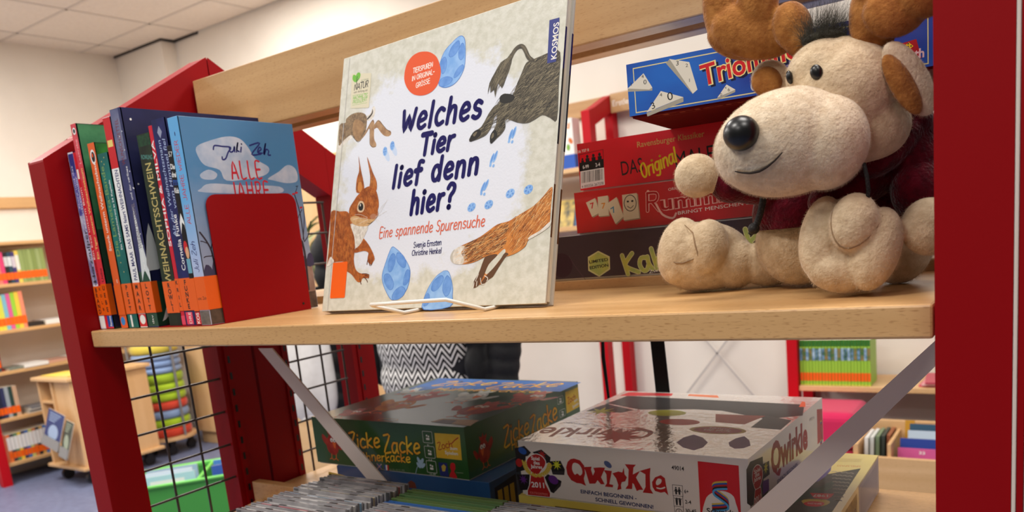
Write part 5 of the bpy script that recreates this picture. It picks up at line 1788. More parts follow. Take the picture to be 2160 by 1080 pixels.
for dx, bo, ma in ((2.2, 0.05, ink('drop shade print', (20, 24, 60))), (0, 0.055, ink('cream outline type', (238, 220, 150))), (0, 0.018, REDI)):
    b = [68,17.5,159,28.1]
    typ(m, pl, 'Triominos', [b[0] + dx, b[1] - dx * .8, b[2] + dx, b[3] - dx * .8], 18, ma, bo)
pen(m, pl, 'Compact', [108.5,6.4,150.9,11.5], 8, 1.1, ink('pale grey script', (190, 196, 206)), .2)
q = [218.8,22,235.5,24.1,239.1,9.3,220.5,8.8]
f0(q, ink('logo red print', (176, 24, 38)))
q = [226.2,20,230.3,22.6,233.5,19.2,229.4,16.5]
f0(q, ink('dice yellow', (236, 196, 40)))
c = ((q[0] + q[4]) / 2, (q[1] + q[5]) / 2)
for dx, dy in ((0, 0), (-2, 0), (2, 0), (0, 2), (0, -2)):
    oval(m, pl, c[0] + dx, c[1] + dy, .6, .6, INK, n=8)
typ(m, pl, 'Goliath', [215.8,10.6,240.9,9.8], 7, ink('pink white type', (240, 200, 206)), 0.03)
pl = face('triangles', 'under')
typ(m, pl, 'Triominos', [20, 225, 170, 225], 10, ink('dull gold type', (150, 70, 40)), 0.02)
stroke(m, pl, [(20, 218), (170, 218)], 1, ink('dull gold type', (150, 70, 40)), 0)
m.build('lid', t, 0.0007)

# ---------------------------------------------------------------- CD bin in front of the game boxes
t = thing('media_bin', 'beech bin for disc cases in front of the square game boxes', 'bin', (0.5, 0.1, -0.36))
m = MB()
m.box(0.012, 0.99, 0.2005, 0.2155, -0.372, -0.2725, WOOD)
m.build('back_board', t, 0.0012)
m = MB()
m.prism([(0.030, 0.198, -0.372), (0.030, -0.01, -0.372), (0.030, -0.01, -0.318), (0.030, 0.198, -0.298)], (0.013, 0, 0), WOODY)
m.build('side_board', t, 0.001)
m = MB()
m.box(0.0305, 0.985, -0.01, 0.2, -0.384, -0.373, WOOD)
m.build('bottom_board', t, 0.001)

CLEAR = mat('clear case plastic', (164, 161, 162), 0.16, (128, 125, 128), (40, 40, 40), 1.0, coat=1.0, cr=0.05, bump=0.04, bscale=120)
CLEAR2 = mat('grey case plastic', (120, 120, 122), 0.18, coat=0.8)
TRAY = mat('dark case tray', (46, 44, 46), 0.35)
INL = {k: mat('disc inlay ' + k, c, 0.4) for k, c in dict(white=(232, 230, 226), rose=(206, 120, 120), grey=(150, 150, 156), sand=(206, 190, 150), pink=(214, 60, 84), green=(86, 120, 74), blue=(56, 106, 176), moss=(98, 124, 70), sky=(150, 190, 220)).items()}


def cd_case(x, y, z, w, inl, label, group, th=0.0098, shell=None, h=0.125, lean=8):
    t = thing('disc_case', label, 'disc case', (x + w / 2, y, z - h), group)
    T = Matrix.Translation((x, y, z - h)) @ Matrix.Rotation(rad(-lean), 4, 'X')
    m = MB()
    m.box(0, w, -th, -th * .62, 0, h, shell or CLEAR, T)
    m.box(0, w, -th * .2, 0, 0, h, shell or CLEAR, T)
    m.box(0.0008, 0.0105, -th, 0, 0.0005, h - .0006, shell or CLEAR2, T)
    m.build('case_shell', t, 0.0005)
    m = MB()
    m.box(0.011, w - .001, -th * .62, -th * .2, 0.001, h - .0012, INL[inl], T)
    m.build('inlay', t)
    if shell is None:
        m = MB()
        m.box(w * .25, w * .25 + .012, -th * .8, -th * .5, h - .0015, h + .0003, TRAY, T)
        m.build('hinge_tab', t)
        m = MB()
        m.box(w * .72, w * .72 + .012, -th * .8, -th * .5, h - .0015, h + .0003, TRAY, T)
        m.build('hinge_tab', t)


inls = ['grey', 'rose', 'white', 'grey', 'white', 'sand', 'white', 'sky', 'white', 'grey', 'white', 'pink', 'white', 'white', 'sand', 'white']
cw = ['grey', 'rose tinted', 'white', 'grey', 'white', 'sand coloured', 'white', 'sky blue', 'white', 'grey', 'white', 'pink', 'white', 'white', 'sand coloured', 'white']
order = ['at the very back', 'second from the back', 'third from the back', 'fourth from the back', 'fifth from the back', 'sixth from the back', 'seventh from the back', 'eighth from the back',
         'ninth from the back', 'tenth from the back', 'eleventh from the back', 'twelfth from the back', 'thirteenth from the back', 'fourteenth from the back', 'second from the front', 'at the front']
for i in range(16):
    cd_case(0.238 + (0.002 if i % 3 == 0 else -0.001 * (i % 2)) - 0.0007 * i, 0.150 - 0.0108 * i, -0.2285 - (0.0025 if i % 4 == 2 else 0), 0.142, inls[i],
            'clear disc case with %s inlay, %s of the left hand row' % (cw[i], order[i]), 'disc cases in the left row')
ib = [('moss', 'narrow mossy green case, at the back of the middle row'), ('green', 'dark green case, second in the middle row'), ('moss', 'mossy green case between dark green and blue ones, middle row'), ('blue', 'bright blue case behind the clear ones, middle row')]
for i, (c, l) in enumerate(ib):
    cd_case(0.387 - 0.002 * i, 0.150 - 0.0125 * i, -0.2345 - 0.0012 * i, 0.149, c, l, 'disc cases in the middle row', 0.0118, INL[c])
for i in range(9):
    cd_case(0.386 - 0.0008 * i + (0.002 if i % 3 == 1 else 0), 0.096 - 0.0108 * i, -0.2345, 0.142, ['white', 'grey', 'rose', 'sky', 'white', 'grey', 'white', 'sand', 'white'][i],
            'clear disc case of the middle row, %s behind the blue one' % ['first', 'second', 'third', 'fourth', 'fifth', 'sixth', 'seventh', 'eighth', 'ninth'][i], 'disc cases in the middle row')
for i in range(12):
    cd_case(0.541 - 0.0006 * i + (0.0015 if i % 3 == 1 else 0), 0.144 - 0.0108 * i, -0.2325, 0.142, ['grey', 'white', 'grey', 'rose', 'white', 'sky', 'white', 'sand', 'white', 'grey', 'white', 'white'][i],
            'clear disc case of the right row before the white box, %s from the back' % ['first', 'second', 'third', 'fourth', 'fifth', 'sixth', 'seventh', 'eighth', 'ninth', 'tenth', 'eleventh', 'twelfth'][i], 'disc cases in the right row')

# ---------------------------------------------------------------- strap, cable behind the unit
BLK = mat('black webbing', (9, 9, 10), 0.8, (20, 20, 22), (600, 600, 600), 1.0)
m = MB()
m.prism([(0.5625, 0.522, -0.0115), (0.5835, 0.522, -0.0115), (0.5965, 0.522, -0.2965), (0.574, 0.522, -0.2965)], (0, 0.0022, 0), BLK)
m.build('webbing_strap', None, 0.0005, 'wide black webbing strap hanging behind the white game box', 'strap')
m = MB()
m.tube([(0.483, 0.525, -0.0115), (0.487, 0.525, -0.07), (0.484, 0.525, -0.13), (0.488, 0.525, -0.2), (0.487, 0.525, -0.2955)], [.0022, .0022, .0032, .0022, .0022], BLK, 8)
m.build('power_cable', None, 0, 'thin black cable hanging behind the game boxes, left of the wide strap', 'cable')
m = MB()
m.prism([(0.556 + .0075 * math.cos(rad(a)), 0.262, 0.0690 + .0075 * math.sin(rad(a))) for a in range(0, 360, 30)], (0, 0.02, 0), BLACK)
m.prism([(0.554, 0.263, 0.0112), (0.566, 0.263, 0.0112), (0.566, 0.263, 0.0680), (0.554, 0.263, 0.0680)], (0, 0.012, 0), BLACK)
m.build('clamp_knob', None, 0.001, 'small black clamp knob beside the purple game box', 'clamp')

# ---------------------------------------------------------------- simple far books
FARM = {}


def far_mat(c):
    if c not in FARM:
        FARM[c] = mat('far book cover %d %d %d' % c, c, 0.45)
    return FARM[c]


def far_book(axis, x, y, z, w, h, d, c, label, group, stick=True, band=None, name='book', lean=0.0):
    """axis 'y': spine looks towards +x and the row runs along y; axis 'x': spine looks towards -y and the row runs along x"""
    m = MB()
    cm = far_mat(c)
    if axis == 'y':
        T = Matrix.Translation((x, y, z)) @ Matrix.Rotation(rad(lean), 4, 'X')
        m.box(-d, 0, 0, w, 0, h, PAGES, T, {'+x': cm, '-y': cm, '+y': cm})
        e = [(0, .0006, .0004, w - .0004)]
        bands = ([(0.12, 0.34, ORANGE)] if stick else []) + ([(band[0], band[1], far_mat(band[2]))] if band else [])
        for a, b, ma in bands:
            m.box(0, .0008, .0004, w - .0004, h * a, h * b, ma, T)
    else:
        T = Matrix.Translation((x, y, z)) @ Matrix.Rotation(rad(lean), 4, 'Y')
        m.box(0, w, 0, d, 0, h, PAGES, T, {'-y': cm, '-x': cm, '+x': cm})
        bands = ([(0.1, 0.28, ORANGE)] if stick else []) + (band if band else [])
        for a, b, ma in bands:
            m.box(.0004, w - .0004, -.0008, 0, h * a, h * b, ma, T)
    return m.build(name, None, 0, label, 'book', group)


ORD = ['leftmost', 'second', 'third', 'fourth', 'fifth', 'sixth', 'seventh', 'eighth', 'ninth', 'tenth', 'eleventh', 'twelfth', 'thirteenth', 'fourteenth', 'fifteenth', 'sixteenth', 'seventeenth', 'eighteenth', 'nineteenth', 'twentieth', 'twenty-first', 'twenty-second', 'twenty-third', 'twenty-fourth', 'twenty-fifth']

# ---------------------------------------------------------------- wall shelving on the left wall
SX = -3.95
t = thing('wall_shelf_frame', 'red frame leg of the wall shelving at the left picture edge, foot on the floor', 'shelf frame', (SX - .1, 1.40, FZ))
post(SX - 0.03, SX + 0.012, 1.375, 1.425, FZ, -0.4, None, REDB).build('front_post', t, 0.003)
post(WX + 0.002, WX + 0.04, 1.375, 1.425, FZ, 0.35, None, REDB).build('wall_post', t, 0.003)
m = MB()
m.box(WX + 0.04, SX - 0.03, 1.38, 1.42, -1.0, -0.95, REDB)
m.build('foot_rail', t, 0.003)
lev = [0.335, 0.095, -0.168, -0.402, -0.672, -0.932]
wrd = ['topmost', 'second', 'third', 'fourth', 'fifth', 'lowest']
for i, z in enumerate(lev):
    m = MB()
    m.box(WX + 0.006, SX, 1.43, 2.6, z - 0.02, z, WOODY)
    m.build('wall_shelf', None, 0.002, 'beech wall shelf along the left wall, %s of six' % wrd[i], 'shelf', 'beech shelves on the left wall')


def rowy(y, z, items, shelf, group):
    for i, it in enumerate(items):
        w, h, c = it[:3]
        far_book('y', SX - 0.02, y, z + 0.0005, w, h, 0.14, c, '%s book, %s on the %s shelf of the left wall' % (it[3], ORD[i], shelf), group, True, it[4] if len(it) > 4 else None)
        y += w + 0.0012


WB = (0.4, 0.86, (226, 224, 220))
rowy(1.545, 0.095, [(.022, .176, (60, 120, 130), 'teal and white', WB), (.024, .178, (150, 100, 80), 'brown and white', WB), (.022, .178, (214, 120, 110), 'salmon pink'), (.022, .182, (212, 60, 110), 'hot pink'),
                    (.02, .180, (28, 28, 32), 'black', (.55, .85, (200, 200, 200))), (.02, .180, (36, 66, 84), 'dark teal', (.55, .85, (210, 214, 216))), (.02, .180, (60, 50, 110), 'purple', (.5, .85, (200, 190, 200))), (.02, .186, (230, 200, 90), 'yellow', (.4, .86, (226, 224, 210))),
                    (.023, .190, (142, 160, 96), 'sage green'), (.023, .190, (134, 152, 88), 'olive green'), (.023, .190, (146, 164, 100), 'pale sage green'), (.023, .192, (128, 146, 80), 'moss green'), (.023, .192, (150, 166, 108), 'light green'), (.023, .192, (140, 156, 90), 'grey green')], 'second', 'books on the second left shelf')
rowy(1.50, -0.168, [(.02, .2, (120, 190, 60), 'grass green'), (.02, .2, (232, 140, 50), 'light orange'), (.02, .2, (236, 210, 70), 'yellow'), (.021, .2, (206, 210, 80), 'lime yellow'), (.022, .205, (120, 180, 200), 'light blue'), (.022, .208, (212, 90, 150), 'magenta'), (.022, .21, (150, 205, 60), 'bright lime'), (.022, .212, (238, 200, 70), 'deep yellow'), (.022, .214, (236, 140, 110), 'apricot')], 'third', 'books on the third left shelf')
rowy(1.44, -0.402, [(.022, .2, (40, 90, 110), 'petrol blue'), (.022, .205, (30, 150, 160), 'turquoise'), (.022, .2, (60, 66, 70), 'slate grey')], 'fourth', 'books on the fourth left shelf')
m = MB()
m.box(SX - .16, SX - .03, 1.515, 1.517, -0.4015, -0.27, REDB)
m.box(SX - .16, SX - .03, 1.517, 1.53, -0.4017, -0.4003, REDB)
m.build('bookend', None, 0, 'dark red bookend on the fourth left wall shelf', 'bookend')
rowy(1.41, -0.672, [(.02, .175, (90, 150, 200), 'sky blue'), (.02, .178, (24, 24, 28), 'black', (.5, .8, (150, 150, 150))), (.02, .178, (34, 40, 66), 'navy'), (.02, .18, (44, 52, 90), 'dark blue'), (.022, .18, (150, 160, 166), 'silver grey'), (.02, .18, (40, 66, 60), 'dark green'), (.024, .178, (196, 160, 130), 'sandy')], 'fifth', 'books on the fifth left shelf')
cs = [((226, 120, 60), 'orange'), ((60, 60, 66), 'charcoal'), ((90, 130, 90), 'green'), ((226, 190, 60), 'golden'), ((60, 60, 90), 'indigo'), ((70, 110, 170), 'mid blue'), ((190, 190, 110), 'pale lime'), ((196, 120, 70), 'tan'), ((40, 44, 50), 'black'), ((200, 160, 90), 'ochre'), ((70, 120, 190), 'cobalt blue'), ((80, 130, 200), 'bright blue'), ((60, 70, 130), 'deep blue'), ((160, 60, 60), 'brick red')]
rowy(1.452, -0.932, [(.0195, .162 + .001 * i, c, n + ' backed white', (.42, .9, (230, 228, 224))) for i, (c, n) in enumerate(cs)], 'lowest', 'books on the lowest left shelf')


def flat_book(x0, x1, y0, y1, z, h, c, label, deg=0):
    m = MB()
    T = rotz(((x0 + x1) / 2, (y0 + y1) / 2, z + .0005), deg)
    w, d = (x1 - x0) / 2, (y1 - y0) / 2
    m.box(-w, w, -d, d, 0.001, h - .001, PAGES, T)
    m.box(-w - .002, w + .002, -d - .002, d + .002, 0, .0012, far_mat(c), T)
    m.box(-w - .002, w + .002, -d - .002, d + .002, h - .0012, h, far_mat(c), T)
    m.box(w, w + .002, -d - .002, d + .002, 0, h, far_mat(c), T)
    return m.build('book', None, 0, label, 'book')


flat_book(-4.13, -3.97, 1.70, 1.79, -0.168, .024, (40, 36, 36), 'black book lying flat on the third left wall shelf')
flat_book(-4.13, -3.96, 1.80, 1.93, -0.168, .030, (232, 230, 226), 'thick white book lying flat on the third left wall shelf')
flat_book(-4.12, -3.96, 1.545, 1.62, -0.402, .012, (120, 130, 120), 'grey green booklet lying on the fourth left wall shelf')
flat_book(-4.12, -3.95, 1.625, 1.76, -0.402, .022, (234, 232, 226), 'white book lying flat on the fourth left wall shelf')
flat_book(-4.12, -3.97, 1.77, 1.90, -0.402, .018, (196, 150, 130), 'pinkish book lying flat on the fourth left wall shelf')
flat_book(-4.12, -3.96, 1.905, 2.03, -0.402, .022, (226, 222, 214), 'cream book lying flat beside the pinkish one, fourth left shelf')
for i in range(4):
    flat_book(-4.12, -3.955 - .004 * (i % 2), 1.60 + .006 * i, 1.74 + .004 * i, -0.672 + .0085 * i, .008, [(206, 196, 180), (150, 146, 140), (214, 206, 196), (120, 120, 124)][i],
              'magazine lying on the fifth left wall shelf, %s of the small pile' % ['lowest', 'second', 'third', 'uppermost'][i])

# ---------------------------------------------------------------- beech trolley
t = thing('book_trolley', 'beech book trolley on castors with open compartments, left behind the shelf', 'trolley', (-3.56, 1.8, FZ))
X0, X1, Y0, Y1, Z0, Z1 = -3.75, -3.378, 1.58, 2.03, -0.97, -0.445
m = MB()
m.box(X0, X0 + .018, Y0, Y1, Z0 + .018, Z1 - .02, WOODF)
m.box(X1 - .018, X1, Y0, Y1, Z0 + .018, Z1 - .02, WOODF)
m.box(X0, X1, Y1 - .2, Y1 - .185, Z0 + .018, Z1 - .02, WOODF)
m.box(X0 + .15, X0 + .165, Y0, Y1 - .2, Z0 + .018, Z1 - .02, WOODF)
m.build('body', t, 0.0015)
m = MB()
m.box(X0 - .02, X1 + .02, Y0 - .02, Y1 + .02, Z1 - .02, Z1, WOODFX)
m.build('top_board', t, 0.003)
m = MB()
m.box(X0 - .02, X1 + .02, Y0 - .02, Y1 + .02, Z0, Z0 + .018, WOODFX)
m.build('bottom_board', t, 0.003)
for z in (-0.845, -0.715, -0.585):
    m = MB()
    m.box(X0 + .018, X0 + .15, Y0 + .004, Y1 - .2, z - .012, z, WOODFX)
    m.build('shelf', t, 0.001)
m = MB()
m.box(X0 + .165, X1 - .018, Y0 + .012, Y0 + .024, Z0 + .018, Z1 - .02, WOODF)
m.build('front_panel', t, 0.001)
for x in (X0 + .05, X1 - .05):
    for y in (Y0 + .05, Y1 - .05):
        m = MB()
        m.cyl((x - .012, y, FZ + .034), (x + .012, y, FZ + .034), .033, BLACK, 18)
        m.box(x - .016, x + .016, y - .016, y + .016, FZ + .05, Z0, BLACK)
        m.build('castor', t, 0.001)
flat_book(-3.72, -3.56, 1.60, 1.74, Z1, .006, (236, 206, 90), 'yellow booklet lying on the left end of the beech trolley')
flat_book(-3.55, -3.42, 1.59, 1.72, Z1, .007, (240, 200, 110), 'orange yellow booklet lying on the right end of the trolley top', 6)
# display magazines leaning on the trolley front
for (x0, x1, z0, z1, c, c2, lab) in ((-3.635, -3.47, -0.80, -0.60, (40, 56, 110), (150, 170, 200), 'dark blue magazine in a clear holder on the trolley front'), (-3.465, -3.39, -0.86, -0.66, (60, 66, 56), (150, 160, 140), 'dark green magazine in a clear holder, nearer the trolley corner')):
    t2 = thing('magazine', lab, 'magazine', ((x0 + x1) / 2, 1.53, z0))
    T = Matrix.Translation((x0, 1.502, z0)) @ Matrix.Rotation(rad(14), 4, 'Y') @ Matrix.Rotation(rad(-14), 4, 'X')
    m = MB()
    m.box(0, x1 - x0, -.004, 0, 0, z1 - z0, PAGES, T, {'-y': far_mat(c)})
    pl = Plane(T @ Vector((0, -.0041, 0)), (T.to_3x3() @ Vector((1, 0, 0))), (T.to_3x3() @ Vector((0, 0, 1))))
    W_, H_ = (x1 - x0) * 1000, (z1 - z0) * 1000
    oval(m, pl, W_ * .5, H_ * .4, W_ * .3, H_ * .22, far_mat(c2), 10)
    for k in range(4):
        rect(m, pl, W_ * .12, H_ * (.9 - .07 * k), W_ * (.8 - .1 * k), H_ * (.93 - .07 * k), far_mat(c2))
    m.build('pages', t2)
    m = MB()
    m.box(-.004, x1 - x0 + .004, -.010, -.007, -.004, .05, CLEAR2, T)
    m.box(-.004, x1 - x0 + .004, -.010, .002, -.008, -.004, CLEAR2, T)
    m.build('holder', t2)

# ---------------------------------------------------------------- cushion stack on its dolly
CX_, CY_ = -3.6, 2.235
t = thing('cushion_dolly', 'round wooden dolly on castors under the cushion tower', 'dolly', (CX_, CY_, FZ))
m = MB()
m.cyl((CX_, CY_, -0.965), (CX_, CY_, -0.945), .165, WOODFX, 40)
m.build('base_disc', t, 0.002)
for a in (-100, -30, 60, 150):
    q = (CX_ + .12 * math.cos(rad(a)), CY_ + .12 * math.sin(rad(a)))
    m = MB()
    m.cyl((q[0] - .012, q[1], FZ + .032), (q[0] + .012, q[1], FZ + .032), .031, BLACK, 16)
    m.box(q[0] - .015, q[0] + .015, q[1] - .015, q[1] + .015, FZ + .05, -.965, BLACK)
    m.build('castor', t, .001)
m = MB()
for a in (-115, 5, 125):
    q = (CX_ + .158 * math.cos(rad(a)), CY_ + .158 * math.sin(rad(a)))
    m.tube([(*q, -.945), (*q, -.36)], .008, CLEAR2, 10)
m.build('guide_rod', t)
z = -.945
CUS = [((200, 60, 36), 'orange red', .055), ((158, 190, 30), 'lime green', .06), ((128, 152, 190), 'greyish blue', .055), ((206, 66, 44), 'coral red', .056), ((160, 192, 34), 'lime green', .05), ((166, 198, 40), 'lime green', .062), ((150, 182, 36), 'lime green', .062),
       ((132, 158, 200), 'pale blue', .04), ((122, 148, 192), 'mid blue', .042), ((138, 162, 202), 'light blue', .045), ((196, 180, 70), 'mustard yellow', .055)]
posn = ['at the very bottom', 'second from the bottom', 'third from the bottom', 'fourth from the bottom', 'fifth from the bottom', 'sixth from the bottom', 'seventh from the bottom', 'fourth from the top', 'third from the top', 'second from the top', 'on the very top']
for (c, n, h), po in zip(CUS, posn):
    m = MB()
    ma = mat('felt cushion %d %d %d' % c, c, 0.9, sheen=0.3)
    prof = [(.0, 0), (.125, 0), (.137, h * .12), (.142, h * .35), (.142, h * .65), (.137, h * .88), (.125, h), (0, h)]
    N_ = 36
    vs = [(CX_ + r * math.cos(2 * math.pi * j / N_), CY_ + r * math.sin(2 * math.pi * j / N_), z + zz + .0006) for r, zz in prof for j in range(N_)]
    m.mesh(vs, [(i * N_ + j, i * N_ + (j + 1) % N_, (i + 1) * N_ + (j + 1) % N_, (i + 1) * N_ + j) for i in range(len(prof) - 1) for j in range(N_)], ma, True)
    m.build('seat_cushion', None, 0, 'round %s seat cushion, %s of the cushion tower' % (n, po), 'cushion', 'round cushions in the tower')
    z += h

# ---------------------------------------------------------------- tall beech cupboard and low beech box behind
t = thing('cupboard', 'tall beech cupboard against the back wall behind the cushion tower', 'cupboard', (-2.7, 2.6, FZ))
m = MB()
m.box(-3.60, -1.7, 2.455, 2.80, FZ + .08, 0.45, WOODF)
m.build('carcass', t, 0.002)
m = MB()
m.box(-3.60, -1.7, 2.465, 2.80, FZ, FZ + .08, WOODFX)
m.build('plinth', t, 0.001)
for i in range(4):
    m = MB()
    m.box(-3.597 + .475 * i, -3.597 + .475 * i + .469, 2.437, 2.4545, FZ + .085, 0.445, WOODF)
    d_ = m.build('door', t, 0.002)
    m = MB()
    xh = -3.597 + .475 * i + (.435 if i % 2 == 0 else .03)
    m.tube([(xh, 2.436, -.25), (xh, 2.417, -.25), (xh, 2.417, -.13), (xh, 2.436, -.13)], .005, BRACE, 8)
    h_ = m.build('handle', d_)
    h_.matrix_parent_inverse = Matrix()
t = thing('browser_box', 'low beech browser box behind the unit, below the white bag', 'box', (-1.5, 1.72, FZ))
for a in ((-1.80, -1.22, 1.62, 1.638, FZ + .1, -.56), (-1.80, -1.22, 1.90, 1.918, FZ + .1, -.56)):
    m = MB()
    m.box(*a, WOODFX)
    m.build('panel', t, .002)
for a in ((-1.80, -1.782, 1.638, 1.90, FZ + .1, -.56), (-1.238, -1.22, 1.638, 1.90, FZ + .1, -.56), (-1.52, -1.502, 1.638, 1.90, FZ + .1, -.56)):
    m = MB()
    m.box(*a, WOODF)
    m.build('divider', t, .002)
m = MB()
m.box(-1.80, -1.22, 1.62, 1.918, FZ + .08, FZ + .1, WOODFX)
m.build('bottom', t, .002)
m = MB()
m.box(-1.75, -1.27, 1.66, 1.88, FZ, FZ + .08, BLACK)
m.build('base', t)
# plant
t = thing('potted_plant', 'potted plant with long pale green leaves behind the winter novel', 'plant', (-1.90, 2.08, FZ))
m = MB()
m.cyl((-1.90, 2.08, FZ), (-1.90, 2.08, -.72), .10, mat('grey planter', (120, 116, 112), .6), 28, .13)
m.build('pot', t, 0.004)
m = MB()
SOIL = mat('dark soil', (50, 38, 30), .95)
m.cyl((-1.90, 2.08, -.722), (-1.90, 2.08, -.715), .12, SOIL, 24)
m.build('soil', t)
LEAF = mat('pale green leaf', (150, 164, 104), .5, (196, 196, 150), (30, 30, 8), .8)
LEAF2 = mat('dull green leaf', (96, 120, 70), .5)
m = MB()
m.tube([(-1.90, 2.08, -.72), (-1.89, 2.08, -.3), (-1.90, 2.08, .17)], [.014, .012, .008], mat('brown stem', (110, 90, 60), .8), 8)
m.build('stem', t)
r_ = random.Random(21)
m = MB()
for i in range(44):
    a = r_.uniform(0, 2 * math.pi)
    L_ = r_.uniform(.16, .34)
    tilt = r_.uniform(.5, 1.3)
    b = Vector((-1.90, 2.08, r_.uniform(-.05, .17)))
    dr = Vector((math.cos(a) * math.cos(tilt), math.sin(a) * math.cos(tilt), math.sin(tilt)))
    sd = dr.cross(Vector((0, 0, 1))).normalized()
    vs = []
    for k in range(6):
        q = k / 5
        p = b + dr * (L_ * q) + Vector((math.cos(a), math.sin(a), 0)) * (.08 * q * q) + Vector((0, 0, -.10 * q * q))
        w = .017 * math.sin(math.pi * min(q * .92 + .08, 1)) + .001
        vs += [p - sd * w, p + Vector((0, 0, -.004)), p + sd * w]
    m.mesh(vs, [f for k in range(5) for f in ((k * 3, k * 3 + 1, k * 3 + 4, k * 3 + 3), (k * 3 + 1, k * 3 + 2, k * 3 + 5, k * 3 + 4))], LEAF if i % 3 else LEAF2, True)
m.build('leaves', t)

# ---------------------------------------------------------------- green crate of picture books
GRC = mat('green plastic crate', (66, 150, 62), 0.45)
GRD2 = mat('light green crate rim', (110, 200, 90), 0.4)
cr_o = Vector((-2.23, 1.177, FZ))
a_ = math.degrees(math.atan2(.763, .646))
CT_ = Matrix.Translation(cr_o) @ Matrix.Rotation(rad(a_), 4, 'Z')
LL, DD, HH = 0.62, 0.32, 0.215
t = thing('picture_book_crate', 'green crate of picture books on the floor seen through the wire grid', 'crate', cr_o)
for nm, a in (('front_panel', (0, LL, 0, .014, .01, HH)), ('back_panel', (0, LL, DD - .014, DD, .01, HH)), ('end_panel', (0, .014, .014, DD - .014, .01, HH)), ('end_panel', (LL - .014, LL, .014, DD - .014, .01, HH)), ('floor_panel', (.014, LL - .014, .014, DD - .014, .01, .024))):
    m = MB()
    m.box(*a, GRC, CT_)
    m.build(nm, t, .002)
m = MB()
m.tube([CT_ @ Vector(p) for p in ((-.004, -.004, HH + .003), (LL + .004, -.004, HH + .003), (LL + .004, DD + .004, HH + .003), (-.004, DD + .004, HH + .003))], .009, GRD2, 10, True)
m.build('rim', t)
m = MB()
m.tube([CT_ @ Vector(p) for p in ((.29, 0, HH + .004), (.33, DD, HH + .004))], .009, GRD2, 10)
m.build('cross_bar', t)
for i, (x0, w, y, h, c, lab) in enumerate(((.03, .24, .06, .245, (170, 210, 226), 'pale blue picture book'), (.035, .22, .10, .252, (206, 222, 236), 'white and blue picture book'), (.05, .22, .16, .25, (150, 180, 206), 'grey blue picture book'),
                                          (.34, .25, .07, .250, (48, 84, 176), 'royal blue picture book'), (.345, .24, .12, .262, (70, 130, 200), 'sky blue picture book'), (.36, .22, .2, .24, (60, 70, 80), 'dark grey picture book'))):
    m = MB()
    T = CT_ @ Matrix.Translation((x0, y, .026)) @ Matrix.Rotation(rad(-10), 4, 'X')
    m.box(0, w, 0, .009, 0, h - .026, PAGES, T, {'-y': far_mat(c), '+y': far_mat(c)})
    pl = Plane(T @ Vector((0, -.0002, 0)), T.to_3x3() @ Vector((1, 0, 0)), T.to_3x3() @ Vector((0, 0, 1)))
    rect(m, pl, w * 200, h * 700, w * 800, h * 800, far_mat((230, 232, 236)))
    oval(m, pl, w * 400, h * 350, w * 250, h * 200, far_mat((120, 150, 150)))
    m.build('book', None, .0006, lab + ' standing in the green crate, %s' % ['front left', 'behind the front left one', 'back left', 'front right', 'behind the front right one', 'back right'][i], 'book', 'picture books in the green crate')

# ---------------------------------------------------------------- shelving on the back wall
def half_frame(x, label):
    t = thing('wall_shelf_frame', label, 'shelf frame', (x, 2.64, FZ))
    post(x - .02, x + .02, 2.55, 2.60, FZ, .562, .575, REDB).build('front_post', t, .003)
    post(x - .02, x + .02, 2.765, 2.815, FZ, .64, None, REDB).build('wall_post', t, .003)
    m = MB()
    m.prism([(x - .0196, 2.601, .5755), (x - .0196, 2.764, .640), (x - .0196, 2.764, .568), (x - .0196, 2.601, .5035)], (.0392, 0, 0), REDB)
    m.build('top_rail', t, .003)
    return t


half_frame(-.600, 'red frame of the back wall shelving beside the lettered beech plank')
half_frame(.217, 'red frame of the back wall shelving beside the green series books')
half_frame(-1.45, 'red frame of the back wall shelving, left of the white and blue game box')
m = MB()
m.box(-.578, .195, 2.752, 2.772, .562, .642, WOODP)
pl = Plane((-.578, 2.7518, .562), (1, 0, 0), (0, 0, 1))
typ(m, pl, 'Erstleser', [10, 26], 25, PAPERW, 0.0, w=122)
m.build('sign_plank', None, .002, 'beech plank on the back wall with white lettering, right of the red frame', 'sign')


def shelfx(x0, x1, z, label):
    m = MB()
    m.box(x0, x1, 2.555, 2.80, z - .02, z, WOODFX)
    m.build('wall_shelf', None, .002, label, 'shelf', 'beech shelves on the back wall')


shelfx(-1.428, -.622, .336, 'beech back wall shelf with a white board game, left of the red frame')
shelfx(-1.428, -.622, .088, 'beech back wall shelf with booklets, left of the red frame')
shelfx(.239, 1.2, -.612, 'beech back wall shelf carrying the green series books')
# crossed wires
for p, lab in ((((-.56, -.05), (.22, -1.0)), 'thin pale brace wire falling to the right on the back wall'), (((-.56, -1.0), (.22, -.05)), 'thin pale brace wire rising to the right on the back wall')):
    m = MB()
    m.prism([(p[0][0], 2.79, p[0][1] - .006), (p[1][0], 2.79, p[1][1] - .006), (p[1][0], 2.79, p[1][1] + .006), (p[0][0], 2.79, p[0][1] + .006)], (0, .002 if p[0][1] > -.5 else .004, 0), mat('pale grey wire strip', (190, 184, 178), .5))
    m.build('brace_strip', None, 0, lab, 'brace')
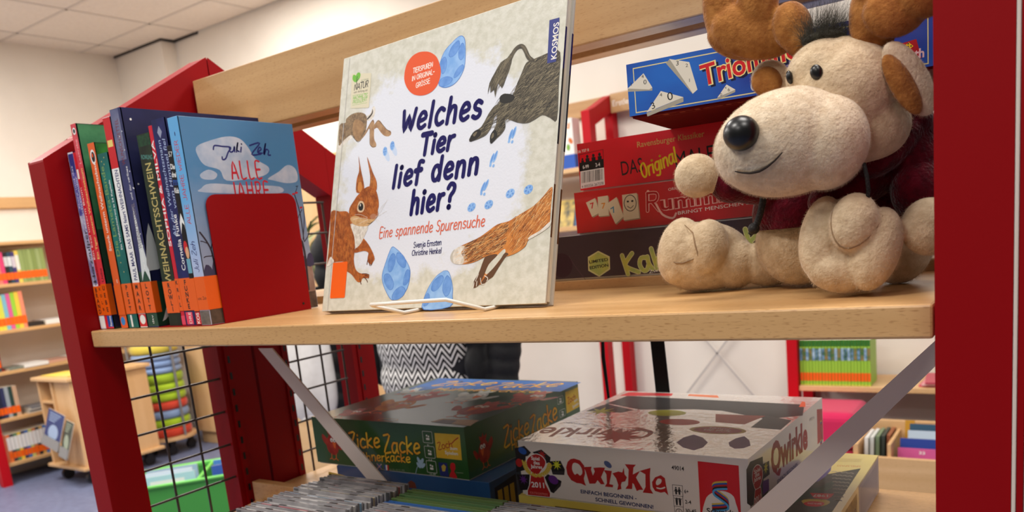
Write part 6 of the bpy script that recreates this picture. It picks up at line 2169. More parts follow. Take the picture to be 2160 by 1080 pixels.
# green series
PIC = [mat('series picture band ' + n, a, .45, b, (60, 60, 90), 1.0) for n, a, b in (('blue', (120, 160, 200), (40, 80, 60)), ('brown', (150, 120, 80), (60, 110, 60)), ('sky', (170, 200, 220), (80, 120, 160)))]
GDK = mat('series dark green head', (44, 110, 36), .45)
for i in range(22):
    far_book('x', .2415 + .0116 * i, 2.572 + .0012 * (i % 3 == 1), -.6115, .0103, .176, .12, (148, 196, 60), 'green series volume with a picture band, %s from the left on the back wall shelf' % (['first'] + ORD[1:])[i], 'green series on the back wall shelf',
             True, [(.86, .995, GDK), (.55, .82, PIC[(i * 7 + i // 3) % 3]), (.0, .03, far_mat((196, 200, 60)))])
for i in range(3):
    m = MB()
    T = rotz((.80 + .004 * i, 2.66, -.6115 + .0072 * i), -4 + 5 * i)
    m.box(-.14, .14, -.09, .09, 0, .0066, PAGES, T, {'+z': far_mat([(206, 90, 110), (226, 140, 150), (190, 70, 90)][i]), '-y': far_mat([(206, 90, 110), (236, 190, 190), (190, 70, 90)][i])})
    m.build('booklet', None, 0, 'rose coloured booklet lying right of the green series, %s of three' % ['lowest', 'middle', 'uppermost'][i], 'booklet', 'rose booklets lying on the shelf')
# white board game and booklets on the left bay
t = thing('board_game_box', 'white and blue game box far behind, beside the edge of the animal book', 'game box', (-.79, 2.6, .336))
m = MB()
m.box(-.90, -.680, 2.575, 2.64, .3365, .548, WHITE)
m.box(-.9005, -.6795, 2.5742, 2.6405, .3362, .396, far_mat((36, 86, 180)))
pl = Plane((-.90, 2.5748, .3365), (1, 0, 0), (0, 0, 1))
for i in range(5):
    oval(m, pl, 150 + 14 * i, 90 + 26 * (i % 3), 14, 9, far_mat([(226, 150, 40), (200, 70, 50), (236, 190, 70), (120, 170, 60), (210, 110, 40)][i]), 30 * i)
typ(m, pl, 'Lotti', [120, 190, 205, 168], 26, far_mat((214, 130, 30)), .03)
m.build('carton', t, .001)
for i, c in enumerate(((60, 66, 60), (120, 140, 160), (196, 170, 90), (80, 110, 150))):
    m = MB()
    T = Matrix.Translation((-.89 + .03 * i, 2.575 + .012 * i, .0885)) @ Matrix.Rotation(rad(-24), 4, 'X')
    m.box(0, .17, 0, .004, 0, .13 - .004 * i, PAGES, T, {'-y': mat('booklet cover %d' % i, c, .45, ((206, 176, 90), (60, 90, 140), (90, 70, 60), (200, 200, 190))[i], (30, 30, 30), 1.0)})
    m.build('booklet', None, 0, 'leaning booklet on the far left bay shelf, %s from the front' % ['first', 'second', 'third', 'fourth'][i], 'booklet', 'leaning booklets on the back wall shelf')

# pink floor cushion and comic browser at the right
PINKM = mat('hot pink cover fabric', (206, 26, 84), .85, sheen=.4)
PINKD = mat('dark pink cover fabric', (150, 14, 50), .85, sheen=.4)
t = thing('floor_cushion', 'hot pink block cushion left of the comic browser by the back wall', 'cushion', (.42, 2.45, FZ))
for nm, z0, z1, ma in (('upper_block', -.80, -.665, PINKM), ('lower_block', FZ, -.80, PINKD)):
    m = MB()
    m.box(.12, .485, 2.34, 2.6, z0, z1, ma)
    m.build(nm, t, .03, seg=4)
t = thing('comic_browser', 'beech browser trough of comics on the right, under the green series', 'box', (.8, 2.3, FZ))
for nm, a, ma in (('front_panel', (.50, 1.2, 2.20, 2.216, -.975, -.772), WOODFX), ('bottom_lip', (.49, 1.21, 2.185, 2.44, -.99, -.975), WOODFX), ('side_panel', (.50, .516, 2.216, 2.42, -.975, -.735), WOODF), ('back_panel', (.50, 1.2, 2.42, 2.436, -.975, -.70), WOODFX),
                  ('divider', (.606, .618, 2.216, 2.42, -.975, -.73), WOODF), ('base', (.53, 1.17, 2.23, 2.42, FZ, -.99), BLACK)):
    m = MB()
    m.box(*a, ma)
    m.build(nm, t, .0015)
for i, (x0, w, y, h, c, lab, wd) in enumerate(((.63, .125, 2.235, .222, (206, 90, 150), 'pink comic numbered thirty-three at the front of the browser', '33'), (.632, .155, 2.27, .245, (40, 66, 150), 'dark blue comic behind the pink one in the browser', None), (.65, .15, 2.31, .262, (190, 206, 222), 'pale silver comic behind the dark blue one in the browser', None),
                                             (.65, .14, 2.35, .275, (50, 84, 110), 'petrol comic at the back of the browser', None), (.632, .03, 2.375, .28, (190, 140, 40), 'ochre comic sticking up at the back of the browser', None))):
    m = MB()
    T = Matrix.Translation((x0, y, -.974)) @ Matrix.Rotation(rad(-9), 4, 'X')
    m.box(0, w, 0, .008, 0, h, PAGES, T, {'-y': far_mat(c), '+z': far_mat(c)})
    if wd:
        pl = Plane(T @ Vector((0, -.0004, 0)), T.to_3x3() @ Vector((1, 0, 0)), T.to_3x3() @ Vector((0, 0, 1)))
        typ(m, pl, wd, [64, 204], 10, PAPERW, .02, w=18)
    m.build('comic', None, 0, lab, 'comic', 'comics in the browser trough')
for i in range(5):
    m = MB()
    T = Matrix.Translation((.522 + .0155 * i, 2.26 + .012 * i, -.974)) @ Matrix.Rotation(rad(1.5), 4, 'Y')
    m.box(0, .011, 0, .12, 0, .25, far_mat([(226, 226, 222), (214, 218, 214), (120, 140, 110), (60, 70, 66), (150, 90, 60)][i]), T)
    m.build('comic', None, 0, '%s thin volume standing in the left slot of the browser' % ['white', 'off-white', 'sage', 'dark grey', 'brown'][i], 'comic', 'thin volumes in the left slot')

# ---------------------------------------------------------------- plush moose
from mathutils.bvhtree import BVHTree


def plush_mat(name, rgb, var, rough=0.95, bump=0.5, sheen=0.35):
    return mat(name, rgb, rough, var, (140, 140, 140), 1.0, 4, bump, 420, sheen=sheen, spec=0.1)


def soft(name, ells, ma, parent, voxel=0.0017, it=6, floor=None, cut=None, fur=None, solid=0.0, extra=None):
    """sewn soft form: rounded lumps fused into one smooth skin"""
    m = MB()
    for c, a, b, d in ells:
        m.ell(c, (a, b, d), ma, 28, 16)
    if extra:
        extra(m)
    o = m.build(name)
    r = o.modifiers.new('fuse', 'REMESH')
    r.mode = 'VOXEL'
    r.voxel_size = voxel
    s = o.modifiers.new('soften', 'SMOOTH')
    s.factor = 0.5
    s.iterations = it
    dg = bpy.context.evaluated_depsgraph_get()
    me = bpy.data.meshes.new_from_object(o.evaluated_get(dg))
    old = o.data
    o.modifiers.clear()
    o.data = me
    bpy.data.meshes.remove(old)
    if cut is not None:
        bm = bmesh.new()
        bm.from_mesh(me)
        bmesh.ops.bisect_plane(bm, geom=bm.verts[:] + bm.edges[:] + bm.faces[:], plane_co=cut[0], plane_no=cut[1], clear_outer=True)
        bm.to_mesh(me)
        bm.free()
    if floor is not None:
        for v in me.vertices:
            if v.co.z < floor:
                v.co.z = floor
    me.materials.clear()
    me.materials.append(ma)
    for p in me.polygons:
        p.use_smooth = True
    if solid:
        sm = o.modifiers.new('cloth', 'SOLIDIFY')
        sm.thickness = solid
        sm.offset = 1
    o.parent = parent
    o.matrix_parent_inverse = PINV[parent.name]
    if fur:
        add_fur(o, *fur)
    return o


def add_fur(o, count, length, thick=0.00011, rnd=0.5, clump=None):
    md = o.modifiers.new('pile', 'PARTICLE_SYSTEM')
    st = md.particle_system.settings
    st.type = 'HAIR'
    st.count = count
    st.use_advanced_hair = True
    st.hair_length = length
    st.hair_step = 3
    st.display_step = 2
    st.render_step = 2
    st.emit_from = 'FACE'
    st.use_emit_random = True
    st.use_even_distribution = True
    st.normal_factor = length * 0.2
    st.object_align_factor = (-length * 0.03, 0, -length * 0.1)
    st.factor_random = length * 0.14 * rnd
    st.brownian_factor = 0.0
    st.length_random = 0.4
    st.root_radius = 1.0
    st.tip_radius = 0.25
    st.radius_scale = thick
    st.material = 1


BEI = plush_mat('beige plush', (216, 194, 162), (196, 172, 140))
CRM = plush_mat('cream plush', (224, 206, 180), (206, 184, 156))
BRN = plush_mat('brown velour plush', (172, 116, 60), (146, 92, 44))
SWT = plush_mat('maroon fleece', (94, 8, 28), (66, 4, 18), bump=0.8)
GLO = mat('glossy black bead', (7, 7, 8), 0.34, coat=0.15, cr=0.2)
TUF = plush_mat('dark grey hair', (76, 74, 62), (50, 48, 40))
THR = mat('dark brown thread', (40, 28, 22), 0.8)

t = thing('plush_moose', 'beige plush moose in a maroon hooded top, sitting on the shelf by the red post', 'soft toy', (0.91, 0.15, 0))
BODY = [((0.9070,0.1650,0.0396),(0.0403,0.0273,-0.0049),(0.0007,-0.0079,-0.0385),(-0.0218,0.0310,-0.0068)),
    ((0.8835,0.1500,0.0377),(0.0312,0.0211,-0.0038),(0.0006,-0.0073,-0.0354),(-0.0191,0.0272,-0.0059)),
    ((0.8496,0.1680,0.0208),(0.0231,0.0156,-0.0028),(0.0004,-0.0041,-0.0199),(-0.0110,0.0157,-0.0034)),
    ((0.7997,0.1500,0.0324),(0.0348,0.0229,-0.0071),(-0.0012,-0.0074,-0.0301),(-0.0146,0.0208,-0.0045)),
    ((0.7795,0.1380,0.0390),(0.0162,0.0102,-0.0053),(-0.0039,-0.0092,-0.0294),(-0.0112,0.0160,-0.0035)),
    ((0.8063,0.1360,0.0405),(0.0152,0.0099,-0.0037),(-0.0017,-0.0065,-0.0243),(-0.0105,0.0149,-0.0033)),
    ((0.8207,0.1580,0.0235),(0.0198,0.0134,-0.0024),(0.0004,-0.0047,-0.0227),(-0.0131,0.0186,-0.0041)),
    ((0.7907,0.1480,0.0193),(0.0229,0.0155,-0.0028),(0.0003,-0.0037,-0.0179),(-0.0128,0.0182,-0.0040)),
    ((0.9608,0.1450,0.0289),(0.0188,0.0117,-0.0070),(-0.0046,-0.0094,-0.0281),(-0.0148,0.0211,-0.0046)),
    ((0.9373,0.0740,0.0367),(0.0283,0.0192,-0.0034),(0.0006,-0.0069,-0.0337),(-0.0118,0.0168,-0.0037)),
    ((0.9208,0.0600,0.0444),(0.0124,0.0078,-0.0041),(-0.0038,-0.0090,-0.0288),(-0.0086,0.0122,-0.0027)),
    ((0.9447,0.0530,0.0526),(0.0136,0.0086,-0.0045),(-0.0027,-0.0063,-0.0202),(-0.0083,0.0118,-0.0026)),
    ((0.9568,0.0610,0.0330),(0.0139,0.0084,-0.0064),(-0.0065,-0.0107,-0.0281),(-0.0085,0.0121,-0.0026)),
    ((0.9376,0.0640,0.0196),(0.0244,0.0165,-0.0030),(0.0003,-0.0036,-0.0175),(-0.0097,0.0139,-0.0030)),
    ((0.8200,0.0850,0.1006),(0.0149,0.0101,-0.0018),(0.0003,-0.0036,-0.0174),(-0.0092,0.0130,-0.0028)),
    ((0.8419,0.1000,0.0915),(0.0191,0.0126,-0.0039),(-0.0004,-0.0025,-0.0101),(-0.0059,0.0084,-0.0018)),
    ((0.8685,0.1200,0.0883),(0.0204,0.0138,-0.0025),(0.0002,-0.0023,-0.0114),(-0.0066,0.0094,-0.0020)),
    ((0.8951,0.1400,0.0805),(0.0224,0.0152,-0.0027),(0.0003,-0.0031,-0.0152),(-0.0088,0.0125,-0.0027)),
    ((0.9880,0.0850,0.0446),(0.0160,0.0108,-0.0019),(0.0004,-0.0042,-0.0203),(-0.0087,0.0124,-0.0027)),
    ((0.9759,0.1100,0.0714),(0.0113,0.0081,0.0010),(0.0039,-0.0025,-0.0239),(-0.0071,0.0101,-0.0022)),
    ((0.9210,0.1400,0.0886),(0.0281,0.0190,-0.0034),(0.0006,-0.0069,-0.0334),(-0.0172,0.0244,-0.0053)),
    ((0.9394,0.1100,0.1105),(0.0235,0.0159,-0.0028),(0.0006,-0.0065,-0.0314),(-0.0149,0.0212,-0.0046)),
    ((0.9344,0.0850,0.1447),(0.0316,0.0214,-0.0038),(0.0007,-0.0079,-0.0382),(-0.0201,0.0287,-0.0063)),
    ((0.9494,0.0920,0.1183),(0.0226,0.0153,-0.0027),(0.0005,-0.0058,-0.0282),(-0.0155,0.0221,-0.0048)),
    ((0.9206,0.0800,0.1586),(0.0209,0.0141,-0.0025),(0.0004,-0.0051,-0.0249),(-0.0151,0.0216,-0.0047))]
body = soft('plush_body', BODY, BEI, t, 0.0016, 3, 0.0006, fur=(42000, 0.0022))
MUZ = [((0.9026,0.0520,0.1136),(0.0432,0.0316,0.0057),(0.0072,-0.0031,-0.0373),(-0.0208,0.0296,-0.0065)),
    ((0.8777,0.0450,0.1110),(0.0222,0.0150,-0.0027),(0.0005,-0.0056,-0.0271),(-0.0153,0.0217,-0.0047)),
    ((0.9265,0.0550,0.1102),(0.0242,0.0164,-0.0029),(0.0006,-0.0067,-0.0327),(-0.0174,0.0248,-0.0054))]
muz = soft('muzzle', MUZ, CRM, t, 0.0016, 8, fur=(16000, 0.0018, 0.0001))
SWE = [((0.9061,0.1580,0.0597),(0.0522,0.0353,-0.0063),(0.0007,-0.0081,-0.0396),(-0.0255,0.0364,-0.0079)),
    ((0.9483,0.1400,0.0597),(0.0191,0.0129,-0.0023),(0.0005,-0.0053,-0.0256),(-0.0169,0.0240,-0.0052)),
    ((0.9245,0.1400,0.0882),(0.0349,0.0236,-0.0042),(0.0007,-0.0080,-0.0389),(-0.0214,0.0304,-0.0066)),
    ((0.8593,0.1120,0.0879),(0.0293,0.0193,-0.0060),(-0.0006,-0.0033,-0.0135),(-0.0079,0.0112,-0.0024)),
    ((0.8439,0.1000,0.0913),(0.0140,0.0095,-0.0017),(0.0002,-0.0029,-0.0140),(-0.0079,0.0112,-0.0024)),
    ((0.8914,0.1400,0.0828),(0.0308,0.0209,-0.0037),(0.0004,-0.0046,-0.0221),(-0.0132,0.0188,-0.0041)),
    ((0.9738,0.1180,0.0904),(0.0173,0.0128,0.0030),(0.0070,-0.0020,-0.0314),(-0.0123,0.0175,-0.0038)),
    ((0.9790,0.1050,0.0711),(0.0148,0.0100,-0.0018),(0.0004,-0.0043,-0.0209),(-0.0097,0.0139,-0.0030)),
    ((0.9490,0.1200,0.0973),(0.0245,0.0220,0.0218),(0.0090,0.0034,-0.0135),(-0.0134,0.0191,-0.0042)),
    ((0.9706,0.1180,0.1170),(0.0099,0.0089,0.0089),(0.0076,0.0028,-0.0114),(-0.0111,0.0157,-0.0034)),
    ((0.9357,0.1000,0.0779),(0.0263,0.0210,0.0115),(0.0057,0.0008,-0.0146),(-0.0101,0.0143,-0.0031)),
    ((0.9624,0.0980,0.1033),(0.0173,0.0158,0.0168),(0.0070,0.0028,-0.0098),(-0.0078,0.0111,-0.0024))]
soft('hooded_top', SWE, SWT, t, 0.0018, 6, cut=((0, 0, 0.052), (0, 0, -1)), solid=0.0014)
ANL = [((0.8709,0.0880,0.2012),(0.0271,0.0173,-0.0078),(-0.0021,-0.0060,-0.0206),(-0.0061,0.0087,-0.0019)),
    ((0.8466,0.0850,0.2239),(0.0113,0.0079,-0.0004),(0.0025,-0.0054,-0.0329),(-0.0058,0.0082,-0.0018)),
    ((0.8748,0.0880,0.2245),(0.0129,0.0087,-0.0016),(0.0004,-0.0044,-0.0216),(-0.0056,0.0080,-0.0017)),
    ((0.8983,0.0900,0.1988),(0.0118,0.0087,0.0016),(0.0036,-0.0015,-0.0186),(-0.0056,0.0079,-0.0017)),
    ((0.9040,0.0900,0.1856),(0.0109,0.0064,-0.0060),(-0.0028,-0.0040,-0.0093),(-0.0052,0.0073,-0.0016)),
    ((0.8594,0.0870,0.1974),(0.0206,0.0128,-0.0077),(-0.0024,-0.0048,-0.0143),(-0.0060,0.0085,-0.0019))]
soft('antler', ANL, BRN, t, 0.0016, 5, fur=(9000, 0.0011, 0.0001))
ANR = [((0.9517,0.0820,0.1938),(0.0109,0.0071,-0.0022),(-0.0011,-0.0065,-0.0262),(-0.0056,0.0080,-0.0017)),
    ((0.9694,0.0800,0.1925),(0.0173,0.0137,0.0071),(0.0066,0.0008,-0.0175),(-0.0055,0.0078,-0.0017)),
    ((0.9854,0.0800,0.2007),(0.0122,0.0094,0.0038),(0.0057,0.0000,-0.0181),(-0.0050,0.0071,-0.0016)),
    ((0.9575,0.0820,0.2140),(0.0134,0.0091,-0.0016),(0.0004,-0.0046,-0.0223),(-0.0052,0.0073,-0.0016)),
    ((0.9560,0.0840,0.1782),(0.0104,0.0070,-0.0013),(0.0002,-0.0023,-0.0110),(-0.0052,0.0075,-0.0016))]
soft('antler', ANR, BRN, t, 0.0016, 5, fur=(9000, 0.0011, 0.0001))
for eo, ei in (([((0.8780,0.1000,0.1667),(0.0124,0.0090,0.0011),(0.0023,-0.0015,-0.0144),(-0.0035,0.0050,-0.0011))], [((0.8769,0.0935,0.1641),(0.0097,0.0070,0.0009),(0.0019,-0.0012,-0.0118),(-0.0025,0.0035,-0.0008))]), ([((0.9772,0.0770,0.1457),(0.0125,0.0030,-0.0262),(-0.0096,-0.0079,-0.0055),(-0.0037,0.0052,-0.0011))], [((0.9742,0.0690,0.1417),(0.0102,0.0025,-0.0214),(-0.0061,-0.0051,-0.0035),(-0.0025,0.0036,-0.0008))])):
    e = soft('ear', eo, CRM, t, 0.0014, 4, fur=(3500, 0.0018, 0.0001))
    i = soft('ear_lining', ei, BRN, t, 0.0012, 4, fur=(2500, 0.001, 0.0001))
    i.parent = e
    i.matrix_parent_inverse = Matrix()
# eyes, nose, mouth
bvh = BVHTree.FromPolygons([v.co for v in muz.data.vertices], [p.vertices[:] for p in muz.data.polygons])
bvb = BVHTree.FromPolygons([v.co for v in body.data.vertices], [p.vertices[:] for p in body.data.polygons])
for q, ax in (([(0.9240, 0.0539, 0.1565)], ((.0042, 0, .0006), (0, .003, 0), (-.001, 0, .0052))), ([(0.9031, 0.0616, 0.1591)], ((.0023, 0, .0006), (0, .003, 0), (-.001, 0, .0048)))):
    p, nrm, _, _ = bvb.find_nearest(Vector(q[0]))
    m = MB()
    m.ell(p + nrm * 0.0012, ax, GLO, 20, 12)
    m.build('eye', t)
p, nrm, _, _ = bvh.find_nearest(Vector([(0.8837, 0.0196, 0.1177)][0]))
m = MB()
m.ell(p + nrm * 0.002, ((.0122, 0, 0), (0, .0112, 0), (0, 0, .0118)), GLO, 32, 20)
m.build('nose', t)
mouth = [(0.8759, 0.0134, 0.0967), (0.8806, 0.0132, 0.0952), (0.8859, 0.0133, 0.0942), (0.8924, 0.0134, 0.0946), (0.8978, 0.0133, 0.0968), (0.9030, 0.0134, 0.1002), (0.9081, 0.0140, 0.1048)]
pts = []
for q in spline([(i, 0) for i in range(len(mouth))], False, 3):
    i = min(int(q[0]), len(mouth) - 2)
    f_ = q[0] - i
    p, nrm, _, _ = bvh.find_nearest(Vector(mouth[i]).lerp(Vector(mouth[i + 1]), f_))
    pts.append(p + nrm * 0.0012)
m = MB()
m.tube(pts, [0.0004 + 0.0005 * math.sin(math.pi * i / (len(pts) - 1)) for i in range(len(pts))], THR, 6)
m.build('mouth_stitch', t, label='dark stitched smile')
# sewn creases between the toes
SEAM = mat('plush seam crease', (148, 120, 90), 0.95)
for sp in ([(0.9350, 0.0638, 0.0718), (0.9336, 0.0520, 0.0663), (0.9325, 0.0460, 0.0606), (0.9311, 0.0414, 0.0537), (0.9306, 0.0384, 0.0464), (0.9317, 0.0370, 0.0395), (0.9353, 0.0372, 0.0346), (0.9400, 0.0386, 0.0332), (0.9445, 0.0407, 0.0347), (0.9490, 0.0436, 0.0384), (0.9527, 0.0470, 0.0427), (0.9572, 0.0530, 0.0482), (0.9609, 0.0606, 0.0531)],
           [(0.7906, 0.1283, 0.0663), (0.7940, 0.1190, 0.0598), (0.7979, 0.1112, 0.0526), (0.8006, 0.1076, 0.0452), (0.8025, 0.1063, 0.0387), (0.8035, 0.1061, 0.0334)], [(0.7828, 0.1051, 0.0303), (0.7873, 0.1046, 0.0284), (0.7916, 0.1046, 0.0273), (0.7953, 0.1045, 0.0296)]):
    pts = []
    for q in sp:
        p, nrm, _, _ = bvb.find_nearest(Vector(q))
        pts.append(p - nrm * 0.0001)
    m = MB()
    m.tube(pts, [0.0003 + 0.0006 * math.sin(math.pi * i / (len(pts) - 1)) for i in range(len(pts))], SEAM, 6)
    m.build('toe_seam', t, label='darker sewn crease between the toes')
# tuft of long hair between the antlers
tf = soft('hair_tuft', [((0.9216,0.0830,0.1835),(0.0128,0.0090,0.0000),(0.0006,-0.0008,-0.0054),(-0.0066,0.0094,-0.0020))], TUF, t, 0.0014, 3)
add_fur(tf, 2600, 0.017, 0.00012, 1.0)
st = tf.modifiers['pile'].particle_system.settings
st.normal_factor = 0.0022
st.object_align_factor = (0.0012, 0.0, 0.0026)
st.factor_random = 0.0022
st.brownian_factor = 0.006
st.hair_step = 6
st.render_step = 4
# drawstring
CRD = mat('black cord', (14, 13, 14), 0.7, (70, 66, 64), (900, 900, 900), 1.0, lohi=(.55, .7))
m = MB()
c = [(0.8754, 0.0780, 0.0815), (0.8750, 0.0760, 0.0744), (0.8728, 0.0760, 0.0663), (0.8696, 0.0770, 0.0586), (0.8668, 0.0770, 0.0545), (0.8633, 0.0780, 0.0504)]
m.tube(c, [.0027, .0027, .0027, .0027, .0030, .0018], CRD, 8)
m.sphere(c[4], .0046, CRD, 12, 8)
m.build('drawstring', t, label='black cord with a knot')
m = MB()
c = [(0.9516, 0.0550, 0.0923), (0.9538, 0.0520, 0.0840), (0.9546, 0.0530, 0.0743), (0.9535, 0.0550, 0.0663)]
m.tube(c, .0014, CRD, 8)
m.build('drawstring', t, label='black cord with a knot')

# ---------------------------------------------------------------- the person standing behind the unit
SKIN = mat('skin', (206, 160, 134), .55, (190, 138, 112), (40, 40, 40), .6)
JACK = mat('black jacket cloth', (13, 13, 15), .8, (24, 24, 27), (300, 300, 300), 1.0, bump=.3, bscale=90)
TROU = mat('dark trousers', (24, 25, 32), .85)
SHOE = mat('black shoe', (14, 13, 13), .5)
HAIR = mat('brown hair', (74, 50, 34), .6, (50, 34, 22), (200, 200, 30), 1.0)
CLOTHW = mat('white cotton bag cloth', (232, 230, 226), .85, (220, 217, 212), (40, 40, 40), .6, bump=.2, bscale=40)


def chevron(name):
    mm = bpy.data.materials.new(name)
    mm.use_nodes = True
    nt = mm.node_tree
    b = nt.nodes['Principled BSDF']
    b.inputs['Roughness'].default_value = .85
    N, L = nt.nodes.new, nt.links.new
    tc = N('ShaderNodeTexCoord')
    sx = N('ShaderNodeSeparateXYZ')
    L(tc.outputs['Object'], sx.inputs[0])

    def mt(op, a, b_, c=None):
        n = N('ShaderNodeMath')
        n.operation = op
        for i, q in enumerate((a, b_, c)):
            if q is None:
                continue
            if isinstance(q, (int, float)):
                n.inputs[i].default_value = q
            else:
                L(q, n.inputs[i])
        return n.outputs[0]
    zig = mt('PINGPONG', mt('ADD', sx.outputs[0], mt('MULTIPLY', sx.outputs[1], .35)), .0205)
    v = mt('ADD', sx.outputs[2], mt('MULTIPLY', zig, 1.65))
    fr_ = mt('FRACT', mt('MULTIPLY', v, 1 / .021), 0)
    st_ = mt('LESS_THAN', fr_, .45)
    mx = N('ShaderNodeMix')
    mx.data_type = 'RGBA'
    mx.inputs[6].default_value = (*lin((15, 15, 17)), 1)
    mx.inputs[7].default_value = (*lin((240, 239, 236)), 1)
    L(st_, mx.inputs[0])
    L(mx.outputs[2], b.inputs['Base Color'])
    return mm


CHEV = chevron('black and white zigzag knit')


def capsule(a, b, r0, r1, n=7):
    """chain of round lumps from a to b for a tapering limb"""
    a, b = Vector(a), Vector(b)
    out = []
    for i in range(n):
        q = i / (n - 1)
        r = r0 + (r1 - r0) * q
        p = a.lerp(b, q)
        out.append((p, (r, 0, 0), (0, r, 0), (0, 0, r)))
    return out


PX, PY_ = -.41, 1.17
t = thing('person', 'person in an open black jacket and zigzag patterned top, standing behind the unit', 'person', (PX, PY_, FZ))
head = (PX + .02, PY_ - .03, .475)
bd = [(Vector(head), (.074, 0, 0), (0, .092, 0), (0, 0, .112)), (Vector((head[0], head[1] - .03, head[2] - .055)), (.052, 0, 0), (0, .058, 0), (0, 0, .058))]
bd += [(Vector((head[0], head[1] - .098, head[2] - .012)), (.013, 0, 0), (0, .018, 0), (0, 0, .022))]
for s in (-1, 1):
    bd.append((Vector((head[0] + s * .075, head[1] + .01, head[2] - .01)), (.011, 0, 0), (0, .02, 0), (0, 0, .032)))
bd += capsule((PX + .01, PY_ + .005, .27), (head[0], head[1] + .015, head[2] - .07), .055, .05)
bd += [(Vector((PX, PY_, .2)), (.17, 0, 0), (0, .1, 0), (0, 0, .1)), (Vector((PX, PY_, .0)), (.14, 0, 0), (0, .1, 0), (0, 0, .2)), (Vector((PX, PY_, -.18)), (.16, 0, 0), (0, .11, 0), (0, 0, .12))]
shL, shR = (PX - .19, PY_, .235), (PX + .19, PY_, .235)
elL, elR = (PX - .345, PY_ - .02, .075), (PX + .27, PY_ + .02, -.03)
haL, haR = (PX - .392, PY_ + .0, -.38), (PX + .235, PY_ - .0, -.31)
for sh, el, ha in ((shL, elL, haL), (shR, elR, haR)):
    bd += capsule(sh, el, .052, .042) + capsule(el, ha, .04, .03)
    d_ = (Vector(ha) - Vector(el)).normalized()
    pc = Vector(ha) + d_ * .045
    bd.append((pc, (.022, 0, 0), (0, .036, 0), (0, 0, .045)))
    for k in range(4):
        f0_ = pc + d_ * .035 + Vector((0, (k - 1.5) * .018, 0))
        bd += capsule(f0_, f0_ + d_ * (.05 + .008 * (k in (1, 2))) + Vector((.012 if ha is haL else -.012, 0, 0)), .0095, .008, 5)
    th_ = pc + Vector((0, -.03, .01))
    bd += capsule(th_, th_ + d_ * .04 + Vector((0, -.02, 0)), .0105, .009, 4)
for s in (-1, 1):
    hp, kn, an = (PX + s * .085, PY_, -.22), (PX + s * .09, PY_ - .01, -.60), (PX + s * .095, PY_ + .02, -.98)
    bd += capsule(hp, kn, .085, .055, 9) + capsule(kn, an, .055, .036, 9)
    bd.append((Vector((an[0], an[1] - .05, FZ + .045)), (.042, 0, 0), (0, .11, 0), (0, 0, .035)))
soft('body', bd, SKIN, t, .0065, 3, FZ + .004)
top = [(Vector((PX, PY_ - .005, .17)), (.185, 0, 0), (0, .115, 0), (0, 0, .13)), (Vector((PX, PY_ - .01, .0)), (.166, 0, 0), (0, .128, 0), (0, 0, .22)), (Vector((PX + .005, PY_ - .01, -.19)), (.176, 0, 0), (0, .13, 0), (0, 0, .17)), (Vector((PX, PY_ - .008, -.1)), (.17, 0, 0), (0, .13, 0), (0, 0, .16))]
top.append((Vector((PX, PY_ - .012, -.30)), (.172, 0, 0), (0, .125, 0), (0, 0, .11)))
soft('zigzag_top', top, CHEV, t, .006, 5)
jk = []
for s, sh, el, ha in ((-1, shL, elL, haL), (1, shR, elR, haR)):
    jk += capsule(sh, el, .07, .058, 8) + capsule(el, ha, .056, .044, 8)
    for z_ in (.2, .08, -.04, -.16, -.26):
        jk.append((Vector((PX + s * .182, PY_ + .03, z_)), (.03, 0, 0), (0, .12, 0), (0, 0, .085)))
    jk.append((Vector((PX + s * .1, PY_ + .02, .27)), (.11, 0, 0), (0, .09, 0), (0, 0, .05)))
for z_ in (.2, .08, -.04, -.16, -.26):
    jk.append((Vector((PX, PY_ + .10, z_)), (.17, 0, 0), (0, .05, 0), (0, 0, .085)))
soft('jacket', jk, JACK, t, .0065, 3)
tr = []
for s in (-1, 1):
    hp, kn, an = (PX + s * .085, PY_, -.22), (PX + s * .09, PY_ - .01, -.60), (PX + s * .095, PY_ + .02, -.97)
    tr += capsule(hp, kn, .098, .07, 9) + capsule(kn, an, .07, .055, 9)
tr.append((Vector((PX, PY_, -.22)), (.165, 0, 0), (0, .118, 0), (0, 0, .11)))
soft('trousers', tr, TROU, t, .0065, 3)
for s in (-1, 1):
    m = MB()
    m.ell((PX + s * .095, PY_ - .03, FZ + .05), ((.05, 0, 0), (0, .125, 0), (0, 0, .046)), SHOE, 20, 12)
    m.box(PX + s * .095 - .045, PX + s * .095 + .045, PY_ - .14, PY_ + .09, FZ, FZ + .02, SHOE)
    m.build('shoe', t)
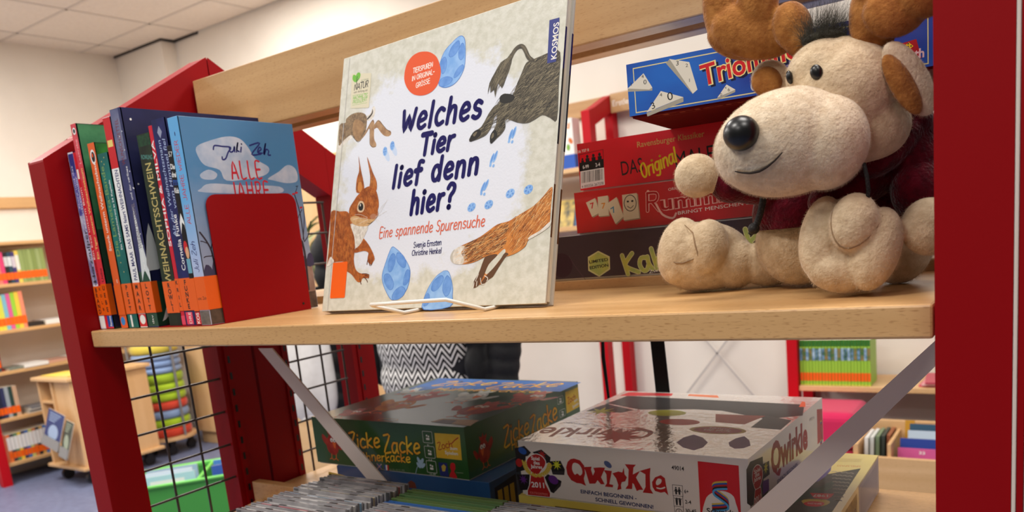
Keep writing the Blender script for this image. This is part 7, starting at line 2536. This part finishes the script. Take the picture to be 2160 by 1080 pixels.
hr = [(Vector((head[0], head[1] + .02, head[2] + .03)), (.084, 0, 0), (0, .094, 0), (0, 0, .1)), (Vector((head[0], head[1] + .065, head[2] - .06)), (.075, 0, 0), (0, .045, 0), (0, 0, .11))]
soft('hair', hr, HAIR, t, .005, 3)
for s in (-1, 1):
    m = MB()
    m.sphere((head[0] + s * .03, head[1] - .079, head[2] + .012), .0125, PAPERW, 14, 8)
    m.sphere((head[0] + s * .03, head[1] - .0875, head[2] + .012), .006, INK, 12, 8)
    m.build('eye', t)
m = MB()
m.ell((head[0], head[1] - .087, head[2] - .06), ((.022, 0, 0), (0, .006, 0), (0, 0, .0055)), mat('lips', (176, 96, 90), .5), 14, 8)
m.build('mouth', t)

# white bag hanging on the person's arm
t = thing('cloth_bag', 'white cloth bag hanging from the arm of the person in the black jacket', 'bag', (-.86, 1.08, -.45))
m = MB()
BN = 28
rows = [(-.05, .10, .012), (-.13, .122, .016), (-.2, .122, .022), (-.27, .118, .026), (-.34, .11, .026), (-.385, .095, .022), (-.41, .06, .014)]
bx_, by_ = -.782, 1.02
for zi, (z_, wx, dy) in enumerate(rows):
    pass
vs = []
for z_, wx, dy in rows:
    for j in range(BN):
        a = 2 * math.pi * j / BN
        fold = 1 + .16 * math.sin(5 * a + z_ * 14) + .08 * math.sin(9 * a - z_ * 20)
        vs.append((bx_ + wx * math.cos(a) + (z_ + .3) * -.10, by_ + dy * math.sin(a) * fold * 1.4, z_ + .01 * math.sin(3 * a)))
fs = [(i * BN + j, i * BN + (j + 1) % BN, (i + 1) * BN + (j + 1) % BN, (i + 1) * BN + j) for i in range(len(rows) - 1) for j in range(BN)]
m.mesh(vs, [f[::-1] for f in fs] + [tuple(range((len(rows) - 1) * BN, len(rows) * BN))], CLOTHW, True)
o = m.build('bag', t)
s_ = o.modifiers.new('round', 'SUBSURF')
s_.levels = s_.render_levels = 2
for dy in (-.02, .02):
    m = MB()
    m.tube([(bx_ - .05, by_ + dy * .5, -.055), (bx_ - .02, by_ + .07 + dy * .5, -.03), (bx_ + .02, PY_ - .03 + dy * .5, -.02)], .005, BLK, 8)
    m.build('strap', t)
